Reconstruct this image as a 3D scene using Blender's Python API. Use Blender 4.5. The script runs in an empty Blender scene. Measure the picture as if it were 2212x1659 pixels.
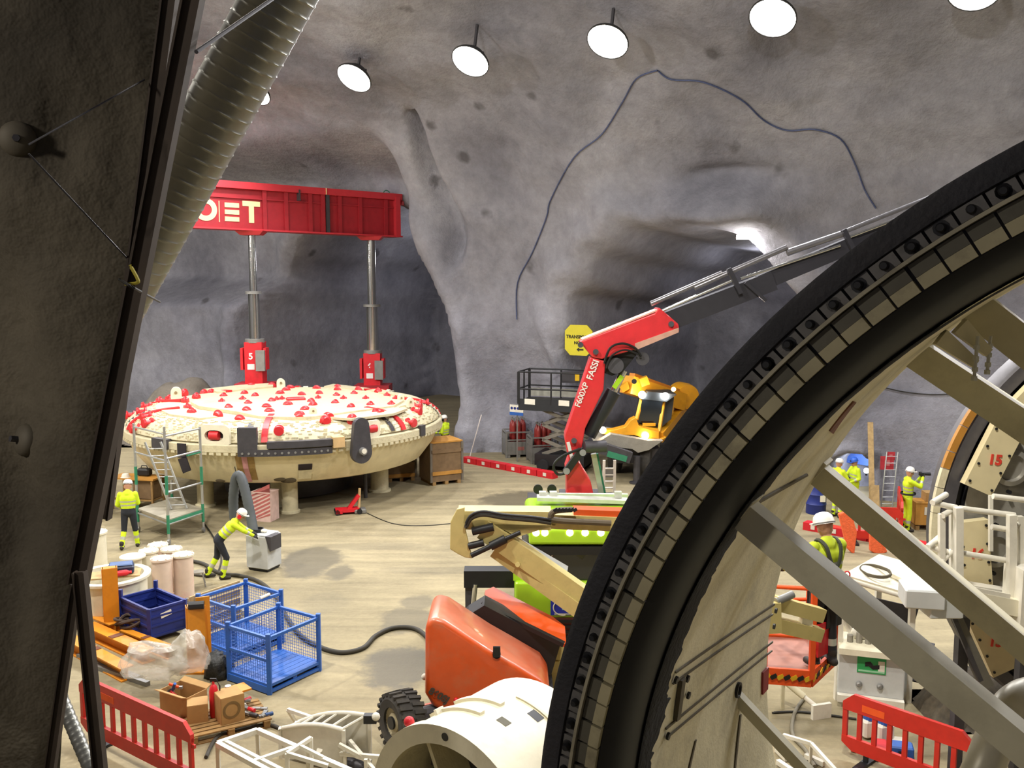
import bpy, bmesh, math, random
import numpy as np
from mathutils import Vector, Matrix, Euler, noise as mnoise
random.seed(7)
rs = np.random.default_rng(7)
SC = bpy.context.scene
COL = SC.collection
V = Vector
PI = math.pi
R = math.radians

# ---------------------------------------------------------------- camera
F, CX, CY, CAMZ = 2028.0, 1106.0, 829.5, 7.0
PITCH = math.atan(229.5 / F)
cd = bpy.data.cameras.new('camera')
cam = bpy.data.objects.new('camera', cd)
COL.objects.link(cam)
cam.location = (0, 0, CAMZ)
cam.rotation_euler = (PI / 2 - PITCH, 0, 0)
cd.sensor_width = 36.0
cd.lens = 36.0 * F / 2212
cd.clip_start = 0.1
cd.clip_end = 500
SC.camera = cam

# ---------------------------------------------------------------- view + world
vs = SC.view_settings
vs.view_transform = 'Standard'
vs.look = 'None'
vs.gamma = 1
vs.use_curve_mapping = False
vs.exposure = 0.0
cy = SC.cycles
cy.max_bounces = 3; cy.diffuse_bounces = 3; cy.glossy_bounces = 2; cy.transmission_bounces = 3; cy.transparent_max_bounces = 6
cy.caustics_reflective = False; cy.caustics_refractive = False; cy.sample_clamp_indirect = 4.0; cy.adaptive_threshold = 0.1
w = bpy.data.worlds.new('world')
SC.world = w
w.use_nodes = True
w.node_tree.nodes['Background'].inputs[0].default_value = (0.55, 0.55, 0.62, 1)
w.node_tree.nodes['Background'].inputs[1].default_value = 0.035

# ---------------------------------------------------------------- hall frame and lamp positions
HU = V((0.857, -0.515, 0))      # along the cavern wall
HN = V((-0.515, -0.857, 0))     # from the wall into the hall
HP = V((-1.4, 37.0, 0))
def hall(t, s, z):
    return HP + HU * t + HN * s + V((0, 0, z))
LAMP_ROW = [(-5.15 + 3.9 * k, 31.6 - 2.38 * k, 13.5) for k in range(-3, 8)]   # floodlights along the vault
LAMP_ROW2 = [tuple(hall(t, 23.0, 14.0)) for t in (-27, -18, -9, 0, 9, 18)]       # the opposite row
LAMP_W, LAMP_W2 = 690.0, 1180.0
def flood(loc, watts, aim, col, size=0.7, name='flood_light_source'):
    l = bpy.data.lights.new(name, 'AREA')
    l.shape = 'DISK'; l.size = size; l.energy = watts; l.color = col
    l.spread = R(170)
    o = bpy.data.objects.new(name, l); COL.objects.link(o)
    o.location = loc
    o.rotation_euler = (V(aim) - V(loc)).to_track_quat('-Z', 'Y').to_euler()
    return o
for (x, y, z) in LAMP_ROW:
    p = V((x, y, z)); flood(p + HN * 0.12 - V((0, 0, .30)), LAMP_W, p + HN * 7 - V((0, 0, 9)), (.97, .97, 1.0))
for (x, y, z) in LAMP_ROW2:
    p = V((x, y, z)); flood(p - V((0, 0, .35)), LAMP_W2, p - HN * 6.5 - V((0, 0, 9)), (1.0, .96, .88))

FILL_ROW = [tuple(hall(t, 35.5, 10.5)) for t in (-22, -4, 12)]                  # dim fill lights added unseen behind the camera to lift rock and ring
for (x, y, z) in FILL_ROW:
    p = V((x, y, z)); flood(p, 380.0, p - HN * 8 - V((0, 0, 3)), (1.0, .93, .84), size=1.0)

# ---------------------------------------------------------------- pixel helpers (photograph frame 2212 x 1659)
_cp, _sp = math.cos(PITCH), math.sin(PITCH)
def ray(px, py):
    a = (px - CX) / F; b = -(py - CY) / F
    return V((a, _cp + b * _sp, -_sp + b * _cp))
def P(px, py, y):                      # point on that ray at world distance y
    r = ray(px, py); return V((0, 0, CAMZ)) + r * (y / r.y)
def G(px, py, z=0.0):                  # point on that ray at height z
    r = ray(px, py); return V((0, 0, CAMZ)) + r * ((z - CAMZ) / r.z)

# ---------------------------------------------------------------- materials
def lin(h):
    c = [int(h[i:i + 2], 16) / 255 for i in (0, 2, 4)]
    return tuple((v / 12.92 if v <= .04045 else ((v + .055) / 1.055) ** 2.4) for v in c)
MATS = {}
def mat(name, hexcol, rough=.55, metal=0., var=.12, scale=6., bump=0., bscale=40., dirt=None, dirt_amt=.3, dscale=2.5, coat=0., spec=.5, alpha=1., trans=0.):
    if name in MATS: return MATS[name]
    m = bpy.data.materials.new(name); m.use_nodes = True
    nt = m.node_tree; N = nt.nodes; L = nt.links
    b = N['Principled BSDF']
    c = lin(hexcol)
    tc = N.new('ShaderNodeTexCoord')
    nz = N.new('ShaderNodeTexNoise'); nz.inputs['Scale'].default_value = scale; nz.inputs['Detail'].default_value = 6
    L.new(tc.outputs['Object'], nz.inputs['Vector'])
    mr = N.new('ShaderNodeMapRange'); mr.inputs[1].default_value = .3; mr.inputs[2].default_value = .7
    mr.inputs[3].default_value = 1 - var; mr.inputs[4].default_value = 1 + var
    L.new(nz.outputs['Fac'], mr.inputs[0])
    mx = N.new('ShaderNodeVectorMath'); mx.operation = 'SCALE'
    mx.inputs[0].default_value = c
    L.new(mr.outputs[0], mx.inputs['Scale'])
    out = mx.outputs[0]
    if dirt:
        n2 = N.new('ShaderNodeTexNoise'); n2.inputs['Scale'].default_value = dscale; n2.inputs['Detail'].default_value = 8; n2.inputs['Roughness'].default_value = .7
        L.new(tc.outputs['Object'], n2.inputs['Vector'])
        cr = N.new('ShaderNodeMapRange'); cr.inputs[1].default_value = .5; cr.inputs[2].default_value = .72
        cr.inputs[3].default_value = 0; cr.inputs[4].default_value = dirt_amt
        L.new(n2.outputs['Fac'], cr.inputs[0])
        mm = N.new('ShaderNodeMix'); mm.data_type = 'RGBA'
        L.new(cr.outputs[0], mm.inputs[0]); L.new(out, mm.inputs[6]); mm.inputs[7].default_value = (*lin(dirt), 1)
        out = mm.outputs[2]
    L.new(out, b.inputs['Base Color'])
    b.inputs['Roughness'].default_value = rough
    b.inputs['Metallic'].default_value = metal
    b.inputs['Specular IOR Level'].default_value = spec
    b.inputs['Coat Weight'].default_value = coat
    b.inputs['Alpha'].default_value = alpha
    b.inputs['Transmission Weight'].default_value = trans
    if bump:
        n3 = N.new('ShaderNodeTexNoise'); n3.inputs['Scale'].default_value = bscale; n3.inputs['Detail'].default_value = 5
        L.new(tc.outputs['Object'], n3.inputs['Vector'])
        bp = N.new('ShaderNodeBump'); bp.inputs['Strength'].default_value = bump; bp.inputs['Distance'].default_value = .05
        L.new(n3.outputs['Fac'], bp.inputs['Height']); L.new(bp.outputs[0], b.inputs['Normal'])
    MATS[name] = m
    return m
def emit(name, hexcol, strength):
    if name in MATS: return MATS[name]
    m = bpy.data.materials.new(name); m.use_nodes = True
    b = m.node_tree.nodes['Principled BSDF']
    b.inputs['Base Color'].default_value = (*lin(hexcol), 1)
    b.inputs['Emission Color'].default_value = (*lin(hexcol), 1)
    b.inputs['Emission Strength'].default_value = strength
    MATS[name] = m
    return m

CREAM = mat('cream_paint', 'd8cfae', .5, var=.06, dirt='6e6450', dirt_amt=.35, bump=.15, bscale=25)
CREAM2 = mat('cream_paint_clean', 'e6dfc6', .45, var=.04, dirt='8d8468', dirt_amt=.22)
SHIELD = mat('shield_cream', 'e2d8b8', .6, var=.10, scale=3, dirt='6a604a', dirt_amt=.5, dscale=1.3, bump=.2)
BRACE = mat('brace_paint', 'd2caaa', .55, var=.05, dirt='6b6248', dirt_amt=.3, dscale=2)
WHITE = mat('white_paint', 'e4dfd0', .45, var=.04, dirt='8d8672', dirt_amt=.25)
PINKISH = mat('pinkish_primer', 'e0c8b4', .55, var=.08, scale=3, dirt='d08a84', dirt_amt=.5, dscale=1.6)
RED = mat('red_paint', 'd2202c', .45, var=.07, dirt='7a1a1a', dirt_amt=.3)
CRANERED = mat('crane_red', 'd83238', .35, var=.05, dirt='8a2020', dirt_amt=.25, coat=.2)
GANTRY = mat('gantry_red', 'a3212b', .5, var=.06, dirt='6a1a20', dirt_amt=.35)
GANTRY2 = mat('gantry_red_flange', 'c4303a', .5, var=.05)
CUTTER = mat('cutter_red', 'cf2a30', .4, var=.06)
ORANGE = mat('lift_orange', 'd9541e', .32, var=.05, dirt='b77a5a', dirt_amt=.45, dscale=2, coat=.3)
SAFEOR = mat('safety_orange', 'f0581a', .55, var=.06)
POSTOR = mat('post_orange', 'd98a1e', .5, var=.06, dirt='8a4a14', dirt_amt=.35)
TELEY = mat('machine_yellow', 'dc9a1c', .4, var=.05, dirt='8a6a2a', dirt_amt=.3, coat=.2)
SIGNY = mat('sign_yellow', 'd2c52a', .5, var=.03)
BOOM = mat('boom_tan', 'c9b878', .45, var=.05, dirt='7d7048', dirt_amt=.3)
LIME = mat('truck_lime', 'a6d32a', .3, var=.03, coat=.4)
BLUE = mat('cage_blue', '2f62b4', .45, var=.08, dirt='1d3560', dirt_amt=.3)
DBLUE = mat('bin_blue', '1f2f7a', .45, var=.08, dirt='14183a', dirt_amt=.35)
HELBLUE = mat('helmet_blue', '2a5fc8', .35, var=.03)
BLACK = mat('black_paint', '17171a', .5, var=.15)
RUBBER = mat('black_rubber', '1c1c1e', .8, var=.15, bump=.2)
TYRE = mat('tyre_rubber', '34312d', .85, var=.15, dirt='6b6252', dirt_amt=.5)
DGREY = mat('dark_grey_steel', '48464a', .5, .3, var=.1, dirt='262428', dirt_amt=.4)
GREY = mat('grey_steel', '8c8b88', .45, .4, var=.08, dirt='5a554c', dirt_amt=.3)
GALV = mat('galvanised_steel', 'a3a39c', .38, .75, var=.1, scale=14)
CHROME = mat('chrome_rod', 'd6d6d2', .18, .95, var=.02)
ALU = mat('aluminium', 'b9bab8', .35, .7, var=.06)
LGREY = mat('light_grey_panel', 'c6c8c6', .45, var=.03, dirt='8d8a80', dirt_amt=.2)
WOOD = mat('pallet_wood', '9c7a4a', .75, var=.2, scale=9, dirt='5a452a', dirt_amt=.4, bump=.2)
PLANK = mat('plank_wood', 'b99b6a', .7, var=.15, scale=12, dirt='7a6240', dirt_amt=.35)
PLY = mat('plywood_orange', 'c08a3e', .65, var=.1, dirt='7a5626', dirt_amt=.35)
CARD = mat('cardboard', 'b08a55', .8, var=.07, dirt='7a5c36', dirt_amt=.3)
HIVIS = mat('high_visibility_yellow', 'd3ee26', .75, var=.08, scale=9)
HIVIS_SHADED = mat('high_visibility_yellow_shaded', 'b9c92a', .8, var=.1, scale=9)  # darker copy of the high-visibility yellow, shade put into the colour
HIOR = mat('high_visibility_orange', 'ee5a1c', .75, var=.06)
NAVY = mat('navy_cloth', '22252c', .85, var=.15)
REFL = mat('reflective_tape', 'b9bbae', .4, .2, var=.05)
SKIN = mat('skin', 'c08d72', .55, var=.06)
BOOT = mat('boot_leather', '2a241f', .7, var=.15)
GLOVE = mat('work_glove', '2f2c2a', .8)
HELW = mat('helmet_white', 'eeeae0', .35, var=.03)
BARRIER = mat('barrier_red', 'c82a1e', .5, var=.07, dirt='8a1e18', dirt_amt=.3)
GLASSD = mat('dark_glass', '1a1f24', .08, var=.05, spec=.8)
PLASTIC = mat('clear_plastic_film', 'cfcabd', .25, var=.1, alpha=.42, bump=.5, bscale=6)
LAMPOFF = mat('lamp_housing', '3a3a3c', .5, .4)
LETTER = mat('letter_cream', 'ead9a0', .6, var=.03)
LETW = mat('letter_white', 'e8e0dc', .6, var=.03)
LETR = mat('letter_red', 'd8402e', .6, var=.05)
LETK = mat('letter_black', '2a2618', .7, var=.05)
GREENSIGN = mat('sign_green', '2f9a54', .5, var=.03)
BLUESIGN = mat('sign_blue', '2630b4', .4, var=.03)
CONC = mat('pipe_concrete', '8d887c', .85, var=.1, bump=.3)
RUST = mat('rust_steel', '40352a', .75, .2, var=.25, scale=5, dirt='2a211c', dirt_amt=.5)
CABLE = mat('cable_black', '26241f', .6)
HOSEM = mat('hose_dark', '3a362e', .7, var=.1)
CABLEB = mat('cable_blue', '4a5478', .6, var=.2)
GREENC = mat('scaffold_green', '2f7d5c', .5, var=.1)
GASRED = mat('gas_cylinder_maroon', '8c2a26', .4, var=.08)
BROWNC = mat('crate_brown', '7d6447', .75, var=.12, dirt='5a4530', dirt_amt=.4)
TAPE = mat('hazard_yellow', 'e0b420', .5)

# ---------------------------------------------------------------- mesh building
def basis(d, up=V((0, 0, 1))):
    d = V(d).normalized(); up = V(up)
    if abs(d.dot(up.normalized())) > .995: up = V((0, 1, 0)) if abs(d.y) < .9 else V((1, 0, 0))
    x = d.cross(up).normalized(); y = x.cross(d).normalized()
    return x, y, d                       # side, up, along
class MB:
    def __init__(s): s.v = []; s.f = []; s.m = []; s.mi = 0
    def add(s, vs_, fs):
        o = len(s.v); s.v += [V(p) for p in vs_]; s.f += [tuple(i + o for i in f) for f in fs]; s.m += [s.mi] * len(fs); return s
    def box(s, c, size, rz=0., rot=None, bev=0.):
        c = V(c); hx, hy, hz = [q / 2 for q in size]
        M = (rot if rot is not None else Matrix.Rotation(rz, 3, 'Z'))
        if bev <= 0:
            pts = [(x, y, z) for z in (-hz, hz) for y in (-hy, hy) for x in (-hx, hx)]
            fs = [(0, 2, 3, 1), (4, 5, 7, 6), (0, 1, 5, 4), (2, 6, 7, 3), (0, 4, 6, 2), (1, 3, 7, 5)]
        else:
            b = min(bev, hx * .9, hy * .9, hz * .9)
            pts = []
            for z, k in ((-hz, 1), (-hz + b, 0), (hz - b, 0), (hz, 1)):
                ax, ay = hx - b * k, hy - b * k
                cc = b * .7
                for (sx, sy, first) in ((-1, -1, 0), (1, -1, 1), (1, 1, 0), (-1, 1, 1)):
                    a = (sx * (ax - cc), sy * ay); d = (sx * ax, sy * (ay - cc))
                    pr = (d, a) if not first else (a, d)
                    for q in pr: pts.append((q[0], q[1], z))
            fs = [tuple(range(7, -1, -1)), tuple(range(24, 32))]
            for r in range(3):
                for i in range(8):
                    j = (i + 1) % 8
                    fs.append((r * 8 + i, r * 8 + j, r * 8 + 8 + j, r * 8 + 8 + i))
        return s.add([M @ V(p) + c for p in pts], fs)
    def beam(s, a, b, w, h, up=(0, 0, 1), w2=None, h2=None):
        a = V(a); b = V(b); x, y, d = basis(b - a, up)
        w2 = w if w2 is None else w2; h2 = h if h2 is None else h2
        pts = []
        for p, ww, hh in ((a, w, h), (b, w2, h2)):
            for (i, j) in ((-1, -1), (1, -1), (1, 1), (-1, 1)): pts.append(p + x * i * ww / 2 + y * j * hh / 2)
        return s.add(pts, [(3, 2, 1, 0), (4, 5, 6, 7), (0, 1, 5, 4), (1, 2, 6, 5), (2, 3, 7, 6), (3, 0, 4, 7)])
    def cyl(s, a, b, r, n=14, r2=None, caps=True):
        a = V(a); b = V(b); x, y, d = basis(b - a); r2 = r if r2 is None else r2
        pts = [p + (x * math.cos(2 * PI * i / n) + y * math.sin(2 * PI * i / n)) * q for p, q in ((a, r), (b, r2)) for i in range(n)]
        fs = [(i, (i + 1) % n, n + (i + 1) % n, n + i) for i in range(n)]
        if caps: fs += [tuple(range(n - 1, -1, -1)), tuple(range(n, 2 * n))]
        return s.add(pts, fs)
    def tube(s, pts, r, n=8, closed=False, caps=True):
        pts = [V(p) for p in pts]; k = len(pts); rr = r if isinstance(r, (list, tuple)) else [r] * k
        vs_ = []; px = None
        for i, p in enumerate(pts):
            d = (pts[(i + 1) % k] - pts[i - 1]) if closed else (pts[min(i + 1, k - 1)] - pts[max(i - 1, 0)])
            if d.length < 1e-9: d = V((0, 0, 1))
            d.normalize()
            if px is None: x, y, _ = basis(d)
            else:
                x = px - d * px.dot(d)
                if x.length < 1e-6: x, y, _ = basis(d)
                x.normalize(); y = d.cross(x)
            px = x
            vs_ += [p + (x * math.cos(2 * PI * j / n) + y * math.sin(2 * PI * j / n)) * rr[i] for j in range(n)]
        fs = []
        for i in range(k if closed else k - 1):
            i2 = (i + 1) % k
            fs += [(i * n + j, i * n + (j + 1) % n, i2 * n + (j + 1) % n, i2 * n + j) for j in range(n)]
        if not closed and caps: fs += [tuple(range(n - 1, -1, -1)), tuple(range((k - 1) * n, k * n))]
        return s.add(vs_, fs)
    def lathe(s, prof, n=32, o=(0, 0, 0), axis=(0, 0, 1), up=(0, 1, 0), a0=0., a1=2 * PI, caps=False):
        o = V(o); x, y, d = basis(axis, up); full = abs(a1 - a0 - 2 * PI) < 1e-6
        k = n if full else n + 1
        vs_ = [o + d * h + (x * math.cos(a0 + (a1 - a0) * j / n) + y * math.sin(a0 + (a1 - a0) * j / n)) * r for (r, h) in prof for j in range(k)]
        fs = []
        for i in range(len(prof) - 1):
            for j in range(n):
                j2 = (j + 1) % k
                fs.append((i * k + j, i * k + j2, (i + 1) * k + j2, (i + 1) * k + j))
        if caps and full: fs += [tuple(range(k - 1, -1, -1)), tuple(range((len(prof) - 1) * k, len(prof) * k))]
        return s.add(vs_, fs)
    def prism(s, poly, ax0, ex, ey, depth):        # 2D polygon in plane (ax0; ex, ey) pushed along ex x ey by depth (centred)
        ax0 = V(ax0); ex = V(ex); ey = V(ey); nn = ex.cross(ey).normalized()
        k = len(poly)
        pts = [ax0 + ex * a + ey * b + nn * q for q in (-depth / 2, depth / 2) for (a, b) in poly]
        fs = [tuple(range(k - 1, -1, -1)), tuple(range(k, 2 * k))] + [(i, (i + 1) % k, k + (i + 1) % k, k + i) for i in range(k)]
        return s.add(pts, fs)
    def sphere(s, c, r, n=12, m=8, sc=(1, 1, 1), rot=None):
        c = V(c); pts = []; fs = []
        for i in range(m + 1):
            th = PI * i / m
            for j in range(n):
                ph = 2 * PI * j / n
                q = V((r * sc[0] * math.sin(th) * math.cos(ph), r * sc[1] * math.sin(th) * math.sin(ph), r * sc[2] * math.cos(th)))
                pts.append(c + (rot @ q if rot is not None else q))
        for i in range(m):
            for j in range(n):
                fs.append((i * n + j, (i + 1) * n + j, (i + 1) * n + (j + 1) % n, i * n + (j + 1) % n))
        return s.add(pts, fs)
    def mesh(s, name, mats, inv=None, smooth=0):
        me = bpy.data.meshes.new(name)
        vs_ = [tuple(inv @ p) for p in s.v] if inv is not None else [tuple(p) for p in s.v]
        me.from_pydata(vs_, [], s.f)
        mats = mats if isinstance(mats, (list, tuple)) else [mats]
        for q in mats: me.materials.append(q)
        if len(mats) > 1: me.polygons.foreach_set('material_index', s.m)
        bm = bmesh.new(); bm.from_mesh(me)
        bmesh.ops.remove_doubles(bm, verts=bm.verts, dist=1e-5)
        bmesh.ops.recalc_face_normals(bm, faces=bm.faces)
        bm.to_mesh(me); bm.free()
        if smooth:
            for p in me.polygons: p.use_smooth = True
            try: me.set_sharp_from_angle(angle=R(smooth))
            except Exception: pass
        me.update()
        return me
class Thing:
    """an Empty at the base of a thing that parents its parts"""
    def __init__(s, name, label, cat, loc=(0, 0, 0), rz=0., group=None, world=False, kind=None):
        o = bpy.data.objects.new(name, None); COL.objects.link(o)
        o.empty_display_size = .1
        o.location = loc; o.rotation_euler = (0, 0, rz)
        if label: o['label'] = label
        if cat: o['category'] = cat
        if group: o['group'] = group
        if kind: o['kind'] = kind
        s.o = o; s.M = Matrix.Translation(V(loc)) @ Matrix.Rotation(rz, 4, 'Z')
        s.inv = s.M.inverted() if world else None
    def part(s, name, mb, m, under=None, smooth=0, label=None, kind=None):
        me = mb.mesh(name, m, s.inv, smooth) if isinstance(mb, MB) else mb
        o = bpy.data.objects.new(name, me); COL.objects.link(o)
        o.parent = under or s.o
        if label: o['label'] = label
        if kind: o['kind'] = kind
        return o
    def inst(s, name, me, M, under=None):        # M in the thing's own frame (or world if the thing is built in world coordinates)
        o = bpy.data.objects.new(name, me); COL.objects.link(o)
        o.parent = under or s.o
        o.matrix_local = (s.inv @ M) if s.inv is not None else M
        return o
def single(name, mb, m, label, cat, group=None, smooth=0, kind=None):
    """a thing that is one mesh; its origin is set to the middle of its base"""
    lo = V([min(p[i] for p in mb.v) for i in range(3)]); hi = V([max(p[i] for p in mb.v) for i in range(3)])
    c = V(((lo.x + hi.x) / 2, (lo.y + hi.y) / 2, lo.z))
    me = mb.mesh(name, m, Matrix.Translation(-c), smooth)
    o = bpy.data.objects.new(name, me); COL.objects.link(o); o.location = c
    if label: o['label'] = label
    if cat: o['category'] = cat
    if group: o['group'] = group
    if kind: o['kind'] = kind
    return o
def struct(name, mb, m, smooth=0, parent=None):
    me = mb.mesh(name, m, None, smooth)
    o = bpy.data.objects.new(name, me); COL.objects.link(o)
    if parent: o.parent = parent
    else: o['kind'] = 'structure'
    return o
def text_mesh(txt, size, m, ext=.004, bold=0., align='CENTER'):
    c = bpy.data.curves.new('lettering', 'FONT'); c.body = txt; c.size = size; c.extrude = ext; c.offset = bold
    c.align_x = align; c.align_y = 'CENTER'
    o = bpy.data.objects.new('lettering', c); COL.objects.link(o)
    dg = bpy.context.evaluated_depsgraph_get()
    me = bpy.data.meshes.new_from_object(o.evaluated_get(dg))
    bpy.data.objects.remove(o); bpy.data.curves.remove(c)
    me.materials.clear(); me.materials.append(m)
    return me
def frame(o, ex, ey):                    # matrix with x axis ex and y axis ey at o
    ex = V(ex).normalized(); ez = ex.cross(V(ey)).normalized(); ey = ez.cross(ex)
    M = Matrix.Identity(4)
    for i in range(3): M[i][0] = ex[i]; M[i][1] = ey[i]; M[i][2] = ez[i]; M[i][3] = V(o)[i]
    return M
def smooth_path(pts, n=6):               # Catmull-Rom through the points
    pts = [V(p) for p in pts]; out = []
    for i in range(len(pts) - 1):
        p0 = pts[max(i - 1, 0)]; p1 = pts[i]; p2 = pts[i + 1]; p3 = pts[min(i + 2, len(pts) - 1)]
        for k in range(n):
            t = k / n
            out.append(.5 * ((2 * p1) + (p2 - p0) * t + (2 * p0 - 5 * p1 + 4 * p2 - p3) * t * t + (3 * p1 - p0 - 3 * p2 + p3) * t ** 3))
    return out + [pts[-1]]
# ================================================================ floor
def floor_material():
    m = bpy.data.materials.new('floor_concrete'); m.use_nodes = True
    nt = m.node_tree; N = nt.nodes; L = nt.links; b = N['Principled BSDF']
    tc = N.new('ShaderNodeTexCoord')
    def nz(scale, det=6, rough=.55, vec=None):
        n = N.new('ShaderNodeTexNoise'); n.inputs['Scale'].default_value = scale; n.inputs['Detail'].default_value = det; n.inputs['Roughness'].default_value = rough
        L.new(vec or tc.outputs['Object'], n.inputs['Vector']); return n.outputs['Fac']
    def mth(op, a, b_=None, c=None):
        n = N.new('ShaderNodeMath'); n.operation = op
        for i, q in enumerate((a, b_, c)):
            if q is None: continue
            if isinstance(q, (int, float)): n.inputs[i].default_value = q
            else: L.new(q, n.inputs[i])
        return n.outputs[0]
    def rng(v, a, b_, c, d):
        n = N.new('ShaderNodeMapRange'); L.new(v, n.inputs[0])
        for i, q in enumerate((a, b_, c, d)): n.inputs[i + 1].default_value = q
        return n.outputs[0]
    mp = N.new('ShaderNodeMapping'); mp.inputs['Rotation'].default_value = (0, 0, R(25)); mp.inputs['Scale'].default_value = (.25, 2.2, 1)
    L.new(tc.outputs['Object'], mp.inputs['Vector'])
    streak = nz(1.2, 6, .6, mp.outputs[0])
    patch = nz(.35, 5, .6); fine = nz(9, 8, .7)
    val = mth('ADD', rng(streak, .3, .7, -.22, .2), mth('ADD', rng(patch, .35, .65, -.17, .12), rng(fine, .3, .7, -.1, .1)))
    val = mth('ADD', val, 1.0)
    col = N.new('ShaderNodeVectorMath'); col.operation = 'SCALE'; col.inputs[0].default_value = lin('94886a')
    L.new(val, col.inputs['Scale'])
    # spilled water / grout stains, each with its own place and outline
    wob = nz(1.1, 6, .65); wob2 = nz(5, 5, .6)
    total = None
    sep = N.new('ShaderNodeSeparateXYZ'); L.new(tc.outputs['Object'], sep.inputs[0])
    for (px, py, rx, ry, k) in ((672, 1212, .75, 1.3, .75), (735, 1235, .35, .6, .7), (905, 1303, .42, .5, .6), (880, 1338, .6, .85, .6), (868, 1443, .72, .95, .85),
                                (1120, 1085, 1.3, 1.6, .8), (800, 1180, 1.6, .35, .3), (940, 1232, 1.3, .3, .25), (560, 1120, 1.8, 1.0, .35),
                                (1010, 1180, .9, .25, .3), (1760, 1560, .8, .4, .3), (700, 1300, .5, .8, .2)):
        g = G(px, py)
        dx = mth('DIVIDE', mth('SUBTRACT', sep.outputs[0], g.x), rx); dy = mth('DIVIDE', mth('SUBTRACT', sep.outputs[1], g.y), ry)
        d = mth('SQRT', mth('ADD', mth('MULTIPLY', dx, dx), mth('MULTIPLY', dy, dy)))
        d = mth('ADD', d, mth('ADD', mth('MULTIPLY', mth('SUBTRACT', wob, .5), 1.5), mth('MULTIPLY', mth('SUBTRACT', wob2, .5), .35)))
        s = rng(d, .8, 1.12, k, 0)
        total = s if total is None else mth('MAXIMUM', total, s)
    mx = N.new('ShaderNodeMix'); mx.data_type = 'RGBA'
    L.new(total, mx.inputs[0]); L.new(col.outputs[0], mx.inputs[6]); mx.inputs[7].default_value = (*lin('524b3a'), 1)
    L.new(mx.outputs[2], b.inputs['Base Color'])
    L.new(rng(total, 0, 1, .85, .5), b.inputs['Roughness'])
    bp = N.new('ShaderNodeBump'); bp.inputs['Strength'].default_value = .35; bp.inputs['Distance'].default_value = .04
    L.new(nz(6, 8, .7), bp.inputs['Height']); L.new(bp.outputs[0], b.inputs['Normal'])
    return m
mb = MB()
nx, ny = 60, 60
xs = np.linspace(-60, 50, nx + 1); ys = np.linspace(-14, 72, ny + 1)
pts = [(x, y, 0) for y in ys for x in xs]
mb.add(pts, [(j * (nx + 1) + i, j * (nx + 1) + i + 1, (j + 1) * (nx + 1) + i + 1, (j + 1) * (nx + 1) + i) for j in range(ny) for i in range(nx)])
struct('floor', mb, floor_material())

# ================================================================ sprayed-concrete cavern wall, vault and tunnel mouths (one shell)
def rock_material(name, base, dark, spots=True):
    m = bpy.data.materials.new(name); m.use_nodes = True
    nt = m.node_tree; N = nt.nodes; L = nt.links; b = N['Principled BSDF']
    tc = N.new('ShaderNodeTexCoord')
    def nz(scale, det, rough):
        n = N.new('ShaderNodeTexNoise'); n.inputs['Scale'].default_value = scale; n.inputs['Detail'].default_value = det; n.inputs['Roughness'].default_value = rough
        L.new(tc.outputs['Object'], n.inputs['Vector']); return n.outputs['Fac']
    r1 = N.new('ShaderNodeMapRange'); L.new(nz(.22, 3, .6), r1.inputs[0]); r1.inputs[1].default_value = .35; r1.inputs[2].default_value = .68
    mx = N.new('ShaderNodeMix'); mx.data_type = 'RGBA'; L.new(r1.outputs[0], mx.inputs[0])
    mx.inputs[6].default_value = (*lin(base), 1); mx.inputs[7].default_value = (*lin(dark), 1)
    r2 = N.new('ShaderNodeMapRange'); L.new(nz(2.4, 5, .72), r2.inputs[0]); r2.inputs[1].default_value = .3; r2.inputs[2].default_value = .7
    r2.inputs[3].default_value = .84; r2.inputs[4].default_value = 1.16
    sc = N.new('ShaderNodeVectorMath'); sc.operation = 'SCALE'; L.new(mx.outputs[2], sc.inputs[0]); L.new(r2.outputs[0], sc.inputs['Scale'])
    out = sc.outputs[0]
    if spots:      # scattered damp spots
        vo = N.new('ShaderNodeTexVoronoi'); vo.inputs['Scale'].default_value = .42; L.new(tc.outputs['Object'], vo.inputs['Vector'])
        n4 = nz(1.6, 2, .6)
        ad = N.new('ShaderNodeMath'); ad.operation = 'MULTIPLY_ADD'; L.new(n4, ad.inputs[0]); ad.inputs[1].default_value = .25; L.new(vo.outputs['Distance'], ad.inputs[2])
        r3 = N.new('ShaderNodeMapRange'); L.new(ad.outputs[0], r3.inputs[0]); r3.inputs[1].default_value = .19; r3.inputs[2].default_value = .26; r3.inputs[3].default_value = .6; r3.inputs[4].default_value = 0
        m3 = N.new('ShaderNodeMix'); m3.data_type = 'RGBA'; L.new(r3.outputs[0], m3.inputs[0]); L.new(out, m3.inputs[6]); m3.inputs[7].default_value = (*lin('3a3636'), 1)
        out = m3.outputs[2]
    L.new(out, b.inputs['Base Color'])
    b.inputs['Roughness'].default_value = .88; b.inputs['Specular IOR Level'].default_value = .25
    bp = N.new('ShaderNodeBump'); bp.inputs['Strength'].default_value = .5; bp.inputs['Distance'].default_value = .10
    L.new(nz(3.2, 4, .68), bp.inputs['Height']); L.new(bp.outputs[0], b.inputs['Normal'])
    return m
ROCK = rock_material('sprayed_concrete', '9c9ca6', '777782')
sect = [(0, -.1), (-.15, 3), (0, 6), (.5, 8.6), (1.7, 11), (4.0, 13.2), (7.5, 14.9), (12, 16.2), (18, 16.8), (25, 16.2), (31, 14.2), (36, 10.5), (38.5, 6), (39, -.1)]
sp2 = smooth_path([(a, b, 0) for a, b in sect], 24)
acc = [0]
for i in range(1, len(sp2)): acc.append(acc[-1] + (sp2[i] - sp2[i - 1]).length)
qs = np.concatenate([np.arange(0, 14, .14), np.arange(14, 24, .3), np.arange(24, acc[-1], 1.0), [acc[-1]]])
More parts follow.
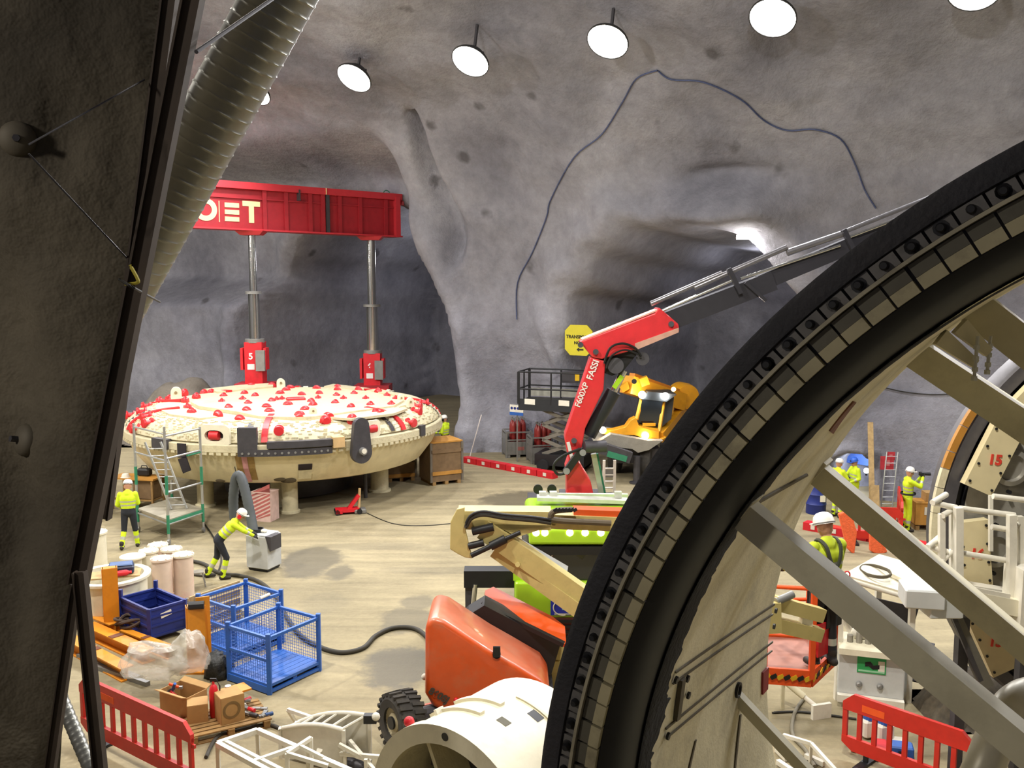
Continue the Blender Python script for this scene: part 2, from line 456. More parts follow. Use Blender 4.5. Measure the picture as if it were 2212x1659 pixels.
sx = np.interp(qs, acc, [p.x for p in sp2]); sz = np.interp(qs, acc, [p.y for p in sp2])
ts = np.concatenate([np.arange(-60, -26, 1.2), np.arange(-26, -16, .4), np.arange(-16, 16, .13), np.arange(16, 50, .6)])
def sstep(a, b, x):
    t = np.clip((x - a) / (b - a), 0, 1); return t * t * (3 - 2 * t)
TT, SX = np.meshgrid(ts, sx, indexing='ij'); _, SZ = np.meshgrid(ts, sz, indexing='ij')
QQ = np.broadcast_to(qs[None, :], TT.shape)
nzv = np.zeros(TT.shape)
for i in range(TT.shape[0]):
    t_ = ts[i]
    for j in range(TT.shape[1]):
        p = (t_ * .16, sx[j] * .16, sz[j] * .16)
        nzv[i, j] = mnoise.noise(p) * .55 + mnoise.noise((p[0] * 3.1, p[1] * 3.1, p[2] * 3.1)) * .2 + mnoise.noise((p[0] * 8, p[1] * 8 + 3, p[2] * 8)) * .07
out = nzv * sstep(0, 2.0, QQ) * 1.0
near = QQ < 14
def niche(ct, cz, r, wob):
    dz = np.maximum(SZ - cz, 0)
    return r + wob - np.sqrt((TT - ct) ** 2 + dz ** 2)
def wobble(k, amp):
    return amp * np.sin(TT * 1.1 + k) * np.cos(SZ * .9 + 2 * k) + amp * .5 * np.sin(TT * 2.7 + SZ * 2.1 + k)
d1 = niche(-7.2, 4.4, 5.95, wobble(.3, .12))
d2 = niche(8.6, 4.3, 4.5, wobble(1.7, .28))
d3 = niche(14.35, .75, .62, wobble(.9, .04))
into = np.where(near, 15 * sstep(-.12, .5, d1), 0) + np.where(near, 11 * sstep(-.25, 1.0, d2), 0) + np.where(near & (SZ > -.2), 2.2 * sstep(-.04, .16, d3), 0)
# lip and flare round the mouths, brow above the right tunnel, vertical groove beside the left one
lip = .45 * np.exp(-((d1 + .7) / .55) ** 2) * (d1 < .1) + .5 * np.exp(-((d2 + .8) / .6) ** 2) * (d2 < 0) + .16 * np.exp(-((d3 + .16) / .14) ** 2) * (d3 < .05)
brow = .9 * np.exp(-((TT - 10.4) / 2.0) ** 2 - ((SZ - 9.3) / .6) ** 2) - .55 * np.exp(-((TT - 10.3) / 1.3) ** 2 - ((SZ - 10.25) / .28) ** 2)
brow = brow - 1.1 * np.exp(-((TT - 2.0) / 2.4) ** 2) * (1 - sstep(2.0, 5.0, SZ))        # the wall steps back behind the gas racks
gw = np.interp(SZ, [7.5, 9, 12, 14], [.28, .5, .22, .05])
groove = -.8 * np.exp(-((TT + .9 + .25 * np.sin(SZ * 1.3)) / gw) ** 2) * sstep(7.0, 8.5, SZ) * (1 - sstep(12.5, 14.2, SZ))
out = out + np.where(near, lip + brow + groove, 0)
into = into + np.where(near, 3.0 * (1 - sstep(-3.6, -2.3, TT)) * sstep(-40, -26, TT) * sstep(5.5, 7.2, SZ) * (1 - sstep(11.5, 13.6, QQ)) * (1 - sstep(-.12, .5, d1)), 0)     # the rock steps back above the left tunnel
# surface direction of the section (pointing into the hall)
ds = np.gradient(sx, qs); dz_ = np.gradient(sz, qs)
ns, nz_ = dz_, -ds
S2 = SX + out * ns[None, :] - into; Z2 = SZ + out * nz_[None, :] * sstep(.3, 1.5, QQ)
Z2 = np.where(QQ < .2, -.15, Z2)
X = HP.x + HU.x * TT + HN.x * S2; Y = HP.y + HU.y * TT + HN.y * S2
nT, nQ = TT.shape
me = bpy.data.meshes.new('wall_back')
vv = np.stack([X, Y, Z2], -1).reshape(-1, 3)
ii = np.arange(nT * nQ).reshape(nT, nQ)
ff = np.stack([ii[:-1, :-1], ii[:-1, 1:], ii[1:, 1:], ii[1:, :-1]], -1).reshape(-1, 4)
me.from_pydata(vv.tolist(), [], ff.tolist())
me.materials.append(ROCK)
me.polygons.foreach_set('use_smooth', [True] * len(ff)); me.update()
wall_back = bpy.data.objects.new('wall_back', me); COL.objects.link(wall_back); wall_back['kind'] = 'structure'

# mucked rock heaped behind the machine parts, at the back left
def mound(name, c, rx, ry, h, label, cat, m, seed=0, n=26):
    mb = MB(); pts = []; fs = []
    for j in range(n + 1):
        for i in range(n + 1):
            a, b = i / n * 2 - 1, j / n * 2 - 1
            d = math.hypot(a, b)
            z = h * max(0, 1 - d ** 2.2) * (1 + .35 * mnoise.noise((a * 2 + seed, b * 2, seed))) + .12 * mnoise.noise((a * 6, b * 6, seed)) * (d < 1)
            pts.append(V(c) + V((a * rx, b * ry, max(z, -.05))))
    for j in range(n):
        for i in range(n):
            q = j * (n + 1) + i; fs.append((q, q + 1, q + n + 2, q + n + 1))
    mb.add(pts, fs)
    return single(name, mb, m, label, cat, smooth=60)
ROCKL = rock_material('loose_shotcrete', '837b70', '625c54', False)
mound('rubble_mound', P(400, 960, 40.0) * V((1, 1, 0)), 2.6, 1.6, 2.6, 'grey rubble mound against the cavern wall behind the round cutter head', 'rubble', ROCKL, 3)

# ================================================================ dark rock pillar wall close on the left
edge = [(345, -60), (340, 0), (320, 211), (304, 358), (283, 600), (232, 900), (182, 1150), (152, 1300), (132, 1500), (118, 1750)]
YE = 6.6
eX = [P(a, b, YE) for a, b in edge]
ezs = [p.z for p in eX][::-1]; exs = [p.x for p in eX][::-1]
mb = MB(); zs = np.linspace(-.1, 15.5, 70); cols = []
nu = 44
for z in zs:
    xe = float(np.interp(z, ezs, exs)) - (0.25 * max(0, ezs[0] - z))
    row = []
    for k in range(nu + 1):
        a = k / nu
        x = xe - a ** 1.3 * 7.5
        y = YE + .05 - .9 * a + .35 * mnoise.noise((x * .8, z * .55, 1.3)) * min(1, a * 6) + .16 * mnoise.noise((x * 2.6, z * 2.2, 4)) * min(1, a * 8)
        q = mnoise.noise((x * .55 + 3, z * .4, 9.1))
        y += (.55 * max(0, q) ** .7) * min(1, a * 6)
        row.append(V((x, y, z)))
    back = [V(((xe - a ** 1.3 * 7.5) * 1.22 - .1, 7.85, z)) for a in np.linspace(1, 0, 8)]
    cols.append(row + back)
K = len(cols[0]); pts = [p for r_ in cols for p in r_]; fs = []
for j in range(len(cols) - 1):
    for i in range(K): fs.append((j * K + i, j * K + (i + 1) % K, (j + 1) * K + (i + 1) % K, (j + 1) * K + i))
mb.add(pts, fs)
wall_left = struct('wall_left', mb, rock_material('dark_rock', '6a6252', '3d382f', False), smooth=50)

# ================================================================ floodlights on the vault
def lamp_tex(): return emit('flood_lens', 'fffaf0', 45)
names = ['white flood lamp on the vault half hidden behind the spiral duct', 'white flood lamp on the vault, first one right of the spiral duct',
         'white flood lamp on the vault above the groove in the wall', 'white flood lamp on the vault above the blue cable loop, middle of the row',
         'white flood lamp on the vault, second from the right end of the row', 'white flood lamp on the vault at the top right, nearest of the row']
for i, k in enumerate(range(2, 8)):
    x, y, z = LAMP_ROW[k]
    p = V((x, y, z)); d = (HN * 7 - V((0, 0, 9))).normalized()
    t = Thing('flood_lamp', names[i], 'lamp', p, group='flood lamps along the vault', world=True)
    mb = MB().lathe([(.02, -.42), (.2, -.40), (.34, -.3), (.56, -.06), (.6, 0), (.6, .04), (.57, .05)], 28, p, d)
    h = t.part('housing', mb, LAMPOFF, smooth=40)
    fin = MB()
    for q in range(6):
        a = q * PI / 3; xx, yy, _ = basis(d)
        o = xx * math.cos(a) + yy * math.sin(a)
        fin.beam(p - d * .4 + o * .12, p - d * .12 + o * .36, .02, .10, up=o)
    t.part('cooling_fins', fin, LAMPOFF)
    t.part('lens', MB().lathe([(.0, .075), (.3, .07), (.54, .045), (.57, .02)], 28, p, d), lamp_tex(), smooth=50)  # lens made oversized, the glare round the lamp put into its width
    up = P(0, 0, 1)
    br = MB().beam(p - d * .3, p - d * .3 + V((0, 0, .9)) - HN * .2, .07, .07).beam(p - d * .3 - HU * .35, p - d * .3 + HU * .35, .06, .06)
    t.part('bracket', br, DGREY)

# ================================================================ foreground shield ring
YAW = R(30); RR = 3.89
RC = V((.898 * RR, .686 * RR, CAMZ - .751 * RR))
RA = V((math.sin(YAW), math.cos(YAW), 0)); RE = V((math.cos(YAW), -math.sin(YAW), 0)); RZ = V((0, 0, 1))
def ringp(t, r, off): return RC + RA * (off * RR) + (RE * math.cos(t) + RZ * math.sin(t)) * (r * RR)
def ring_hit(px, py, r):
    o = V((0, 0, CAMZ)) - RC; d = ray(px, py)
    o2 = o - RA * o.dot(RA); d2 = d - RA * d.dot(RA)
    a = d2.dot(d2); b = 2 * o2.dot(d2); c = o2.dot(o2) - (r * RR) ** 2
    D = b * b - 4 * a * c
    best = None
    for sgn in (-1, 1):
        s = (-b + sgn * math.sqrt(max(D, 0))) / (2 * a)
        q = o + d * s
        off = q.dot(RA) / RR
        if s > 0 and -.02 < off < 1.2: best = (math.atan2(q.dot(RZ), q.dot(RE)) % (2 * PI), off); break
    return best
ring = Thing('shield_ring', 'huge black-edged steel shield ring with cream inside, close at the right', 'tunnel shield', RC * V((1, 1, 0)) + V((0, 0, .1)), world=True)
NB = 200
def ringlathe(prof, m, name, a0=0, a1=2 * PI, n=NB, smooth=50, under=None):
    mb = MB(); full = abs(a1 - a0 - 2 * PI) < 1e-6; k = n if full else n + 1
    vs_ = [ringp(a0 + (a1 - a0) * j / n, r, off) for (r, off) in prof for j in range(k)]
    fs = [(i * k + j, i * k + (j + 1) % k, (i + 1) * k + (j + 1) % k, (i + 1) * k + j) for i in range(len(prof) - 1) for j in range(n)]
    mb.add(vs_, fs); return ring.part(name, mb, m, smooth=smooth, under=under)
ringlathe([(.998, .02), (1.0, .1), (1.0, .74), (.93, .74)], mat('shield_outside', '3a3836', .7, var=.15), 'outer_skin')
ringlathe([(1.0, .05), (1.0, .004), (.994, 0), (.975, 0), (.972, .008), (.955, .010)], mat('shield_black_face', '232226', .75, var=.2, dirt='3a3434', dirt_amt=.4, bump=.25), 'rubber_face')
ringlathe([(.957, .012), (.957, -.006), (.953, -.006), (.9525, .006)], mat('edge_strip', 'a49c84', .5, .2, var=.15, dirt='4a443a', dirt_amt=.5), 'edge_strip')
ringlathe([(.953, .008), (.92, .006)], DGREY, 'backing_flange')
ringlathe([(.921, .004), (.905, .012), (.89, .045), (.886, .06)], BLACK, 'seal_chamfer')
# inner cylinder and its black sealing coat with a ragged edge
ringlathe([(.886, .06), (.885, .3), (.885, .5), (.885, .735), (.93, .74)], SHIELD, 'inner_shell')
mb = MB(); n = 420; pts = []
for j in range(n + 1):
    t = R(40) + R(170) * j / n
    e = .112 + .022 * mnoise.noise((t * 14, 0, 0)) + .016 * mnoise.noise((t * 45, 3, 0)) + .010 * mnoise.noise((t * 120, 3, 1)) + .015 * math.sin(t * 3)
    pts += [ringp(t, .884, .055), ringp(t, .8825, .06), ringp(t, .8825, e), ringp(t, .8845, e + .001)]
mb.add(pts, [(j * 4 + i, j * 4 + i + 1, j * 4 + i + 5, j * 4 + i + 4) for j in range(n) for i in range(3)])
ring.part('seal_coat', mb, mat('seal_coat', '18171a', .85, var=.2, bump=.4, bscale=30), smooth=50)
# clamp blocks with bolts and the segment plates, piece by piece along the part in view
GREYP = mat('clamp_block', '6d6a66', .6, .2, var=.2, dirt='2c2a28', dirt_amt=.6, dscale=6)
SEGD = mat('segment_plate_dark', '5a5648', .6, var=.25, scale=3, dirt='2c2822', dirt_amt=.7, dscale=3)
SEGM = mat('segment_plate', 'a89e7c', .6, var=.18, scale=3, dirt='3a342c', dirt_amt=.75, dscale=2.2)
st = R(1.9)
a0 = R(66)
bolt_me = MB().lathe([(0, .035), (.014, .035), (.02, .02), (.02, 0), (.032, 0), (.032, -.01)], 10, (0, 0, 0)).mesh('bolt', BLACK, smooth=40)
def wedge(t0, t1, r0, r1, o0, o1, sub=2):
    mb = MB(); pts = []
    for j in range(sub + 1):
        t = t0 + (t1 - t0) * j / sub
        pts += [ringp(t, r0, o0), ringp(t, r1, o0), ringp(t, r1, o1), ringp(t, r0, o1)]
    fs = [(j * 4 + i, j * 4 + (i + 1) % 4, j * 4 + 4 + (i + 1) % 4, j * 4 + 4 + i) for j in range(sub) for i in range(4)]
    fs += [(0, 1, 2, 3), tuple(sub * 4 + i for i in range(4))]
    return mb.add(pts, fs)
for k in range(62):
    t = a0 + st * k
    g = R(.09)
    ring.part('clamp_block', wedge(t + g, t + st - g, .958, .973, .004 - (.001 * (k % 3)), .02), GREYP)
    ring.part('segment_plate', wedge(t + g * (1 + (k % 4 == 0) * .7), t + st - g, .9365, .9515, -.001 + .0012 * (k % 2), .012), SEGD)
    ring.part('segment_plate', wedge(t + g * (1 + (k % 4 == 0) * .7), t + st - g, .922, .936, -.004 + .0012 * (k % 2), .012), SEGM)
    c = ringp(t + st * .5, .9655, .003)
    ring.inst('bolt', bolt_me, frame(c, RE, RZ.cross(RE) * 0 + RZ) @ Matrix.Identity(4))
# weld-on plates and marks on the inner shell
def curved_patch(corners, r, th, m, name, label=None, nn=8):
    (ta, oa), (tb, ob), (tc_, oc), (td, od) = corners          # quad in (angle, offset)
    mb = MB(); pts = []
    for lay in (r, r - th):
        for j in range(nn + 1):
            f = j / nn
            for g in (0, 1):
                t0_ = ta + (tb - ta) * f; t1_ = td + (tc_ - td) * f; o0_ = oa + (ob - oa) * f; o1_ = od + (oc - od) * f
                pts.append(ringp(t0_ if g == 0 else t1_, lay, o0_ if g == 0 else o1_))
    h = 2 * (nn + 1); fs = []
    for j in range(nn):
        q = 2 * j
        fs += [(q, q + 1, q + 3, q + 2), (h + q, h + q + 2, h + q + 3, h + q + 1), (q, q + 2, h + q + 2, h + q), (q + 1, h + q + 1, h + q + 3, q + 3)]
    fs += [(0, h, h + 1, 1), (2 * nn, 2 * nn + 1, h + 2 * nn + 1, h + 2 * nn)]
    return ring.part(name, mb.add(pts, fs), m, label=label)
def pix_patch(q, th, m, name, label=None):
    return curved_patch([ring_hit(a, b, .885) for a, b in q], .885, th, m, name, label)
DLINE = mat('weld_seam', '5d5442', .7, var=.2)
pix_patch([(1458, 1450), (1672, 1303), (1672, 1307), (1458, 1454)], .002, DLINE, 'weld_seam')
pix_patch([(1437, 1572), (1668, 1384), (1668, 1388), (1437, 1576)], .002, DLINE, 'weld_seam')
pix_patch([(1452, 1475), (1668, 1325), (1668, 1328), (1452, 1478)], .0025, DLINE, 'weld_seam')
pix_patch([(1438, 1592), (1666, 1404), (1666, 1407), (1438, 1595)], .0025, DLINE, 'weld_seam')
pix_patch([(1466, 1468), (1474, 1462), (1462, 1550), (1454, 1556)], .006, DLINE, 'hinge_plate')
pix_patch([(1500, 1600), (1503, 1597), (1489, 1659), (1486, 1659)], .002, DLINE, 'weld_seam')
pix_patch([(1597, 1545), (1600, 1542), (1588, 1659), (1585, 1659)], .002, DLINE, 'weld_seam')
pix_patch([(1622, 1088), (1742, 1022), (1743, 1026), (1623, 1093)], .003, DLINE, 'weld_seam')
pix_patch([(1645, 1452), (1657, 1440), (1655, 1488), (1644, 1500)], .004, mat('tag_dark_red', '8a2028', .5), 'red_tag', 'dark red oval tag')
pix_patch([(1790, 930), (1842, 866), (1848, 868), (1798, 936)], .002, mat('rust_streak', '7a4a34', .8, var=.3), 'rust_streak')
for q in ((1672, 1318), (1668, 1352), (1455, 1466), (1438, 1588), (1480, 1464), (1482, 1500)):
    t_, o_ = ring_hit(q[0], q[1], .885)
    c = ringp(t_, .883, o_); nd = (ringp(t_, 0, o_) - c).normalized()
    ring.part('bolt', MB().cyl(c, c + nd * .015, .022, 8), BLACK)
t_, o_ = ring_hit(1592, 1490, .885); c = ringp(t_, .885, o_); nd = (ringp(t_, 0, o_) - c).normalized()
ring.part('port_rim', MB().lathe([(.055, 0), (.055, .02), (.04, .02), (.035, .004), (0, .004)], 20, c, nd), BLACK, smooth=40)
# diagonal stiffening braces across the ring
for (a, b, w_, pl) in (((1608, 1108), (2190, 1592), .135, None), ((1768, 1022), (2230, 1412), .15, None), ((1962, 752), (2240, 936), .19, .70), ((2092, 652), (2240, 768), .20, .55), ((1598, 1512), (1745, 1668), .075, None)):
    hit = ring_hit(a[0], a[1], .885)
    off = hit[1] if pl is None else pl
    p0 = ringp(hit[0], .885, off) if pl is None else None
    def on_plane(px, py):
        d = ray(px, py); s = (RC + RA * off * RR - V((0, 0, CAMZ))).dot(RA) / d.dot(RA); return V((0, 0, CAMZ)) + d * s
    if p0 is None: p0 = on_plane(*a)
    p1 = on_plane(*b)
    p0 = p0 - (p1 - p0).normalized() * .04
    p1 = p1 + (p1 - p0).normalized() * .9
    ring.part('brace', MB().beam(p0, p1, w_, w_, up=RA), BRACE)
    if w_ > .1: ring.part('gusset', MB().beam(p0 - (p1 - p0).normalized() * .0, p0 + (p1 - p0).normalized() * .05, w_ * 1.5, w_ * 1.5, up=RA), SHIELD)

# ================================================================ left foreground: spiral duct, poles, wires
def spiral_duct(p0, p1, r, pitch, m, name, label, cat, per=6, n=40, ridge=.012):
    x, y, d = basis(p1 - p0); Ln = (p1 - p0).length; k = int(Ln / pitch * per)
    mb = MB(); pts = []
    for i in range(k + 1):
        s = Ln * i / k
        for j in range(n):
            a = 2 * PI * j / n
            ph = (s / pitch + j / n) % 1
            rr = r + (ridge if ph < 1.01 / per else 0)
            pts.append(p0 + d * s + (x * math.cos(a) + y * math.sin(a)) * rr)
    mb.add(pts, [(i * n + j, i * n + (j + 1) % n, (i + 1) * n + (j + 1) % n, (i + 1) * n + j) for i in range(k) for j in range(n)])
    return single(name, mb, m, label, cat, smooth=60)
DUCT = mat('duct_galvanised', '8d8c84', .42, .7, var=.12, scale=5, dirt='5a5448', dirt_amt=.35)
spiral_duct(P(632, -60, 8.6), P(150, 830, 9.2), .30, .118, DUCT, 'ventilation_duct', 'silver spiral ventilation duct slanting down behind the rusty poles', 'duct', per=10, n=48, ridge=.007)
def pole(name, a, b, y, w, label, m=RUST, cat='pole', y2=None):
    p0, p1 = P(a[0], a[1], y), P(b[0], b[1], y2 or y)
    t = Thing(name, label, cat, p1, world=True)
    t.part('web', MB().beam(p0, p1, w * .35, w * .9, up=(1, 0, 0)), m)
    x, yy, d = basis(p1 - p0, (1, 0, 0))
    for s in (-1, 1): t.part('flange', MB().beam(p0 + yy * s * w / 2, p1 + yy * s * w / 2, w * .95, w * .16, up=(1, 0, 0)), m)
    return t
pole('rusty_pole', (424, -40), (168, 1262), 6.25, .105, 'long rusty steel pole slanting down in front of the spiral duct')
pole('rusty_pole', (372, -40), (222, 1120), 6.4, .085, 'thinner rusty steel pole beside the dark rock edge')
pole('rusty_pole', (172, 1235), (222, 1720), 6.1, .07, 'dark strut leaning right at the lower left, foot of the poles')
pole('rusty_pole', (166, 1262), (100, 1720), 6.3, .06, 'dark strut leaning left at the lower left along the rock')
single('guy_wire', MB().cyl(P(62, 332, 5.6), P(282, 566, 6.4), .006, 6), DGREY, 'thin grey wire running down from the rock bolt plate', 'wire')
single('guy_wire', MB().cyl(P(62, 312, 5.6), P(312, 172, 6.35), .006, 6), DGREY, 'thin grey wire running up from the rock bolt plate', 'wire')
single('tie_rod', MB().cyl(P(424, 112, 6.2), P(600, -10, 7.6), .014, 8), DGREY, 'dark rod slanting across the spiral duct at the top', 'rod')
single('tie_wire', MB().tube(smooth_path([P(258, 604, 6.1), P(300, 628, 6.1), P(345, 652, 8.0)], 5), .010, 6), CABLE, 'dark tie wire looped around the spiral duct', 'wire')
single('strap', MB().tube(smooth_path([P(281, 573, 6.12), P(297, 602, 6.1), P(296, 611, 6.1), P(270, 614, 6.1)], 5), .011, 6), mat('yellow_strap', 'a89a2a', .6), 'short yellow strap tied on the rusty pole', 'strap')
for q, (px, py, lab) in enumerate(((38, 300, 'round rock bolt plate on the dark rock, upper one'), (52, 950, 'round rock bolt plate on the dark rock, lower one'))):
    bpy.context.view_layer.update(); hit_ = wall_left.ray_cast(V((0, 0, CAMZ)), ray(px, py).normalized()); c = hit_[1]; bn = V(hit_[2]); bn = (bn if bn.y < 0 else -bn).normalized()
    t = Thing('rock_bolt', lab, 'bolt plate', c, world=True)
    t.part('plate', MB().lathe([(0, .05), (.04, .05), (.1, .03), (.12, 0), (.12, -.06)], 18, c, bn), mat('bolt_plate', '5d5648', .7, .2), smooth=40)
    t.part('nut', MB().cyl(c + bn * .1, c + bn * .03, .025, 6), DGREY)
spiral_duct(P(128, 1500, 6.7), P(212, 1700, 6.5), .05, .045, GALV, 'spiral_hose', 'thin silver spiral hose at the lower left corner behind the strut', 'hose', per=5, n=16, ridge=.004)
# ================================================================ round cutter head laid on its back
HS = 1.04                     # the head stands 31.2 m away
def zm(z): return CAMZ - (CAMZ - z) * HS
def LP(prof): return [(r_ * HS, zm(z_)) for r_, z_ in prof]
HC = P(622, 900, 31.2); HC = V((HC.x, HC.y, 0))
CH = Thing('cutter_head', 'huge round cream tunnel boring cutter head with red disc cutters lying face up', 'cutter head', HC, world=True)
FZ = zm(3.05)
def hp(az, r, z): a = R(az); return HC + V((math.cos(a) * r * HS, math.sin(a) * r * HS, zm(z)))
HEADC = mat('head_cream', 'cdc3a2', .5, var=.06, scale=4, dirt='7d7258', dirt_amt=.35, dscale=2.2, bump=.3, bscale=14)
HEADC2 = mat('head_skirt_cream', 'dccfa8', .55, var=.06, scale=3, dirt='6d6142', dirt_amt=.4, dscale=.9)
PROF = [(3.75, 3.05), (4.05, 3.03), (4.35, 2.97), (4.6, 2.86), (4.78, 2.71), (4.86, 2.55)]
mb = MB().lathe(LP([(0, 3.0), (1.5, 3.0), (3.0, 3.02), (3.75, 3.05)]), 96, HC)
CH.part('face_disc', mb, HEADC, smooth=30)
CH.part('gauge_rim', MB().lathe(LP(PROF + [(4.84, 2.53)]), 96, HC), HEADC, smooth=35)
CH.part('seam_ring', MB().lathe(LP([(4.80, 2.56), (4.80, 2.50), (4.94, 2.50), (4.96, 2.47), (4.96, 2.29), (4.90, 2.25), (4.80, 2.25)]), 120, HC), HEADC, smooth=30)
CH.part('skirt', MB().lathe(LP([(4.86, 2.27), (4.66, 1.80), (4.30, 1.33), (4.15, 1.28), (3.7, 1.5), (3.5, 2.2)]), 96, HC), HEADC2, smooth=30)
# scalloped lower lip of the seam ring
mb = MB()
for k in range(150):
    a = k * 2.4; p = hp(a, 4.955, 2.245); q = V((-math.sin(R(a)), math.cos(R(a)), 0))
    mb.beam(p - q * .07, p + q * .07, .04, .07)
CH.part('scallop_lip', mb, HEADC, kind='stuff')
# raised centre plate and radial joint plates
poly = [(412, 868), (480, 849), (594, 837), (700, 836), (800, 845), (872, 864), (851, 876), (680, 899), (640, 901), (560, 899), (518, 890), (480, 884), (430, 877)]
def face_poly(poly, z0, z1):
    b = [G(x, y, z1) for x, y in poly]
    k = len(b); mb = MB()
    mb.add([V((p.x, p.y, z0)) for p in b] + b, [tuple(range(k, 2 * k))] + [(i, (i + 1) % k, k + (i + 1) % k, k + i) for i in range(k)])
    return mb
CH.part('centre_plate', face_poly(poly, FZ - .07, FZ + .07), HEADC)
CH.part('raised_plate', face_poly([(345, 884), (352, 872), (400, 876), (420, 884), (470, 900), (430, 903), (365, 894)], FZ - .05, FZ + .03), HEADC)
CH.part('raised_plate', face_poly([(700, 900), (850, 880), (880, 882), (850, 893), (760, 904)], FZ - .05, FZ + .02), HEADC)
CH.part('raised_plate', face_poly([(470, 846), (590, 834), (590, 827), (520, 831), (440, 840)], FZ - .05, FZ + .06), HEADC)
CH.part('raised_plate', face_poly([(700, 834), (790, 842), (850, 852), (880, 856), (830, 842), (720, 829)], FZ - .05, FZ + .05), HEADC)
# disc cutters
disc = MB().lathe([(0, -.11), (.10, -.11), (.12, -.05), (.165, -.022), (.175, 0), (.165, .022), (.12, .05), (.10, .11), (0, .11)], 22, (0, 0, 0)).mesh('disc_cutter', CUTTER, smooth=35)
saddle = MB().prism([(-.2, 0), (.2, 0), (.14, .06), (-.14, .06)], (0, 0, 0), (1, 0, 0), (0, 0, 1), .16).mesh('cutter_saddle', HEADC)
spots = [(400, 865), (424, 857), (483, 857), (479, 869), (405, 880), (414, 890), (471, 896), (494, 882), (528, 852), (551, 857), (524, 864), (536, 873), (533, 888), (518, 902), (576, 881), (582, 891), (618, 845), (605, 852),
         (587, 868), (598, 865), (609, 864), (622, 876), (627, 840), (543, 832), (587, 831), (672, 869), (676, 877), (659, 887), (647, 898), (687, 862), (690, 852), (684, 841), (652, 855), (729, 835), (729, 844), (727, 856), (774, 843), (765, 852),
         (817, 846), (836, 856), (742, 863), (724, 872), (790, 863), (758, 881), (800, 876), (845, 875), (855, 863), (703, 903), (760, 900), (365, 858), (345, 862), (440, 846), (456, 845), (398, 845)]
for (x, y) in spots:
    p = G(x, y, FZ + .04); rad = (p - HC) * V((1, 1, 0))
    if rad.length < .3: rad = V((1, .3, 0))
    rad.normalize()
    if (p - HC).xy.length > 3.9: p.z -= .06
    p.z -= .02
    CH.inst('disc_cutter', disc, frame(p, V((0, 0, 1)).cross(rad), V((0, 0, 1))))
pc = G(639, 862, FZ + .1)
CH.part('centre_cutter_bar', MB().box(pc, (.62, .3, .12), rz=.35, bev=.03), CUTTER)
# curved red bucket lips following the rim
def prof_at(s):
    k = s * (len(PROF) - 1); i = min(int(k), len(PROF) - 2); f = k - i
    return PROF[i][0] + (PROF[i + 1][0] - PROF[i][0]) * f, PROF[i][1] + (PROF[i + 1][1] - PROF[i][1]) * f
def bucket(az, w=.17, s0=0., inner=.35):
    mb = MB(); pts = []; n = 12
    a = R(az); tq = V((-math.sin(a), math.cos(a), 0))
    path = [hp(az, 3.75 - inner, 3.07)] + [hp(az, *prof_at(s0 + (1 - s0) * i / n)) for i in range(n + 1)]
    for i, p in enumerate(path):
        nn_ = (V((math.cos(a), math.sin(a), .0)) * min(1, i / 8) + V((0, 0, 1 - .7 * i / 13))).normalized()
        for (sx_, h_) in ((-w / 2, -.05), (-w / 2, .07), (w / 2, .07), (w / 2, -.05)): pts.append(p + tq * sx_ + nn_ * h_)
    k = len(path)
    mb.add(pts, [(i * 4 + j, i * 4 + (j + 1) % 4, i * 4 + 4 + (j + 1) % 4, i * 4 + 4 + j) for i in range(k - 1) for j in range(4)] + [(0, 1, 2, 3), tuple((k - 1) * 4 + j for j in range(4))])
    CH.part('bucket_lip', mb, CUTTER)
    bk = MB(); bl = MB()
    for s in (.35, .47, .59, .71, .83, .95):
        r_, z_ = prof_at(s); p = hp(az, r_, z_) - tq * .33
        bl.beam(p - tq * .02, p + tq * .16, .09, .10, up=(math.cos(a), math.sin(a), .3))
    pts2 = []
    for i in range(8):
        r_, z_ = prof_at(.25 + .72 * i / 7); pts2 += [hp(az, r_ + .012, z_ + .012) - tq * .52, hp(az, r_ + .012, z_ + .012) - tq * .36]
    bk.add(pts2, [(i * 2, i * 2 + 1, i * 2 + 3, i * 2 + 2) for i in range(7)])
    CH.part('bucket_slot', bk, DGREY)
    CH.part('bucket_tooth_row', bl, CREAM2)
for az in (276, 326, 6, 52, 98, 138, 182, 214): bucket(az)
# rim cutters standing out of the gauge rim
spool = MB().lathe([(0, -.16), (.13, -.16), (.15, -.10), (.08, -.06), (.08, .06), (.15, .10), (.13, .16), (0, .16)], 16, (0, 0, 0)).mesh('rim_cutter', CUTTER, smooth=35)
def rim_cutter(az, s, tilt=0, me=None, out_=.04, name='rim_cutter'):
    r_, z_ = prof_at(s); p = hp(az, r_ + out_, z_); a = R(az)
    tq = V((-math.sin(a), math.cos(a), 0)); rad = V((math.cos(a), math.sin(a), 0))
    CH.inst(name, me or spool, frame(p, tq, V((0, 0, 1)) if not tilt else rad) )
for az, s in ((280.5, .62), (331, .8), (322, .25), (342, .5), (350, .35), (190, .35), (196, .7), (218, .45), (221, .85), (226, .6), (205, .4), (2, .4), (300, .12), (288, .1)):
    rim_cutter(az, s)
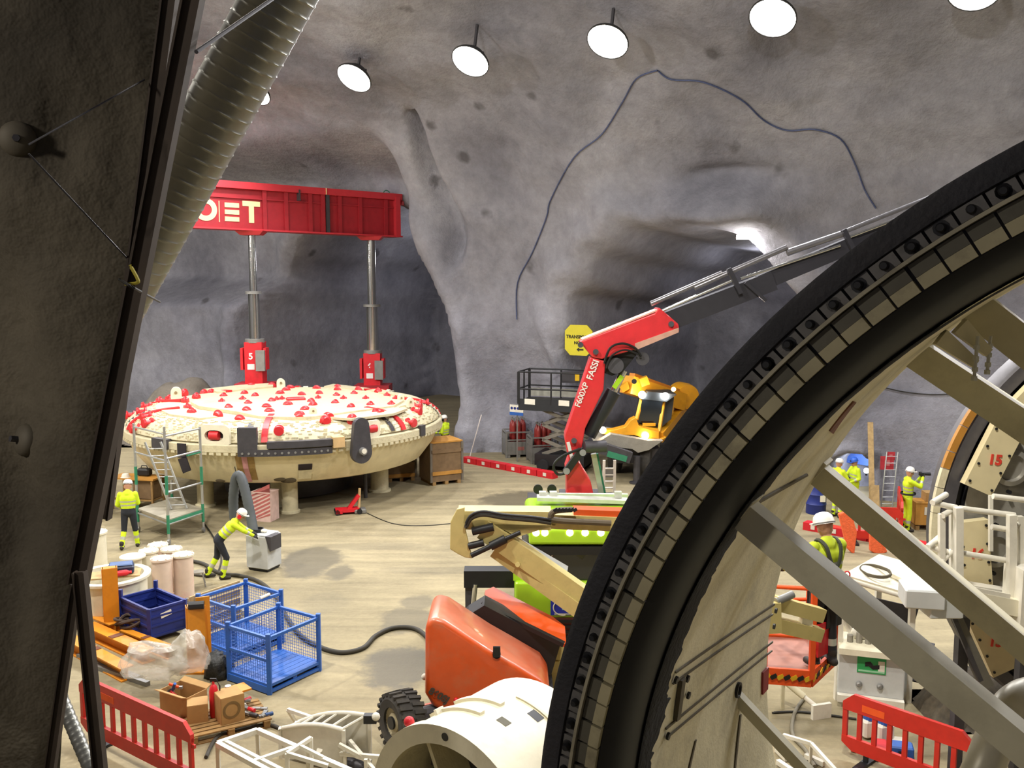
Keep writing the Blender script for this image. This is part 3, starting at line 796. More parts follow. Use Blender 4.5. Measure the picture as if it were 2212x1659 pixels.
# oval window with its cutter, and the second recessed cutter
def window(az, w, h):
    a = R(az); rad = V((math.cos(a), math.sin(a), 0)); tq = V((-math.sin(a), math.cos(a), 0)); c = hp(az, 4.84, 2.74)
    n = 20; mb = MB(); pts = []
    rect = []
    for i in range(n):
        th = 2 * PI * i / n; cx_, sy_ = math.cos(th), math.sin(th)
        k = 1 / max(abs(cx_), abs(sy_)); rect.append((cx_ * k * w / 2, sy_ * k * h / 2))
    hole = [(math.copysign(abs(math.cos(2 * PI * i / n)) ** .7, math.cos(2 * PI * i / n)) * w * .30, math.sin(2 * PI * i / n) * h * .25) for i in range(n)]
    for ring_, dep in ((rect, 0), (rect, .09), (hole, .09), (hole, -.05)):
        pts += [c + tq * x + V((0, 0, y)) + rad * dep for x, y in ring_]
    mb.add(pts, [(q * n + i, q * n + (i + 1) % n, (q + 1) * n + (i + 1) % n, (q + 1) * n + i) for q in range(3) for i in range(n)])
    fr = CH.part('window_plate', mb, CREAM2)
    CH.part('window_recess', MB().add([c + tq * x + V((0, 0, y)) - rad * .04 for x, y in hole], [tuple(range(n))]), BLACK, under=fr)
    CH.part('window_cutter', MB().cyl(c - tq * .15 + rad * .02, c + tq * .13 + rad * .02, .13, 18), CUTTER, under=fr, smooth=40)
window(260, .95, .62)
window(312, .5, .5)
# dark driving band, clamps, strap and link on the front
def band(az0, az1, r0, r1, z0, z1, m, name, n=16, under=None):
    mb = MB(); pts = []
    for i in range(n + 1):
        a = az0 + (az1 - az0) * i / n
        pts += [hp(a, r0, z0), hp(a, r1, z0), hp(a, r1, z1), hp(a, r0, z1)]
    mb.add(pts, [(i * 4 + j, i * 4 + (j + 1) % 4, i * 4 + 4 + (j + 1) % 4, i * 4 + 4 + j) for i in range(n) for j in range(4)] + [(0, 1, 2, 3), tuple(n * 4 + j for j in range(4))])
    return CH.part(name, mb, m, under=under)
b1 = band(268, 297, 4.9, 5.03, 2.19, 2.37, DGREY, 'drive_band')
band(277, 297, 4.86, 5.06, 2.41, 2.59, DGREY, 'drive_band')
band(268, 274, 4.86, 5.02, 2.36, 2.98, DGREY, 'drive_clamp')
band(236, 243, 4.86, 5.04, 2.29, 2.57, DGREY, 'drive_clamp')
band(334, 337, 4.9, 5.02, 2.27, 2.59, DGREY, 'drive_clamp')
mb = MB()
for k in range(14): p = hp(269.5 + k * 2, 5.04, 2.28); mb.cyl(p, p + (p - HC).normalized() * V((1, 1, 0)) * .02, .035, 8)
CH.part('band_bolts', mb, GREY, kind='stuff')
def front_plane(az, r): a = R(az); q_ = hp(az, r, 0); q_.z = -.04; return q_, V((-math.sin(a), math.cos(a), 0)), V((math.cos(a), math.sin(a), 0))
o, tq, rad = front_plane(306, 5.13)
pl = [(.24 * math.cos(t_), .24 * math.sin(t_) + 2.78) for t_ in np.linspace(0, PI, 12)] + [(.32 * math.cos(t_), .32 * math.sin(t_) + 2.0) for t_ in np.linspace(PI, 2 * PI, 14)]
lk = CH.part('lifting_link', MB().prism(pl, o, tq, V((0, 0, 1)), .16), DGREY)
CH.part('link_pin', MB().cyl(o + V((0, 0, 2.05)), o + V((0, 0, 2.05)) + rad * .2, .11, 18), GREY, under=lk)
CH.part('link_cap', MB().cyl(o + V((0, 0, 2.06)) + rad * .19, o + V((0, 0, 2.06)) + rad * .22, .075, 14), WHITE, under=lk)
o, tq, rad = front_plane(299, 5.0)
CH.part('link_bracket', MB().beam(o + V((0, 0, 2.2)), o + V((0, 0, 2.5)), .34, .2, up=rad), mat('bracket_tan', 'c9a878', .5))
o, tq, rad = front_plane(249, 5.02)
CH.part('hanging_strap', MB().beam(o + V((0, 0, 2.36)), o + V((0, 0, 1.95)), .30, .03, up=rad).beam(o + V((0, 0, 1.95)), o + V((0, 0, 1.55)) + tq * .16, .30, .03, up=rad), mat('strap_black', '221c20', .8))
# skirt window, tape and rust patch
def on_skirt(az, z, out_=.02):
    r_ = np.interp(z, [1.33, 1.80, 2.27], [4.30, 4.66, 4.86]) + out_; return hp(az, float(r_), z)
def skirt_patch(az0, az1, z0, z1, m, name, o_=.015):
    mb = MB(); n = 5; pts = []
    for i in range(n + 1):
        az = az0 + (az1 - az0) * i / n; pts += [on_skirt(az, z1, o_), on_skirt(az, 1.80 if z0 < 1.80 < z1 else (z0 + z1) / 2, o_), on_skirt(az, z0, o_)]
    mb.add(pts, [(i * 3 + j, i * 3 + j + 1, i * 3 + j + 4, i * 3 + j + 3) for i in range(n) for j in range(2)])
    return CH.part(name, mb, m)
skirt_patch(266.2, 272.4, 1.42, 2.18, mat('rust_wash', '9a7d4a', .7, var=.25, scale=5, dirt='5d4526', dirt_amt=.6, dscale=5), 'rust_patch')
skirt_patch(268.4, 270.2, 1.36, 2.2, mat('pink_tape', 'c08a8c', .6, var=.1), 'marking_tape', .03)
skirt_patch(286.5, 291.2, 1.70, 1.88, mat('dark_hollow', '2a2022', .9), 'hatch_opening')
skirt_patch(286.6, 291.2, 1.40, 1.69, CREAM, 'hatch_sill', .04)
mb = MB()
for k, (az, z, w_) in enumerate(((280, 1.42, .18), (283, 1.38, .25), (258, 1.37, .15))):
    p = on_skirt(az, z, .02); mb.sphere(p, w_, 10, 6, (1, .2, .35))
CH.part('grease_smear', mb, mat('grease', '4a3e26', .8))
# padeyes
for (x, y, s) in ((381, 862, 1.15), (607, 838, 1.0), (886, 878, .8), (866, 868, .7), (676, 898, .75)):
    p = G(x, y, FZ)
    pl = [(-.16 * s, 0), (.16 * s, 0)] + [(.16 * s * math.cos(t_), .2 * s + .16 * s * math.sin(t_)) for t_ in np.linspace(0, PI, 10)]
    e = CH.part('padeye', MB().prism(pl, p, (.9, .3, 0), (0, 0, 1), .2 * s), CREAM2)
    q = p + V((.03, -.1 * s, .2 * s)); CH.part('padeye_hole', MB().cyl(q, q + V((.01, -.03, 0)), .045 * s, 10), mat('hole_tan', '8a7a54', .7), under=e)
# small hard-facing studs on the rim
mb = MB()
for k in range(900):
    az = random.uniform(175, 365); s = random.uniform(.15, .97); r_, z_ = prof_at(s); p = hp(az, r_, z_ + .0)
    mb.box(p, (.10, .035, .05), rz=R(az + 90))
CH.part('hard_facing_studs', mb, HEADC, kind='stuff')
# stands under the head
for (x, y, r_) in ((627, 1106, .24), (601, 1092, .22), (820, 1060, .30), (445, 1092, .25), (560, 1060, .25), (720, 1052, .25)):
    g = G(x, y); CH.part('support_stand', MB().lathe([(r_ * 1.25, 0), (r_ * 1.25, .06), (r_, .08), (r_, 1.35)], 20, g), CREAM, smooth=35)
CH.part('hub_drum', MB().lathe([(2.1, .05), (2.1, 1.4), (3.5, 1.7)], 40, HC), DGREY, smooth=30)

# ================================================================ red lifting gantry behind the head
BL = P(380, 478, 35.0); BRt = P(855, 514, 40.7)
zb = (P(487, 489, 36.2).z + P(833, 512, 40.4).z) / 2
BL.z = zb; BRt.z = zb - .12
GT = Thing('lifting_gantry', 'red lifting gantry with cream letters on its beam behind the cutter head', 'gantry', V((P(535, 800, 37).x, 37, 0)), world=True)
bx, by, bd = basis(BRt - BL)
H = 1.68
L0, L1 = BL, BRt
def bp(f, up_, out_): return L0 + (L1 - L0) * f + V((0, 0, up_)) + bx * out_
side = 1 if (bx.y < 0) else -1          # towards the camera
GT.part('beam', MB().beam(bp(0, H / 2, 0), bp(1, H / 2, 0), .5, H), GANTRY)
GT.part('top_flange', MB().beam(bp(-.002, H + .0, .0), bp(1.01, H + .0, 0), .86, .26), GANTRY2)
GT.part('bottom_flange', MB().beam(bp(-.002, .03, .0), bp(1.01, .03, 0), .86, .06), GANTRY2)
for f in (.05, .355, .45, .56, .62, .70, .80, .93): GT.part('stiffener', MB().beam(bp(f, .05, .32 * side), bp(f, H - .1, .32 * side), .06, .16, up=bd), GANTRY)
GT.part('rail', MB().beam(bp(0, H * .72, .28 * side), bp(1, H * .72, .28 * side), .07, .05), GANTRY)
GT.part('joint_strap', MB().beam(bp(.64, .0, .36 * side), bp(.64, H + .1, .36 * side), .12, .12, up=bd), DGREY)
GT.part('joint_mark', MB().beam(bp(.63, H - .12, .44 * side), bp(.63, H + .13, .44 * side), .06, .02, up=bd), LETTER)
GT.part('end_plate', MB().beam(bp(.985, 0, 0), bp(.985, H, 0), .95, .22, up=bd), GANTRY2)
GT.part('end_bracket', MB().box(bp(1.03, H - .1, 0), (.3, .4, .4)).box(bp(1.03, H + .18, 0), (.08, .08, .2)), GANTRY2)
GT.part('bolt_plate', MB().beam(bp(.505, H * .74, .36 * side), bp(.505, H * .99, .36 * side), .3, .04, up=bd), DGREY)
tex = text_mesh('O', 1.05, LETTER, .01, .045)
nrm = bx * side
def gletter(me, f, up_): return GT.inst('beam_letter', me, frame(bp(f, up_, .262 * side), bd, V((0, 0, 1))))
gletter(tex, .110, .66); gletter(text_mesh('T', 1.05, LETTER, .01, .05), .30, .66)
mb = MB()
for q in range(3): mb.box((0, -.26 + .26 * q, 0), (.56, .17, .02))
gletter(mb.mesh('beam_letter', LETTER), .218, .66)
gletter(MB().box((0, 0, 0), (.03, .78, .02)).mesh('beam_letter', LETTER), .165, .66)
GT.part('shackle', MB().tube([bp(.955, H + .12 + .16 * math.sin(a), .0) + bd * .16 * math.cos(a) for a in np.linspace(0, PI, 9)], .02, 6), GREENC)
def leg(px, y, f, r1, r2, rb, y_mid, y_bot, y_base, num):
    top = bp(f, 0, 0); x, yy = top.x, top.y
    zm = P(px, y_mid, y).z; zb_ = P(px, y_bot, y).z; zf = P(px, y_base, y).z
    c = lambda z: V((x, yy, z))
    GT.part('leg_head', MB().beam(c(top.z - .16), c(top.z), .75, .6, w2=1.1, h2=.8), GANTRY2)
    GT.part('upper_ram', MB().cyl(c(zm), c(top.z - .1), r1, 20), CHROME, smooth=40)
    GT.part('collar', MB().cyl(c(zm - .05), c(zm + .05), r2 * 1.45, 20), GREY, smooth=40)
    GT.part('lower_ram', MB().cyl(c(zb_), c(zm), r2, 20), CHROME, smooth=40)
    GT.part('collar', MB().cyl(c(zb_ - .02), c(zb_ + .12), rb * 1.05, 20), GREY, smooth=40)
    b = GT.part('leg_base', MB().box(c((zf + zb_) / 2), (rb * 1.9, rb * 1.9, zb_ - zf)), RED)
    GT.part('leg_foot', MB().box(c(zf - .25), (rb * 4.0, rb * 3.2, .5)).box(c((zf - .5) / 2), (rb * 3.2, rb * 3.2, zf - .5)), GANTRY)
    for s in (-1, 1): GT.part('side_rail', MB().box(c(zb_ - .65) + V((s * rb * 1.25, -.1, 0)), (.1, .5, .85)), RED, under=b)
    GT.part('control_box', MB().box(c(zb_ - .7) + V((rb * .85, -rb * 1.1, 0)), (.35, .2, .8)), GREY, under=b)
    GT.inst('leg_number', text_mesh(num, .34, LETW, .006, .01), frame(c(zb_ - .55) + V((-rb * .25, -rb * .96, 0)), (1, 0, 0), (0, 0, 1)), under=b)
    GT.part('number_bar', MB().box(c(zb_ - .95) + V((-rb * .25, -rb * .97, 0)), (.28, .02, .22)), LETW, under=b)
leg(535, 36.9, .31, .145, .215, .36, 632, 738, 826, '5')
leg(800, 40.0, .87, .185, .255, .37, 660, 762, 830, '6')
# ================================================================ people
def person(name, label, loc, rz, pose=None, height=1.78, helmet=HELW, jacket=HIVIS, trouser=NAVY, shin=HIVIS, muffs=None, belt=None, voxel=.0135, gloves=GLOVE, waistband=None, thing_parts=None, hair='3a2c20'):
    J = dict(pelvis=(0, 0, .95), waist=(0, .01, 1.10), chest=(0, .0, 1.33), neck=(0, 0, 1.50), head=(0, .025, 1.64),
             sr=(.185, 0, 1.435), er=(.25, -.02, 1.16), wr=(.27, .08, .93), sl=(-.185, 0, 1.435), el=(-.25, -.02, 1.16), wl=(-.27, .08, .93),
             hr=(.095, 0, .93), kr=(.11, .03, .5), ar=(.12, -.01, .09), hl=(-.095, 0, .93), kl=(-.11, .03, .5), al=(-.12, -.01, .09))
    toes = dict(ar=(0, 1), al=(0, 1))
    for k, v in (pose or {}).items():
        if k in ('tr', 'tl'): toes['a' + k[1]] = v
        else: J[k] = v
    J = {k: V(v) for k, v in J.items()}
    caps = []            # a, b, ra, rb, material tag
    def cap(a, b, ra, rb, tag): caps.append((V(a), V(b), ra, rb, tag))
    sx = (J['sr'] - J['sl']).normalized(); hx = (J['hr'] - J['hl']).normalized()
    for s in (-1, 1):
        cap(J['pelvis'] + hx * s * .075, J['waist'] + hx * s * .065, .115, .105, 2)
        cap(J['waist'] + hx * s * .07, J['chest'] + sx * s * .085, .112, .125, 1)
        cap(J['chest'] + sx * s * .085, J['neck'] + sx * s * .05 - (J['neck'] - J['chest']) * .25, .12, .075, 1)
    cap(J['pelvis'], J['waist'], .12, .12, 2); cap(J['waist'], J['chest'], .125, .135, 1)
    fwd_h = None
    hd = (J['head'] - J['neck']).normalized(); side_ = sx
    fw = hd.cross(side_); fw = fw if fw.length > 0 else V((0, 1, 0)); fw = -fw.normalized() if fw.dot(V((0, 1, 0))) < 0 else fw.normalized()
    if 'look' in J: fw = J['look'].normalized(); side_ = fw.cross(hd).normalized()
    cap(J['neck'] - hd * .06, J['neck'] + hd * .005, .082, .07, 1)
    cap(J['neck'] + hd * .03, J['head'] - hd * .03, .056, .056, 0)
    cap(J['head'] + hd * .03 - fw * .012, J['head'] - hd * .02, .092, .082, 0)
    cap(J['head'] - hd * .02 + fw * .02, J['head'] - hd * .085 + fw * .045, .072, .042, 0)
    cap(J['head'] + hd * .005 + fw * .088, J['head'] - hd * .03 + fw * .108, .010, .018, 0)      # nose
    for s in (-1, 1): cap(J['head'] + side_ * s * .088 + hd * .01, J['head'] + side_ * s * .09 - hd * .035, .017, .014, 0)   # ears
    for e in 'rl':
        cap(J['s' + e], J['e' + e], .072, .056, 1); cap(J['e' + e], J['w' + e], .055, .042, 1)
        d = (J['w' + e] - J['e' + e]).normalized(); x_, y_, _ = basis(d, sx)
        hand = J['w' + e] + d * .10
        cap(J['w' + e], hand, .036, .036, 5)
        for q, (o_, ln) in enumerate(((-.03, .06), (-.01, .075), (.012, .07), (.032, .055))):
            b0 = hand + y_ * o_; b1 = b0 + d * ln * .55; b2 = b1 + (d * .6 + x_ * .8).normalized() * ln * .5
            cap(b0, b1, .0125, .0115, 5); cap(b1, b2, .0115, .010, 5)
        tb = J['w' + e] + d * .03 + y_ * .03; cap(tb, tb + (d * .6 + y_ * .7).normalized() * .06, .014, .012, 5)
        cap(J['h' + e], J['k' + e], .098, .072, 2); cap(J['k' + e], J['a' + e], .072, .058, 3)
        t_ = V((toes['a' + e][0], toes['a' + e][1], 0)).normalized()
        a_ = J['a' + e]
        cap(a_ + V((0, 0, .08)), a_, .06, .055, 4); cap(a_ - t_ * .04 - V((0, 0, .035)), a_ + t_ * .15 - V((0, 0, .045)), .05, .043, 4)
    mb = MB()
    for a, b, ra, rb, tag in caps:
        if (b - a).length > 1e-4: mb.cyl(a, b, ra, 12, rb)
        mb.sphere(a, ra, 12, 8); mb.sphere(b, rb, 12, 8)
    me0 = bpy.data.meshes.new('tmp'); me0.from_pydata([tuple(p) for p in mb.v], [], mb.f)
    ob = bpy.data.objects.new('tmp', me0); COL.objects.link(ob)
    md = ob.modifiers.new('r', 'REMESH'); md.mode = 'VOXEL'; md.voxel_size = voxel
    ms = ob.modifiers.new('s', 'SMOOTH'); ms.factor = .5; ms.iterations = 2
    me = bpy.data.meshes.new_from_object(ob.evaluated_get(bpy.context.evaluated_depsgraph_get()))
    bpy.data.objects.remove(ob); bpy.data.meshes.remove(me0)
    nf = len(me.polygons); C = np.zeros(nf * 3); me.polygons.foreach_get('center', C); C = C.reshape(-1, 3)
    best = np.full(nf, 1e9); tagv = np.zeros(nf, int); tt = np.zeros(nf); ci = np.zeros(nf, int)
    for i, (a, b, ra, rb, tag) in enumerate(caps):
        A = np.array(a); D = np.array(b) - A; L2 = max((D * D).sum(), 1e-9)
        t_ = np.clip(((C - A) @ D) / L2, 0, 1)
        d_ = np.linalg.norm(C - A - t_[:, None] * D, axis=1) - (ra + (rb - ra) * t_)
        m_ = d_ < best; best[m_] = d_[m_]; tagv[m_] = tag; tt[m_] = t_[m_]; ci[m_] = i
    for i, (a, b, ra, rb, tag) in enumerate(caps):        # reflective tape round chest, sleeves and shins
        m_ = ci == i
        if tag == 1 and ra > .1: k = m_ & (((tt > .18) & (tt < .36)) | ((tt > .62) & (tt < .8))); tagv[k] = 6 if rb > .1 else tagv[k]
        if tag == 1 and ra < .06: k = m_ & (tt > .35) & (tt < .6); tagv[k] = 6
        if tag == 3: k = m_ & (tt > .42) & (tt < .62); tagv[k] = 6; k = m_ & (tt < .12); tagv[k] = 2
    for q in (SKIN, jacket, trouser, shin, BOOT, gloves, REFL): me.materials.append(q)
    me.polygons.foreach_set('material_index', tagv.tolist()); me.polygons.foreach_set('use_smooth', [True] * nf); me.name = 'body'; me.update()
    T = Thing(name, label, 'person', loc, rz, group=None)
    k = height / 1.78; T.o.scale = (k, k, k)
    T.part('body', me, None)
    # hard hat on the crown
    o = J['head'] + hd * .055
    prof = [(.128, -.012), (.122, .0), (.12, .035), (.105, .085), (.07, .118), (.025, .13), (0, .131)]
    hm = MB().lathe([(r_, h) for r_, h in prof], 24, o, hd, fw)
    bt = [(.125 * math.cos(a), .125 * math.sin(a)) for a in np.linspace(R(25), R(155), 9)] + [(.10 * math.cos(a), .125 + .065 * math.sin(a)) for a in np.linspace(R(155), R(25), 9)]
    hm.prism(bt, o - hd * .004, side_, fw, .012)
    h = T.part('hard_hat', hm, helmet, smooth=50)
    T.part('hat_band', MB().lathe([(.1285, .0), (.1285, .016)], 24, o - hd * .006, hd, fw), GREY, under=h)
    T.part('lamp', MB().box(o + fw * .125 + hd * .03, (.04, .03, .03)), BLACK, under=h)
    ey = MB()
    for s in (-1, 1): ey.sphere(J['head'] + hd * .018 + side_ * s * .034 + fw * .088, .011, 8, 6)
    T.part('eyes', ey, BLACK)
    T.part('mouth', MB().beam(J['head'] - hd * .072 + fw * .089 - side_ * .022, J['head'] - hd * .072 + fw * .089 + side_ * .022, .008, .008), mat('lips', '8a4a40', .6))
    if muffs:
        m2 = MB()
        for s in (-1, 1): m2.cyl(J['head'] + side_ * s * .085 - hd * .01, J['head'] + side_ * s * .135 - hd * .01, .045, 12)
        T.part('ear_muffs', m2, muffs)
    if belt: T.part('belt', MB().lathe([(.2, -.025), (.205, 0), (.2, .025)], 24, J['waist'] - V((0, 0, .03)), (0, 0, 1)), belt)
    return T, J
def gz(px, py, z=0.): g = G(px, py, z); return (g.x, g.y, z)
# bending over the grey cabinet
person('person', 'worker in yellow jacket and red ear muffs bending towards the grey cabinet', gz(480, 1249), R(-75),
       dict(pelvis=(0, -.05, .93), waist=(0, .06, 1.05), chest=(0, .24, 1.22), neck=(0, .37, 1.36), head=(0, .45, 1.47), look=(0.1, .9, -.35),
            sr=(.17, .30, 1.31), er=(.22, .52, 1.16), wr=(.15, .72, 1.02), sl=(-.17, .30, 1.31), el=(-.24, .50, 1.12), wl=(-.12, .70, 1.03),
            hr=(.095, -.05, .92), kr=(.11, .12, .52), ar=(.12, .02, .09), hl=(-.095, -.05, .92), kl=(-.12, -.10, .50), al=(-.12, -.33, .10)), muffs=RED)
# seen from behind, walking
person('person', 'worker seen from behind in yellow jacket walking beside the scaffold', gz(281, 1184), R(12),
       dict(kr=(.14, .05, .5), ar=(.17, .12, .09), kl=(-.12, -.02, .5), al=(-.17, -.16, .10), er=(.24, .05, 1.18), wr=(.12, .27, 1.10), el=(-.27, .03, 1.16), wl=(-.22, .24, 1.02), head=(0, .06, 1.63), look=(.1, 1, -.3)))
person('person', 'worker in orange and yellow jacket half hidden behind the rusty pole', gz(222, 1112), R(30),
       dict(er=(.28, .1, 1.2), wr=(.2, .32, 1.2), wl=(-.2, .3, 1.1)), jacket=HIOR, trouser=HIVIS)
person('person', 'worker in yellow jacket standing behind the right rim of the cutter head', gz(962, 998), R(60),
       dict(er=(.26, .12, 1.2), wr=(.18, .34, 1.15), wl=(-.16, .32, 1.12)), trouser=NAVY, muffs=BLACK)
person('person', 'worker in full yellow suit and white helmet by the small wall opening', gz(1807, 1117), R(-60),
       dict(er=(.26, .12, 1.2), wr=(.05, .3, 1.22), el=(-.24, .1, 1.2), wl=(-.02, .32, 1.2), look=(-.4, 1, -.2)), trouser=HIVIS, shin=HIVIS, height=1.72)
person('person', 'worker in yellow jacket and blue helmet by the small wall opening', gz(1843, 1108), R(100),
       dict(er=(.26, .12, 1.2), wr=(.1, .32, 1.25), wl=(-.2, .25, 1.05)), helmet=HELBLUE, trouser=HIVIS, height=1.66)
pt, pj = person('person', 'photographer in yellow suit with navy waist holding a camera to the face', gz(1957, 1147), R(-95),
       dict(er=(.22, .26, 1.30), wr=(.07, .36, 1.53), el=(-.22, .26, 1.30), wl=(-.08, .36, 1.52), look=(0, 1, -.05)), trouser=HIVIS, shin=HIVIS, belt=NAVY)
lw = Thing('photo_camera', 'black camera with a long lens held by the photographer', 'camera', pt.M @ V((0, .32, 1.62)), R(-95))
lw.part('camera_body', MB().box((0, 0, 0), (.14, .07, .1), bev=.01), BLACK)
lw.part('lens', MB().lathe([(.035, .03), (.04, .1), (.045, .2), (.045, .26), (.03, .26)], 16, (0, 0, 0), (0, 1, 0)), BLACK, smooth=40)
lw.part('grip', MB().box((.06, .03, -.01), (.03, .06, .09)), RUBBER)
# ================================================================ grey suction cabinet with its thick hose
g = G(571, 1228); rz = R(-22)
T = Thing('suction_cabinet', 'light grey suction cabinet on castors in front of the bending worker', 'cabinet', g, rz)
T.part('cabinet_body', MB().box((0, 0, .47), (.62, .55, .80), bev=.02), LGREY)
T.part('base_skirt', MB().box((0, 0, .05), (.55, .48, .06)), BLACK)
for sx_ in (-1, 1):
    for sy_ in (-1, 1): T.part('castor', MB().cyl((sx_ * .24 - .02, sy_ * .2, .03), (sx_ * .24 + .02, sy_ * .2, .03), .03, 12), RUBBER)
T.part('control_panel', MB().prism([(-.03, 0), (.14, 0), (.14, -.34), (.10, -.36)], (.30, -.1, .90), (1, 0, 0), (0, 0, 1), .40), DGREY)
T.part('top_lid', MB().box((0, 0, .885), (.56, .50, .03), bev=.01), LGREY)
T.part('side_panel', MB().box((-.313, 0, .45), (.008, .42, .6)), GREY)
T.part('inlet_collar', MB().lathe([(.13, 0), (.13, .08), (.15, .08), (.15, 0)], 20, (-.16, .0, .9)), BLACK, smooth=40)
T.part('hose_clip', MB().box((.02, .0, .94), (.16, .12, .07), bev=.02), WHITE)
hp_ = smooth_path([P(549, 1158, g.y), P(541, 1112, g.y + .2), P(530, 1062, g.y + .35), P(521, 1033, g.y + .45), P(513, 1028, g.y + .5), P(507, 1046, g.y + .55), P(504, 1088, g.y + .6), P(508, 1135, g.y + .6)], 10)
rr = [.115 + .010 * (i % 2) for i in range(len(hp_))]
single('corrugated_hose', MB().tube(hp_, rr, 16), mat('hose_grey', '4a4e50', .6, var=.1), 'thick dark grey corrugated hose arching up from the grey cabinet', 'hose', smooth=70)
single('hanging_line', MB().cyl(P(510, 1022, g.y + .5), P(507, 1008, g.y + .5), .012, 6), CABLE, 'short line holding up the thick corrugated hose', 'rope')
# ================================================================ aluminium scaffold with ladder
T = Thing('scaffold_tower', 'aluminium scaffold tower with green clamps beside the cutter head', 'scaffold', G(363, 1135), world=True)
c0, c1, c3 = [V((q.x, q.y, 0)) for q in (G(363, 1125, .65), G(438, 1100, .65), G(297, 1100, .65))]; c2 = c1 + c3 - c0
cs = [c0, c1, c2, c3]; hts = [3.15, 2.95, 1.2, 3.05]
for c, h in zip(cs, hts):
    T.part('post', MB().cyl(c + V((0, 0, .08)), c + V((0, 0, h)), .035, 10), ALU, smooth=40)
    T.part('castor', MB().cyl(c + V((-.03, 0, .08)), c + V((.03, 0, .08)), .08, 12), GREY)
    for z in (.55, 1.6):
        if z < h: T.part('clamp', MB().cyl(c + V((0, 0, z - .25)), c + V((0, 0, z + .25)), .042, 10), GREENC, smooth=40)
for (i, j, zz) in ((0, 1, (.55, 1.4, 2.3, 2.9)), (0, 3, (.55, 2.25, 2.95)), (1, 2, (.55,)), (2, 3, (.55,))):
    for z in zz: T.part('rail', MB().cyl(cs[i] + V((0, 0, z)), cs[j] + V((0, 0, z)), .025, 8), ALU, smooth=40)
T.part('green_rail', MB().cyl(cs[1] + V((0, 0, 2.25)), cs[1].lerp(cs[0], .4) + V((0, 0, 2.25)), .030, 8), GREENC)
deck = MB().prism([(0, 0), (1, 0), (1, 1), (0, 1)], c0 + V((0, 0, .65)), c1 - c0, c3 - c0, .05)
T.part('deck', deck, mat('deck_board', '8d8674', .7, var=.1, dirt='5d5644', dirt_amt=.4))
T.part('deck_edge', MB().beam(c0 + V((0, 0, .60)), c1 + V((0, 0, .60)), .03, .1), GREENC)
T = Thing('step_ladder', 'aluminium ladder leaning inside the scaffold tower', 'ladder', G(372, 1092), world=True)
a = c0.lerp(c2, .45) + V((.25, .0, .69)); b = P(330, 955, a.y + .35)
off_ = V((.2, .04, 0))
for s in (-1, 1): T.part('ladder_rail', MB().beam(a + off_ * s, b + off_ * s, .03, .06), ALU)
for k in range(9):
    q = a.lerp(b, .06 + k * .105); T.part('rung', MB().cyl(q - off_, q + off_, .016, 8), ALU)
# work table with wooden crate under, behind the scaffold
g = G(300, 1096); T = Thing('work_table', 'orange-topped work table with clutter behind the scaffold', 'table', g, R(-12))
T.part('table_top', MB().box((0, 0, .95), (1.5, .7, .05)), PLY)
for sx_ in (-1, 1):
    for sy_ in (-1, 1): T.part('leg', MB().box((sx_ * .68, sy_ * .3, .46), (.06, .06, .92)), WOOD)
T.part('shelf', MB().box((0, 0, .3), (1.35, .6, .04)), WOOD)
single('wooden_crate', MB().box(g + V((.3, -.05, .62)), (.65, .5, .56), rz=R(-12)), BROWNC, 'brown wooden crate on the shelf of the orange-topped table', 'crate')
T = Thing('tool_bag', 'black tool bag on the orange-topped table', 'bag', g + V((.2, .05, .975)), R(-12))
T.part('bag_body', MB().box((0, 0, .12), (.42, .25, .24), bev=.05), BLACK); T.part('handle', MB().tube([(-.12, 0, .22), (-.08, 0, .32), (.08, 0, .32), (.12, 0, .22)], .015, 6), NAVY)
single('helmet_on_table', MB().lathe([(.15, 0), (.12, .01), (.12, .05), (.09, .11), (0, .13)], 18, g + V((-.3, -.15, .975))), HELW, 'white helmet lying on the orange-topped table', 'helmet', smooth=40)
# ================================================================ red striped box, jack and crates under the head
g = G(574, 1122); T = Thing('striped_box', 'red and white striped box standing under the cutter head', 'box', g, R(-15))
T.part('box_body', MB().box((0, 0, .42), (.6, .5, .84)), mat('pale_pink', 'd2b4aa', .6))
for k in range(9):
    z0 = -.1 + k * .115
    mb = MB().prism([(-.3, max(0, z0)), (.3, max(0, z0 + .3) if z0 + .3 > 0 else 0), (.3, min(.84, z0 + .36)), (-.3, min(.84, z0 + .06) if z0 + .06 > 0 else 0)], (0, -.252, 0), (1, 0, 0), (0, 0, 1), .006)
    T.part('red_stripe', mb, mat('stripe_red', 'b0605c', .6))
T.part('lid', MB().box((0, 0, .85), (.62, .52, .03)), mat('pale_pink', 'd2b4aa'))
g = G(772, 1108); T = Thing('bottle_jack', 'red hydraulic trolley jack with tan handle under the cutter head', 'jack', g, R(15))
T.part('jack_frame', MB().box((-.3, 0, .12), (.7, .3, .1)).box((-.55, 0, .1), (.2, .4, .1)), RED)
T.part('lift_arm', MB().beam((-.25, 0, .15), (.05, 0, .55), .14, .1), RED)
for sx_ in (-.6, .05):
    T.part('wheel', MB().cyl((sx_, -.2, .08), (sx_, .2, .08), .08, 14), BLACK)
T.part('handle', MB().cyl((.05, 0, .15), (.08, .0, .75), .04, 8), mat('handle_tan', 'c9a878', .6))
T.part('base', MB().box((.08, 0, .07), (.35, .35, .14), bev=.03), GREY)
T = Thing('ram_stand', 'small red screw stand under the front rim of the cutter head', 'stand', G(790, 1075), 0)
T.part('stem', MB().cyl((0, 0, 0), (0, 0, 1.0), .06, 12), DGREY); T.part('saddle', MB().lathe([(.08, .95), (.2, .98), (.2, 1.04), (.05, 1.08), (0, 1.08)], 18), RED, smooth=40)
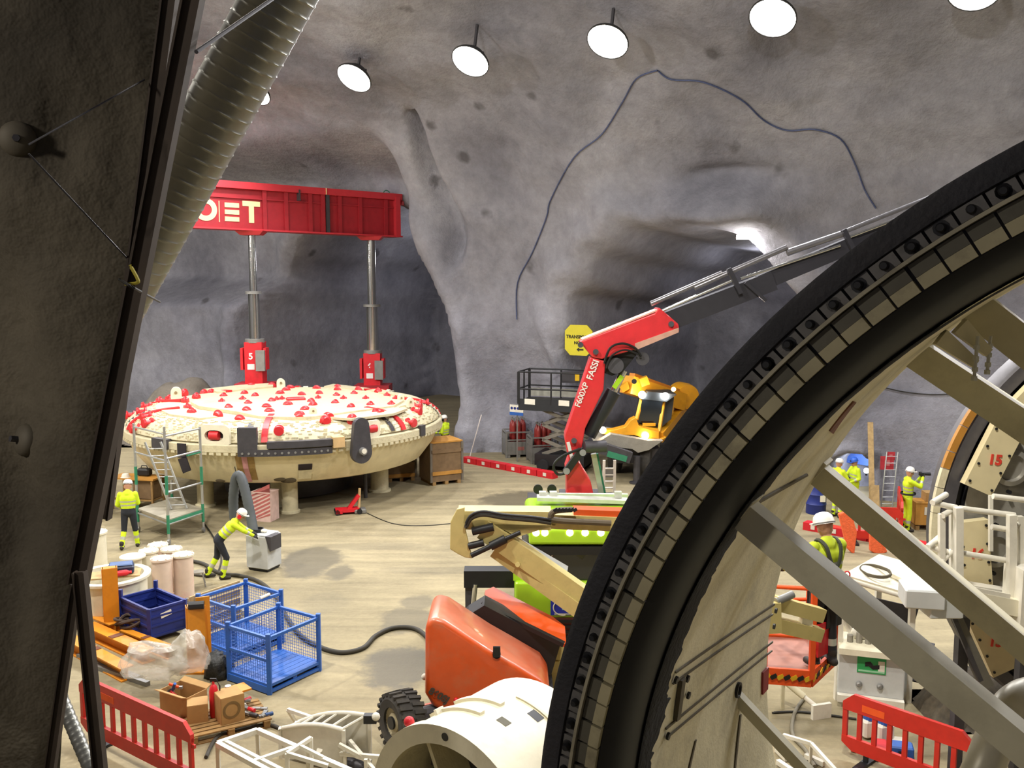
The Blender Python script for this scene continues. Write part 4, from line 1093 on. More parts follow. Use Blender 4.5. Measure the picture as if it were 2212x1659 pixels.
def crate(px, py, s, rz, label, m=BROWNC, lidm=PLY, name='shipping_crate'):
    g = G(px, py); T = Thing(name, label, 'crate', g, rz)
    w_, d_, h_ = s
    T.part('crate_body', MB().box((0, 0, .12 + (h_ - .12) / 2), (w_, d_, h_ - .12)), m)
    T.part('lid', MB().box((0, 0, h_ + .02), (w_ * 1.03, d_ * 1.03, .05)), lidm)
    for sx_ in (-1, 0, 1): T.part('skid', MB().box((sx_ * w_ * .4, 0, .06), (.12, d_, .12)), WOOD)
    for z in (h_ * .28, h_ * .8):
        T.part('batten', MB().box((0, -d_ / 2 - .015, z), (w_ * 1.02, .03, .12)), lidm if z < h_ * .5 else m)
        T.part('batten', MB().box((w_ / 2 + .015, 0, z), (.03, d_ * 1.02, .12)), lidm if z < h_ * .5 else m)
    for sx_ in (-1, 1): T.part('corner_post', MB().box((sx_ * w_ * .5, -d_ * .5, h_ / 2 + .06), (.08, .06, h_ - .1)), mat('crate_grey', '6f675c', .75))
    return T
crate(952, 1040, (1.15, 1.05, 1.45), R(28), 'tall brown shipping crate with grey corner posts right of the cutter head')
crate(862, 1035, (1.0, .8, .75), R(20), 'low brown shipping crate half under the right rim of the cutter head')
# ================================================================ standing pipe spools
def spool_pipe(px, py, r_, h, label, m=PINKISH, top=CREAM2, fl=1.12):
    g = G(px, py); T = Thing('pipe_spool', label, 'pipe', g, group='pipe spools standing on end')
    T.part('pipe_wall', MB().lathe([(r_ * .9, .02), (r_, .02), (r_, h - .03), (r_ * .9, h - .03)], 28, (0, 0, 0)), m, smooth=40)
    T.part('bottom_flange', MB().lathe([(r_ * .8, 0), (r_ * fl, 0), (r_ * fl, .04), (r_ * .95, .045)], 28), m, smooth=40)
    T.part('top_flange', MB().lathe([(r_ * .98, h - .05), (r_ * fl, h - .04), (r_ * fl, h), (r_ * 1.05, h + .008), (0, h + .008)], 28), top, smooth=40)
    for k in range(8):
        a = k * PI / 4; T.part('bolt', MB().cyl((r_ * 1.0 * math.cos(a), r_ * 1.0 * math.sin(a), h), (r_ * 1.0 * math.cos(a), r_ * 1.0 * math.sin(a), h + .02), .02, 6), m)
spool_pipe(207, 1256, .27, 1.18, 'tall cream pipe spool beside the rusty pole', CREAM2)
spool_pipe(345, 1268, .20, 1.0, 'pinkish pipe spool at the back of the cluster, furthest one')
spool_pipe(374, 1278, .21, 1.0, 'pipe spool with a cream lid in the middle of the cluster', top=CREAM2)
spool_pipe(325, 1283, .19, 1.0, 'cream pipe spool at the left of the pipe cluster with a white lid', CREAM2)
spool_pipe(399, 1292, .21, 1.0, 'pink pipe spool at the right end of the pipe cluster')
spool_pipe(353, 1302, .21, 1.0, 'pink pipe spool at the front of the pipe cluster', top=PINKISH)
g = G(291, 1297); T = Thing('pipe_spool', 'wide cream pipe spool with a broad round lid next to the pipe cluster', 'pipe', g, group='pipe spools standing on end')
T.part('pipe_wall', MB().lathe([(.18, 0), (.18, .98)], 28), CREAM2, smooth=40); T.part('lid', MB().lathe([(.0, .97), (.27, .97), (.27, 1.0), (0, 1.02)], 28), CREAM2, smooth=40)
# open vessel with toolbox on its rim
g = G(244, 1330); T = Thing('open_vessel', 'wide open cream vessel behind the orange post', 'vessel', g)
T.part('vessel_wall', MB().lathe([(.66, .02), (.70, .02), (.70, .84), (.78, .84), (.78, .89), (.64, .89), (.64, .05), (0, .05)], 44), CREAM2, smooth=40)
T.part('bottom_flange', MB().lathe([(.66, 0), (.76, 0), (.76, .05), (.70, .05)], 44), CREAM2, smooth=40)
T.part('cover_board', MB().box((.05, -.05, .90), (1.1, .5, .03), rz=.3), PLANK)
p = g + V((.22, -.0, .92)); T = Thing('tool_case', 'dark blue tool case on the rim of the open vessel', 'tool case', p, R(20))
T.part('case_body', MB().box((0, 0, .09), (.5, .34, .17), bev=.03), mat('case_blue', '26304a', .5)); T.part('case_lid', MB().box((0, 0, .19), (.46, .3, .04), bev=.02), mat('case_lid_blue', '3a5a8c', .4)); T.part('handle', MB().box((0, -.19, .1), (.16, .03, .04)), BLACK)
single('red_bottle', MB().lathe([(.06, 0), (.06, .3), (.03, .36), (.03, .4), (0, .4)], 14, p + V((-.35, -.12, .06)), (.9, .2, .05)), RED, 'red bottle lying beside the dark blue tool case', 'bottle', smooth=40)
single('red_bottle', MB().lathe([(.06, 0), (.06, .22), (.03, .28), (.03, .32), (0, .32)], 14, p + V((-.02, -.27, .06)), (.95, .3, .05)), RED, 'short red bottle in front of the dark blue tool case', 'bottle', smooth=40)
# ================================================================ orange frame posts and beams
def channel(a, b, w_, d_, fwd, T, m=POSTOR):
    a = V(a); b = V(b); x, y, d = basis(b - a, fwd)
    T.part('web', MB().beam(a, b, w_, .03, up=fwd), m)
    for s in (-1, 1): T.part('flange', MB().beam(a + x * s * w_ / 2 - y * d_ / 2, b + x * s * w_ / 2 - y * d_ / 2, .03, d_, up=fwd), m)
    T.part('edge_lip', MB().beam(b - d * .02 - y * d_ / 2, b - y * d_ / 2, w_, d_, up=fwd), m)
g = G(243, 1368); T = Thing('orange_post', 'tall orange steel post in front of the open cream vessel', 'post', g, world=True)
channel(g, g + V((0, 0, 1.32)), .26, .16, (.4, -.9, 0), T); T.part('foot_plate', MB().box(g + V((0, 0, .02)), (.45, .4, .04)), POSTOR)
g = G(428, 1446); T = Thing('orange_post', 'tall orange steel post beside the blue mesh cages', 'post', g, world=True)
channel(g, g + V((0, 0, 1.16)), .30, .2, (.4, -.9, 0), T); T.part('foot_plate', MB().box(g + V((0, 0, .02)), (.5, .45, .04)), POSTOR)
T.part('back_plate', MB().beam(g + V((.08, .14, 0)), g + V((.08, .14, 1.3)), .24, .03, up=(.4, -.9, 0)), POSTOR)
T.part('roller', MB().cyl(g + V((-.12, -.02, 1.19)), g + V((.14, .03, 1.19)), .075, 12), BLACK)
for i, (p0, p1, w_, lab) in enumerate((((192, 1372), (322, 1432), .26, 'orange steel beam on the floor, middle of three'), ((268, 1385), (370, 1424), .16, 'orange steel beam on the floor under the brown rope coil'), ((140, 1396), (276, 1470), .24, 'orange steel beam on the floor nearest the red barrier'), ((150, 1330), (250, 1372), .24, 'orange steel beam on the floor running towards the orange post'))):
    a, b = G(*p0), G(*p1); d = (b - a).normalized(); s_ = V((-d.y, d.x, 0))
    T = Thing('orange_girder', lab, 'girder', a.lerp(b, .5), world=True)
    T.part('web', MB().beam(a + V((0, 0, .12)), b + V((0, 0, .12)), .03, .2), POSTOR)
    for z in (.01, .23): T.part('flange', MB().beam(a + V((0, 0, z)), b + V((0, 0, z)), w_, .025), POSTOR)
    T.part('joint_plate', MB().beam(a.lerp(b, .45) + V((0, 0, .247)), a.lerp(b, .52) + V((0, 0, .247)), w_ * .95, .012), mat('rust_brown', '6a3a20', .7))
for i in range(2):
    a, b = G(170 + 30 * i, 1420 + 22 * i), G(300 + 20 * i, 1470 + 12 * i)
    single('steel_bar', MB().beam(a + V((0, 0, .04)), b + V((0, 0, .04)), .09, .08), GREY, ('grey steel bar lying between the orange beams' if i == 0 else 'second grey steel bar nearer the red barrier'), 'bar')
pts = []
c = G(283, 1378)
for k in range(60): pts.append(c + V((.24 * math.cos(k * .55) * (1 + .25 * math.sin(k * .9)), .18 * math.sin(k * .55) * (1 + .2 * math.cos(k * 1.3)), .25 + .16 * abs(math.sin(k * .37)))))
single('rope_coil', MB().tube(smooth_path(pts, 3), .028, 6), mat('rope_brown', '4a3a30', .85), 'tangled brown rope coil on the orange beams below the orange post', 'rope')
# ================================================================ dark blue steel bin
def gbox_axes(f, r_, l_): 
    f = G(*f); r_ = G(*r_); l_ = G(*l_); ex = (r_ - f); ey = V((-ex.y, ex.x, 0)).normalized(); ln = max(.3, (l_ - f).dot(ey)); return f, ex, ey * ln
f0, ex, ey = gbox_axes((325, 1392), (402, 1368), (262, 1362)); h = .58
T = Thing('steel_bin', 'dark blue ribbed steel bin in front of the pipe spools', 'bin', f0 + ex / 2 + ey / 2, world=True)
U = V((0, 0, 1)); cs = [f0, f0 + ex, f0 + ex + ey, f0 + ey]
for i in range(4):
    a, b = cs[i], cs[(i + 1) % 4]
    T.part('bin_side', MB().beam(a + U * (.1 + h / 2), b + U * (.1 + h / 2), .02, h), DBLUE)
    for z in (.14, .34, .52, h + .09): T.part('rib', MB().beam(a + U * z, b + U * z, .05, .04), DBLUE)
    T.part('corner_post', MB().beam(a, a + U * (h + .12 + (.14 if i in (2, 3) else 0)), .07, .07), DBLUE)
T.part('bin_floor', MB().prism([(0, 0), (1, 0), (1, 1), (0, 1)], f0 + U * .12, ex, ey, .02), DBLUE)
T.part('paper_label', MB().beam(f0.lerp(cs[1], .3) + U * .5 - ey.normalized() * .02, f0.lerp(cs[1], .6) + U * .54 - ey.normalized() * .02, .004, .1), WHITE)
mound('scrap_heap', f0 + ex * .5 + ey * .5 + U * .13, abs(ex.x) * .3, .22, .3, 'dark scrap heaped inside the dark blue bin', 'scrap', BLACK, 5, 14)
# ================================================================ blue mesh cages
def cage(f, r_, l_, label, h=.98):
    f0, ex, ey = gbox_axes(f, r_, l_); cs = [f0, f0 + ex, f0 + ex + ey, f0 + ey]
    T = Thing('mesh_cage', label, 'cage', f0 + ex / 2 + ey / 2, world=True, group='blue mesh pallet cages')
    for c in cs: T.part('corner_post', MB().beam(c, c + U * (h + .08), .075, .075), BLUE)
    for i in range(4):
        a, b = cs[i], cs[(i + 1) % 4]
        drop = .42 if i == 0 else 0
        for z in ((.05, .16, h) if i != 0 else (.05, .16, h)): T.part('rail', MB().beam(a + U * z, b + U * z, .05, .05), BLUE)
        if i in (1, 2, 3):
            Ln = (b - a).length; mb = MB(); n = int(Ln / .055)
            for k in range(1, n): q = a.lerp(b, k / n); mb.beam(q + U * .18, q + U * h, .006, .006)
            m_ = int((h - .18) / .055)
            for k in range(1, m_): z = .18 + (h - .18) * k / m_; mb.beam(a + U * z, b + U * z, .006, .006)
            T.part('wire_mesh', mb, BLUE, kind='stuff')
        if i == 3: T.part('gate_rail', MB().beam(a + U * h * .6, b + U * h * .6, .05, .05), BLUE)
    n = 8
    for k in range(n):
        a = f0 + ey * ((k + .5) / n); T.part('floor_slat', MB().beam(a + U * .17, a + ex + U * .17, ey.length / n * .93, .02), BLUE)
    for k in range(3):
        a = f0 + ex * (k / 2); T.part('runner', MB().beam(a + U * .08, a + ey + U * .08, .09, .12), BLUE)
    return f0, ex, ey
cage((583, 1500), (690, 1449), (513, 1462), 'nearer blue mesh pallet cage, empty, with an open front')
f0, ex, ey = cage((508, 1428), (610, 1388), (440, 1396), 'further blue mesh pallet cage with boards leaning on it')
for k in range(5):
    a = f0 + ey * 1.12 + ex * (-.1) + U * (.25 + .17 * k); b = a + ex * 1.05 + U * .02
    single('board', MB().beam(a, b, .03, .13), PLANK, ['lowest', 'second lowest', 'middle', 'second highest', 'highest'][k] + ' of the grey-brown boards behind the further mesh cage', 'board')
for k in range(2):
    a, b = G(405 + 30 * k, 1302 - 6 * k), G(520 + 30 * k, 1345 - 8 * k)
    single('timber', MB().beam(a + U * .06, b + U * .06, .1, .12), CONC, ['grey timber lying behind the orange post', 'grey timber lying next to the pink pipe spools'][k], 'timber')
single('foam_roll', MB().cyl(f0 + ex * .55 + U * 1.02, f0 + ex * .75 + U * 1.04, .03, 10), WHITE, 'white foam roll on the rail of the mesh cage', 'roll')
# ================================================================ plastic-wrapped bundle, boxes and pallet
def lump(c, r_, sc, m, name, label, cat, seed, amp=.3, n=30):
    mb = MB(); mb.sphere((0, 0, 0), 1, n, n // 2)
    for i, p in enumerate(mb.v):
        k = 1 + amp * mnoise.noise(p * 1.7 + V((seed, 0, 0))) + amp * .5 * mnoise.noise(p * 4 + V((0, seed, 0))) + .05 * mnoise.noise(p * 11)
        q = V((p.x * sc[0], p.y * sc[1], p.z * sc[2])) * r_ * k
        mb.v[i] = V(c) + V((q.x, q.y, max(q.z, -r_ * sc[2] * .6) + r_ * sc[2] * .6))
    return single(name, mb, m, label, cat, smooth=60)
g = G(345, 1498)
lump(g + V((-.12, .1, .30)), .46, (1.15, .8, .75), PLASTIC, 'plastic_sheet', 'crumpled clear plastic sheet over the parts by the red barrier', 'plastic sheet', 2, .35)
lump(g + V((.42, .3, .32)), .42, (.8, .8, .95), PLASTIC, 'plastic_sheet', 'puffed clear plastic bag beside the orange post', 'plastic sheet', 6, .3)
def carton(p, s, rz, label, open_=False, coil=False):
    T = Thing('cardboard_box', label, 'box', p, rz)
    w_, d_, h_ = s
    for (c, q) in (((0, -d_ / 2, h_ / 2), (w_, .012, h_)), ((0, d_ / 2, h_ / 2), (w_, .012, h_)), ((-w_ / 2, 0, h_ / 2), (.012, d_, h_)), ((w_ / 2, 0, h_ / 2), (.012, d_, h_))): T.part('box_side', MB().box(c, q), CARD)
    T.part('box_bottom', MB().box((0, 0, .008), (w_, d_, .012)), CARD)
    if not open_: T.part('box_top', MB().box((0, 0, h_), (w_ * 1.01, d_ * 1.01, .014)), CARD)
    else:
        for s_ in (-1, 1): T.part('flap', MB().beam((0, s_ * d_ / 2, h_), (0, s_ * (d_ / 2 + .1), h_ + .04), w_, .01), CARD)
    if coil: T.part('printed_ring', MB().lathe([(.1, 0), (.14, 0), (.14, .004), (.1, .004)], 24, (-.02, -d_ / 2 - .008, h_ * .5), (0, -1, 0)), mat('print_brown', '7a6038', .8))
    return T
carton(G(398, 1548), (.62, .4, .46), R(-30), 'open cardboard box with tools under the plastic sheet', True)
def pallet(g, rz, label, w_=1.2, d_=.8):
    T = Thing('wooden_pallet', label, 'pallet', g, rz)
    for k in range(7): T.part('top_slat', MB().box((0, -d_ / 2 + d_ * (k + .5) / 7, .135), (w_, d_ / 7 * .72, .02)), WOOD)
    for sx_ in (-1, 0, 1):
        T.part('stringer', MB().box((sx_ * w_ * .44, 0, .115), (.1, d_, .02)), WOOD)
        for sy_ in (-1, 0, 1): T.part('block', MB().box((sx_ * w_ * .44, sy_ * d_ * .43, .06), (.1, .1, .09)), WOOD)
    for sy_ in (-1, 0, 1): T.part('bottom_slat', MB().box((0, sy_ * d_ * .43, .01), (w_, .1, .02)), WOOD)
    return T
pg = G(487, 1568); prz = R(30)
pallet(pg, prz, 'wooden pallet with cardboard boxes in front of the blue cages', 1.25, .85)
def onp(x, y, z=.147): return pg + Matrix.Rotation(prz, 3, 'Z') @ V((x, y, z))
carton(onp(.05, -.08), (.36, .34, .42), prz + .1, 'tall cardboard box with a printed ring on the wooden pallet', coil=True)
carton(onp(-.38, .16), (.3, .3, .28), prz - .2, 'small cardboard box at the back of the wooden pallet')
T = Thing('fire_extinguisher', 'red extinguisher bottle standing on the wooden pallet', 'extinguisher', onp(-.14, .1))
T.part('bottle', MB().lathe([(.06, 0), (.07, .02), (.07, .42), (.05, .5), (.02, .53), (.02, .58), (0, .58)], 16), RED, smooth=40)
T.part('valve', MB().box((0, 0, .6), (.1, .03, .05)), BLACK); T.part('hose', MB().tube([(.05, 0, .6), (.1, 0, .5), (.09, 0, .25)], .012, 6), BLACK)
T = Thing('grinder', 'orange power tool on the wooden pallet behind the tall box', 'power tool', onp(.2, .28), prz)
T.part('tool_plate', MB().box((0, 0, .28), (.5, .3, .03), rz=.2), POSTOR); T.part('tool_leg', MB().box((0, 0, .135), (.3, .2, .27)), DGREY); T.part('tool_knob', MB().cyl((-.1, -.1, .3), (-.1, -.1, .42), .05, 12), WHITE)
for k in range(9):
    q = onp(.42 + .14 * math.cos(k * 2.1), .0 + .28 * math.sin(k * 1.7), .15 + .04 * (k % 3))
    m_ = [GREY, BLACK, RED, mat('tool_blue', '2a4a7c', .5), WHITE, HIVIS, GREY, DGREY, RED][k]
    d = V((math.cos(k * 1.3), math.sin(k * 1.3), .1 * (k % 2))).normalized() * .13
    T = Thing('hand_tool', ['grey', 'black', 'red', 'blue', 'white', 'yellow', 'long grey', 'dark grey', 'short red'][k] + ' hand tool on the right end of the wooden pallet', 'tool', q, world=True)
    T.part('grip', MB().cyl(q - d, q, .032, 10), m_); T.part('tool_head', MB().beam(q, q + d * .8, .05, .03, w2=.07), GREY)
for k in range(6):
    q = G(372, 1545) + V((.1 * (k % 3) - .1, .06 * (k // 3), .2 + .05 * k)); d = V((math.cos(k * 1.9), .3 * math.sin(k), .5)).normalized() * .16
    T = Thing('hand_tool', ['blue', 'black', 'red', 'dark grey', 'pale blue', 'orange'][k] + ' tool handle sticking out of the open cardboard box', 'tool', q, world=True)
    T.part('grip', MB().cyl(q, q + d, .024, 8), [DBLUE, BLACK, RED, DGREY, BLUE, SAFEOR][k]); T.part('tool_head', MB().box(q - d * .2, (.06, .05, .04)), GREY)
lump(G(470, 1466) + V((0, .1, 0)), .3, (.8, .8, .9), mat('black_film', '1c1c1a', .5, bump=.4, bscale=20), 'black_sack', 'black plastic sack beside the mesh cage', 'sack', 9, .4)
# ================================================================ red plastic barriers
def barrier(a, b, label, lean=0., h=1.0, nb=9, z0=0., m=BARRIER):
    a = V(a); b = V(b); ex = (b - a); L_ = ex.length; ex.normalize(); nn_ = V((-ex.y, ex.x, 0)); up = (U + nn_ * lean).normalized()
    T = Thing('safety_barrier', label, 'barrier', a.lerp(b, .5), world=True, group='red plastic safety barriers')
    o = a
    def q(x, z): return o + ex * x + up * z
    c = .16
    T.part('top_rail', MB().prism([(c, h), (L_ - c, h), (L_, h - c * .9), (L_, h - .26), (0, h - .26), (0, h - c * .9)], o, ex, up, .06), m)
    T.part('bottom_rail', MB().prism([(0, .34), (L_, .34), (L_, .24), (L_ - c, .14), (c, .14), (0, .24)], o, ex, up, .06), m)
    for k in range(nb + 1):
        x = .035 + (L_ - .07) * k / nb; T.part('slat', MB().beam(q(x, .3), q(x, h - .2), .065 if 0 < k < nb else .07, .045, up=nn_), m)
    for f in (.2, .8): T.part('foot', MB().beam(q(L_ * f, .02) - nn_ * .28, q(L_ * f, .02) + nn_ * .28, .12, .05).beam(q(L_ * f, 0), q(L_ * f, .2), .06, .05, up=nn_), BLACK)
    T.part('reflector', MB().beam(q(L_ * .16, h - .16), q(L_ * .34, h - .16), .066, .1, up=up), HIOR)
    for z in (h - .3, .3): T.part('hook', MB().beam(q(L_, z), q(L_ + .06, z), .03, .05), m)
    return T
a = G(180, 1592); b = G(420, 1716)
barrier(a, b, 'red plastic safety barrier at the lower left in front of the cardboard boxes', nb=10)
# ================================================================ floor hoses and cables
def floor_cable(pix, r_, label, m=HOSEM, name='floor_hose', cat='hose'):
    pts = [G(x, y) + V((0, 0, r_)) for x, y in pix]
    return single(name, MB().tube(smooth_path(pts, 8), r_, 8), m, label, cat, smooth=60)
floor_cable([(408, 1214), (440, 1222), (475, 1242), (520, 1248), (562, 1262), (598, 1295), (618, 1335), (650, 1378), (695, 1404), (740, 1414), (785, 1404), (812, 1378), (850, 1361), (895, 1362), (925, 1385), (940, 1420)], .045, 'long dark hose snaking over the floor to the orange machine')
floor_cable([(438, 1128), (460, 1160), (478, 1205), (470, 1240)], .02, 'thin cable running from the scaffold to the bending worker', CABLE, 'floor_cable', 'cable')
floor_cable([(404, 1240), (420, 1244), (436, 1246), (452, 1247)], .03, 'short dark hose on the floor beside the pink pipe spools')
floor_cable([(790, 1108), (850, 1132), (920, 1136), (1010, 1128)], .012, 'thin black cable on the floor leading to the tan boom', CABLE, 'floor_cable', 'cable')
floor_cable([(445, 1640), (470, 1596), (520, 1580), (580, 1570), (610, 1580)], .03, 'dark hose curving behind the white steel frames')
T = Thing('wire_trestle', 'small grey wire trestle beside the pink pipe spools', 'trestle', G(424, 1266), R(20))
for sx_ in (-1, 1):
    for sy_ in (-1, 1): T.part('leg', MB().cyl((sx_ * .2, sy_ * .15, 0), (sx_ * .14, sy_ * .1, .32), .015, 6), GREY)
T.part('tray', MB().box((0, 0, .33), (.34, .26, .03)), CONC)
# ================================================================ heap of white painted steel frames in front
def bar(T, a, b, w_=.055, m=WHITE, name='frame_bar'): return T.part(name, MB().beam(a, b, w_, w_), m)
def pz(px, py, z): return G(px, py, z)
T = Thing('guard_frame', 'white rectangular steel guard frame lying in front at the bottom', 'frame', G(600, 1660), world=True)
A, B, C_, D_ = pz(470, 1607, .55), pz(556, 1578, .55), pz(760, 1668, .5), pz(640, 1700, .45)
for a, b in ((A, B), (B, C_), (C_, D_), (D_, A)): bar(T, a, b, .07)
bar(T, A.lerp(D_, .45), B.lerp(C_, .42)); bar(T, A + V((.1, .05, 0)), D_ + V((.1, .1, 0)))
for p in (A, B, C_, D_): bar(T, p, V((p.x, p.y, 0)), .05)
T = Thing('bent_guard', 'white bent steel step frame leaning on the guard frame', 'frame', G(680, 1640), world=True)
A, B, C_ = pz(620, 1628, .8), pz(672, 1594, .85), pz(708, 1655, .65)
bar(T, A, B, .05); bar(T, A, C_, .05); bar(T, A - U * .0, V((A.x, A.y, 0)), .05); bar(T, A.lerp(B, .5), C_.lerp(B, .3), .045); bar(T, B, V((B.x, B.y, .0)), .04)
bar(T, pz(665, 1600, .8), pz(665, 1680, .0), .05)
T = Thing('curved_ladder_frame', 'white curved ladder-like steel frame behind the guard frame', 'frame', G(720, 1590), world=True)
r1 = smooth_path([pz(605, 1574, .45), pz(655, 1566, .6), pz(700, 1567, .68), pz(742, 1577, .68)], 6)
r2 = smooth_path([pz(640, 1562, .5), pz(690, 1545, .7), pz(740, 1540, .8), pz(798, 1546, .8)], 6)
T.part('curved_rail', MB().tube(r1, .035, 8), WHITE, smooth=50); T.part('curved_rail', MB().tube(r2, .035, 8), WHITE, smooth=50)
for k in range(2, len(r1), 3): T.part('rung', MB().cyl(r1[k], r2[k], .02, 6), WHITE)
sid = MB(); k = len(r1)
sid.add([p for p in r1] + [V((p.x, p.y, max(0.02, p.z - .5))) for p in r1], [(i, i + 1, k + i + 1, k + i) for i in range(k - 1)])
T.part('side_sheet', sid, WHITE)
sid = MB(); sid.add([p for p in r2] + [V((p.x, p.y, max(0.02, p.z - .6))) for p in r2], [(i, i + 1, k + i + 1, k + i) for i in range(k - 1)])
T.part('side_sheet', sid, WHITE)
for p in (r1[0], r1[-1], r2[0], r2[-1]): T.part('frame_leg', MB().beam(p, V((p.x, p.y, 0)), .05, .05), WHITE)
T.part('end_clamp', MB().box(pz(800, 1552, .85), (.18, .1, .12)), BLACK); T.part('end_knob', MB().sphere(pz(812, 1548, .9), .06, 10, 8), WHITE)
T = Thing('angle_bar', 'white bent angle bar standing behind the curved ladder frame', 'frame', G(640, 1560), world=True)
A, B, C_ = pz(622, 1533, .5), pz(672, 1550, .5), pz(640, 1562, .2)
bar(T, A, B, .05); bar(T, A, C_, .045); bar(T, B, V((B.x, B.y, 0)), .04); bar(T, C_, V((C_.x, C_.y, 0)), .04)
T = Thing('cross_bars', 'crossed white steel bars lying beside the cream drum', 'frame', G(770, 1640), world=True)
for (a, b, z0, z1) in (((732, 1608), (800, 1645), .5, .3), ((755, 1600), (815, 1672), .45, .2), ((735, 1628), (832, 1636), .35, .4), ((700, 1640), (745, 1625), .12, .3)): bar(T, pz(*a, z0), pz(*b, z1), .05)
for (x, y) in ((745, 1622), (790, 1640)): p = pz(x, y, .4); bar(T, p, V((p.x, p.y, 0)), .045)
T = Thing('steel_tube', 'dark steel tube lying among the white frames', 'tube', G(730, 1650), world=True)
T.part('tube_wall', MB().cyl(pz(708, 1632, .12), pz(800, 1665, .12), .09, 14), DGREY, smooth=40); T.part('tube_end', MB().cyl(pz(690, 1620, .3), pz(708, 1634, .12), .05, 10), WHITE, smooth=40)
# ================================================================ helpers for upright shapes with real depth
def pp(poly, y, depth, mb=None):          # outline standing at distance y, pushed back by depth (world y)
    pts = [P(a, b, y) for a, b in poly]; k = len(pts); mb = mb or MB()
    mb.add(pts + [p + V((0, depth, 0)) for p in pts], [tuple(range(k)), tuple(range(2 * k - 1, k - 1, -1))] + [(i, (i + 1) % k, k + (i + 1) % k, k + i) for i in range(k)])
    return mb
def bev(o, w_=.03, seg=3):
    m_ = o.modifiers.new('bevel', 'BEVEL'); m_.width = w_; m_.segments = seg; m_.limit_method = 'ANGLE'; m_.angle_limit = R(35)
    return o
# ================================================================ lime green crane truck
YT = 17.2
T = Thing('crane_truck', 'lime green crane truck with a row of roof lights, partly hidden by the tan boom', 'truck', V((1.5, YT + 3, 0)), world=True)
x0, x1 = P(1136, 1100, YT).x, P(1136, 1100, YT).x + 2.5
zr = P(1136, 1105, YT).z - .26
bev(T.part('cab_roof', MB().box(((x0 + x1) / 2, YT + .95, zr - .08), (2.5, 1.9, .36)), LIME), .12, 4)
vz0, vz1 = P(1200, 1168, YT).z, P(1200, 1136, YT).z
bev(T.part('sun_visor', MB().box(((x0 + x1) / 2 - .02, YT - .12, (vz0 + vz1) / 2), (2.36, .3, vz1 - vz0 + .02)), LIME), .06)
for px in (1158, 1177, 1231, 1264, 1298, 1331):
    c = P(px, 1151, YT - .28); T.part('roof_light', MB().cyl(c, c + V((0, .06, 0)), .065, 16), emit('truck_light', 'fff4d8', 9))
zb0 = P(1150, 1262, YT).z
T.part('windscreen', MB().box(((x0 + x1) / 2, YT + .02, (vz0 + zb0) / 2), (2.3, .12, vz0 - zb0)), GLASSD)
T.part('wind_deflector', MB().beam((x0 + .1, YT - .2, vz0 - .12), (x1 - .1, YT - .2, vz0 - .12), .12, .16), BLACK)
T.part('wiper', MB().beam(P(1180, 1215, YT - .06), P(1205, 1185, YT - .06), .02, .02), ALU)
T.part('cab_body', MB().box(((x0 + x1) / 2, YT + .98, (zr + .6) / 2 - .05), (2.42, 1.75, zr - .75)), mat('cab_dark', '23262a', .6))
zl0, zl1 = .62, P(1120, 1252, YT).z
xl = P(1112, 1290, YT).x
bev(T.part('front_panel', MB().box(((xl + x1) / 2, YT - .02, (zl0 + zl1) / 2), (x1 - xl, .3, zl1 - zl0)), LIME), .05)
T.part('door_panel', MB().box((xl + .04, YT + .9, (zl0 + zl1) / 2), (.1, 1.6, zl1 - zl0)), LIME)
T.part('step_panel', MB().box((xl + .12, YT + .1, zl1 + .22), (.3, .3, .45)), LIME)
gr = T.part('grille', MB().box(((xl + x1) / 2 + .1, YT - .12, .45), (2.2, .16, .42)), mat('grille_maroon', '5a2a2a', .6))
for k in range(4): T.part('grille_bar', MB().box(((xl + x1) / 2 + .1, YT - .21, .3 + k * .1), (2.1, .03, .05)), BLACK, under=gr)
# blue badge with white arcs and bars
c = P(1216, 1312, YT - .18)
bd_ = T.part('badge', MB().box(c, (.46, .02, .30)), BLUESIGN)
T.part('badge_arc', MB().tube([c + V((.0, -.014, -.0)) + V((.18 * math.cos(a), 0, .15 * math.sin(a))) for a in np.linspace(R(110), R(285), 14)], .012, 6), WHITE, under=bd_)
T.part('badge_line', MB().box(c + V((.03, -.014, -.125)), (.38, .006, .02)), WHITE, under=bd_)
for k in range(4): T.part('badge_bars', MB().box(c + V((.0 + k * .045, -.014, .01)), (.03, .006, .11)), mat('badge_cyan', '9ad0e8', .5), under=bd_)
# outrigger on the left
zo = P(1050, 1244, YT + 1).z
T.part('outrigger_beam', MB().beam(P(1003, 1246, YT + 1), P(1150, 1246, YT + 1), .34, .34), BLACK)
T.part('outrigger_leg', MB().beam(P(1016, 1240, YT + 1), V((P(1016, 1240, YT + 1).x, YT + 1, .06)), .2, .2), DGREY)
T.part('outrigger_ram', MB().cyl(P(1027, 1262, YT + .85), P(1021, 1320, YT + .85), .05, 10), CHROME)
T.part('outrigger_foot', MB().lathe([(.3, 0), (.3, .05), (.1, .1)], 16, V((P(1016, 1240, YT + 1).x, YT + 1, 0))), DGREY)
T.part('roof_rack', MB().beam(P(1160, 1075, YT + 1.2), P(1356, 1082, YT + 1.2), .3, .07).beam(P(1160, 1068, YT + 2.0), P(1356, 1070, YT + 2.0), .1, .06), mat('rack_grey', 'c2c4ba', .5))
for px in (1172, 1195, 1335): T.part('rack_bracket', MB().box(P(px, 1068, YT + 1.3), (.14, .14, .12)), mat('rack_grey', 'c2c4ba'))
for px in (1162, 1192):
    c = P(px, 1056, YT + 2.0); T.part('work_lamp', MB().lathe([(0, -.06), (.09, -.05), (.1, .05), (0, .06)], 14, c, (0, -1, 0)), BLACK, smooth=40)
T.part('truck_bed', MB().box(((x0 + x1) / 2 + .1, YT + 4.6, 1.25), (2.4, 5.2, .2)), DGREY)
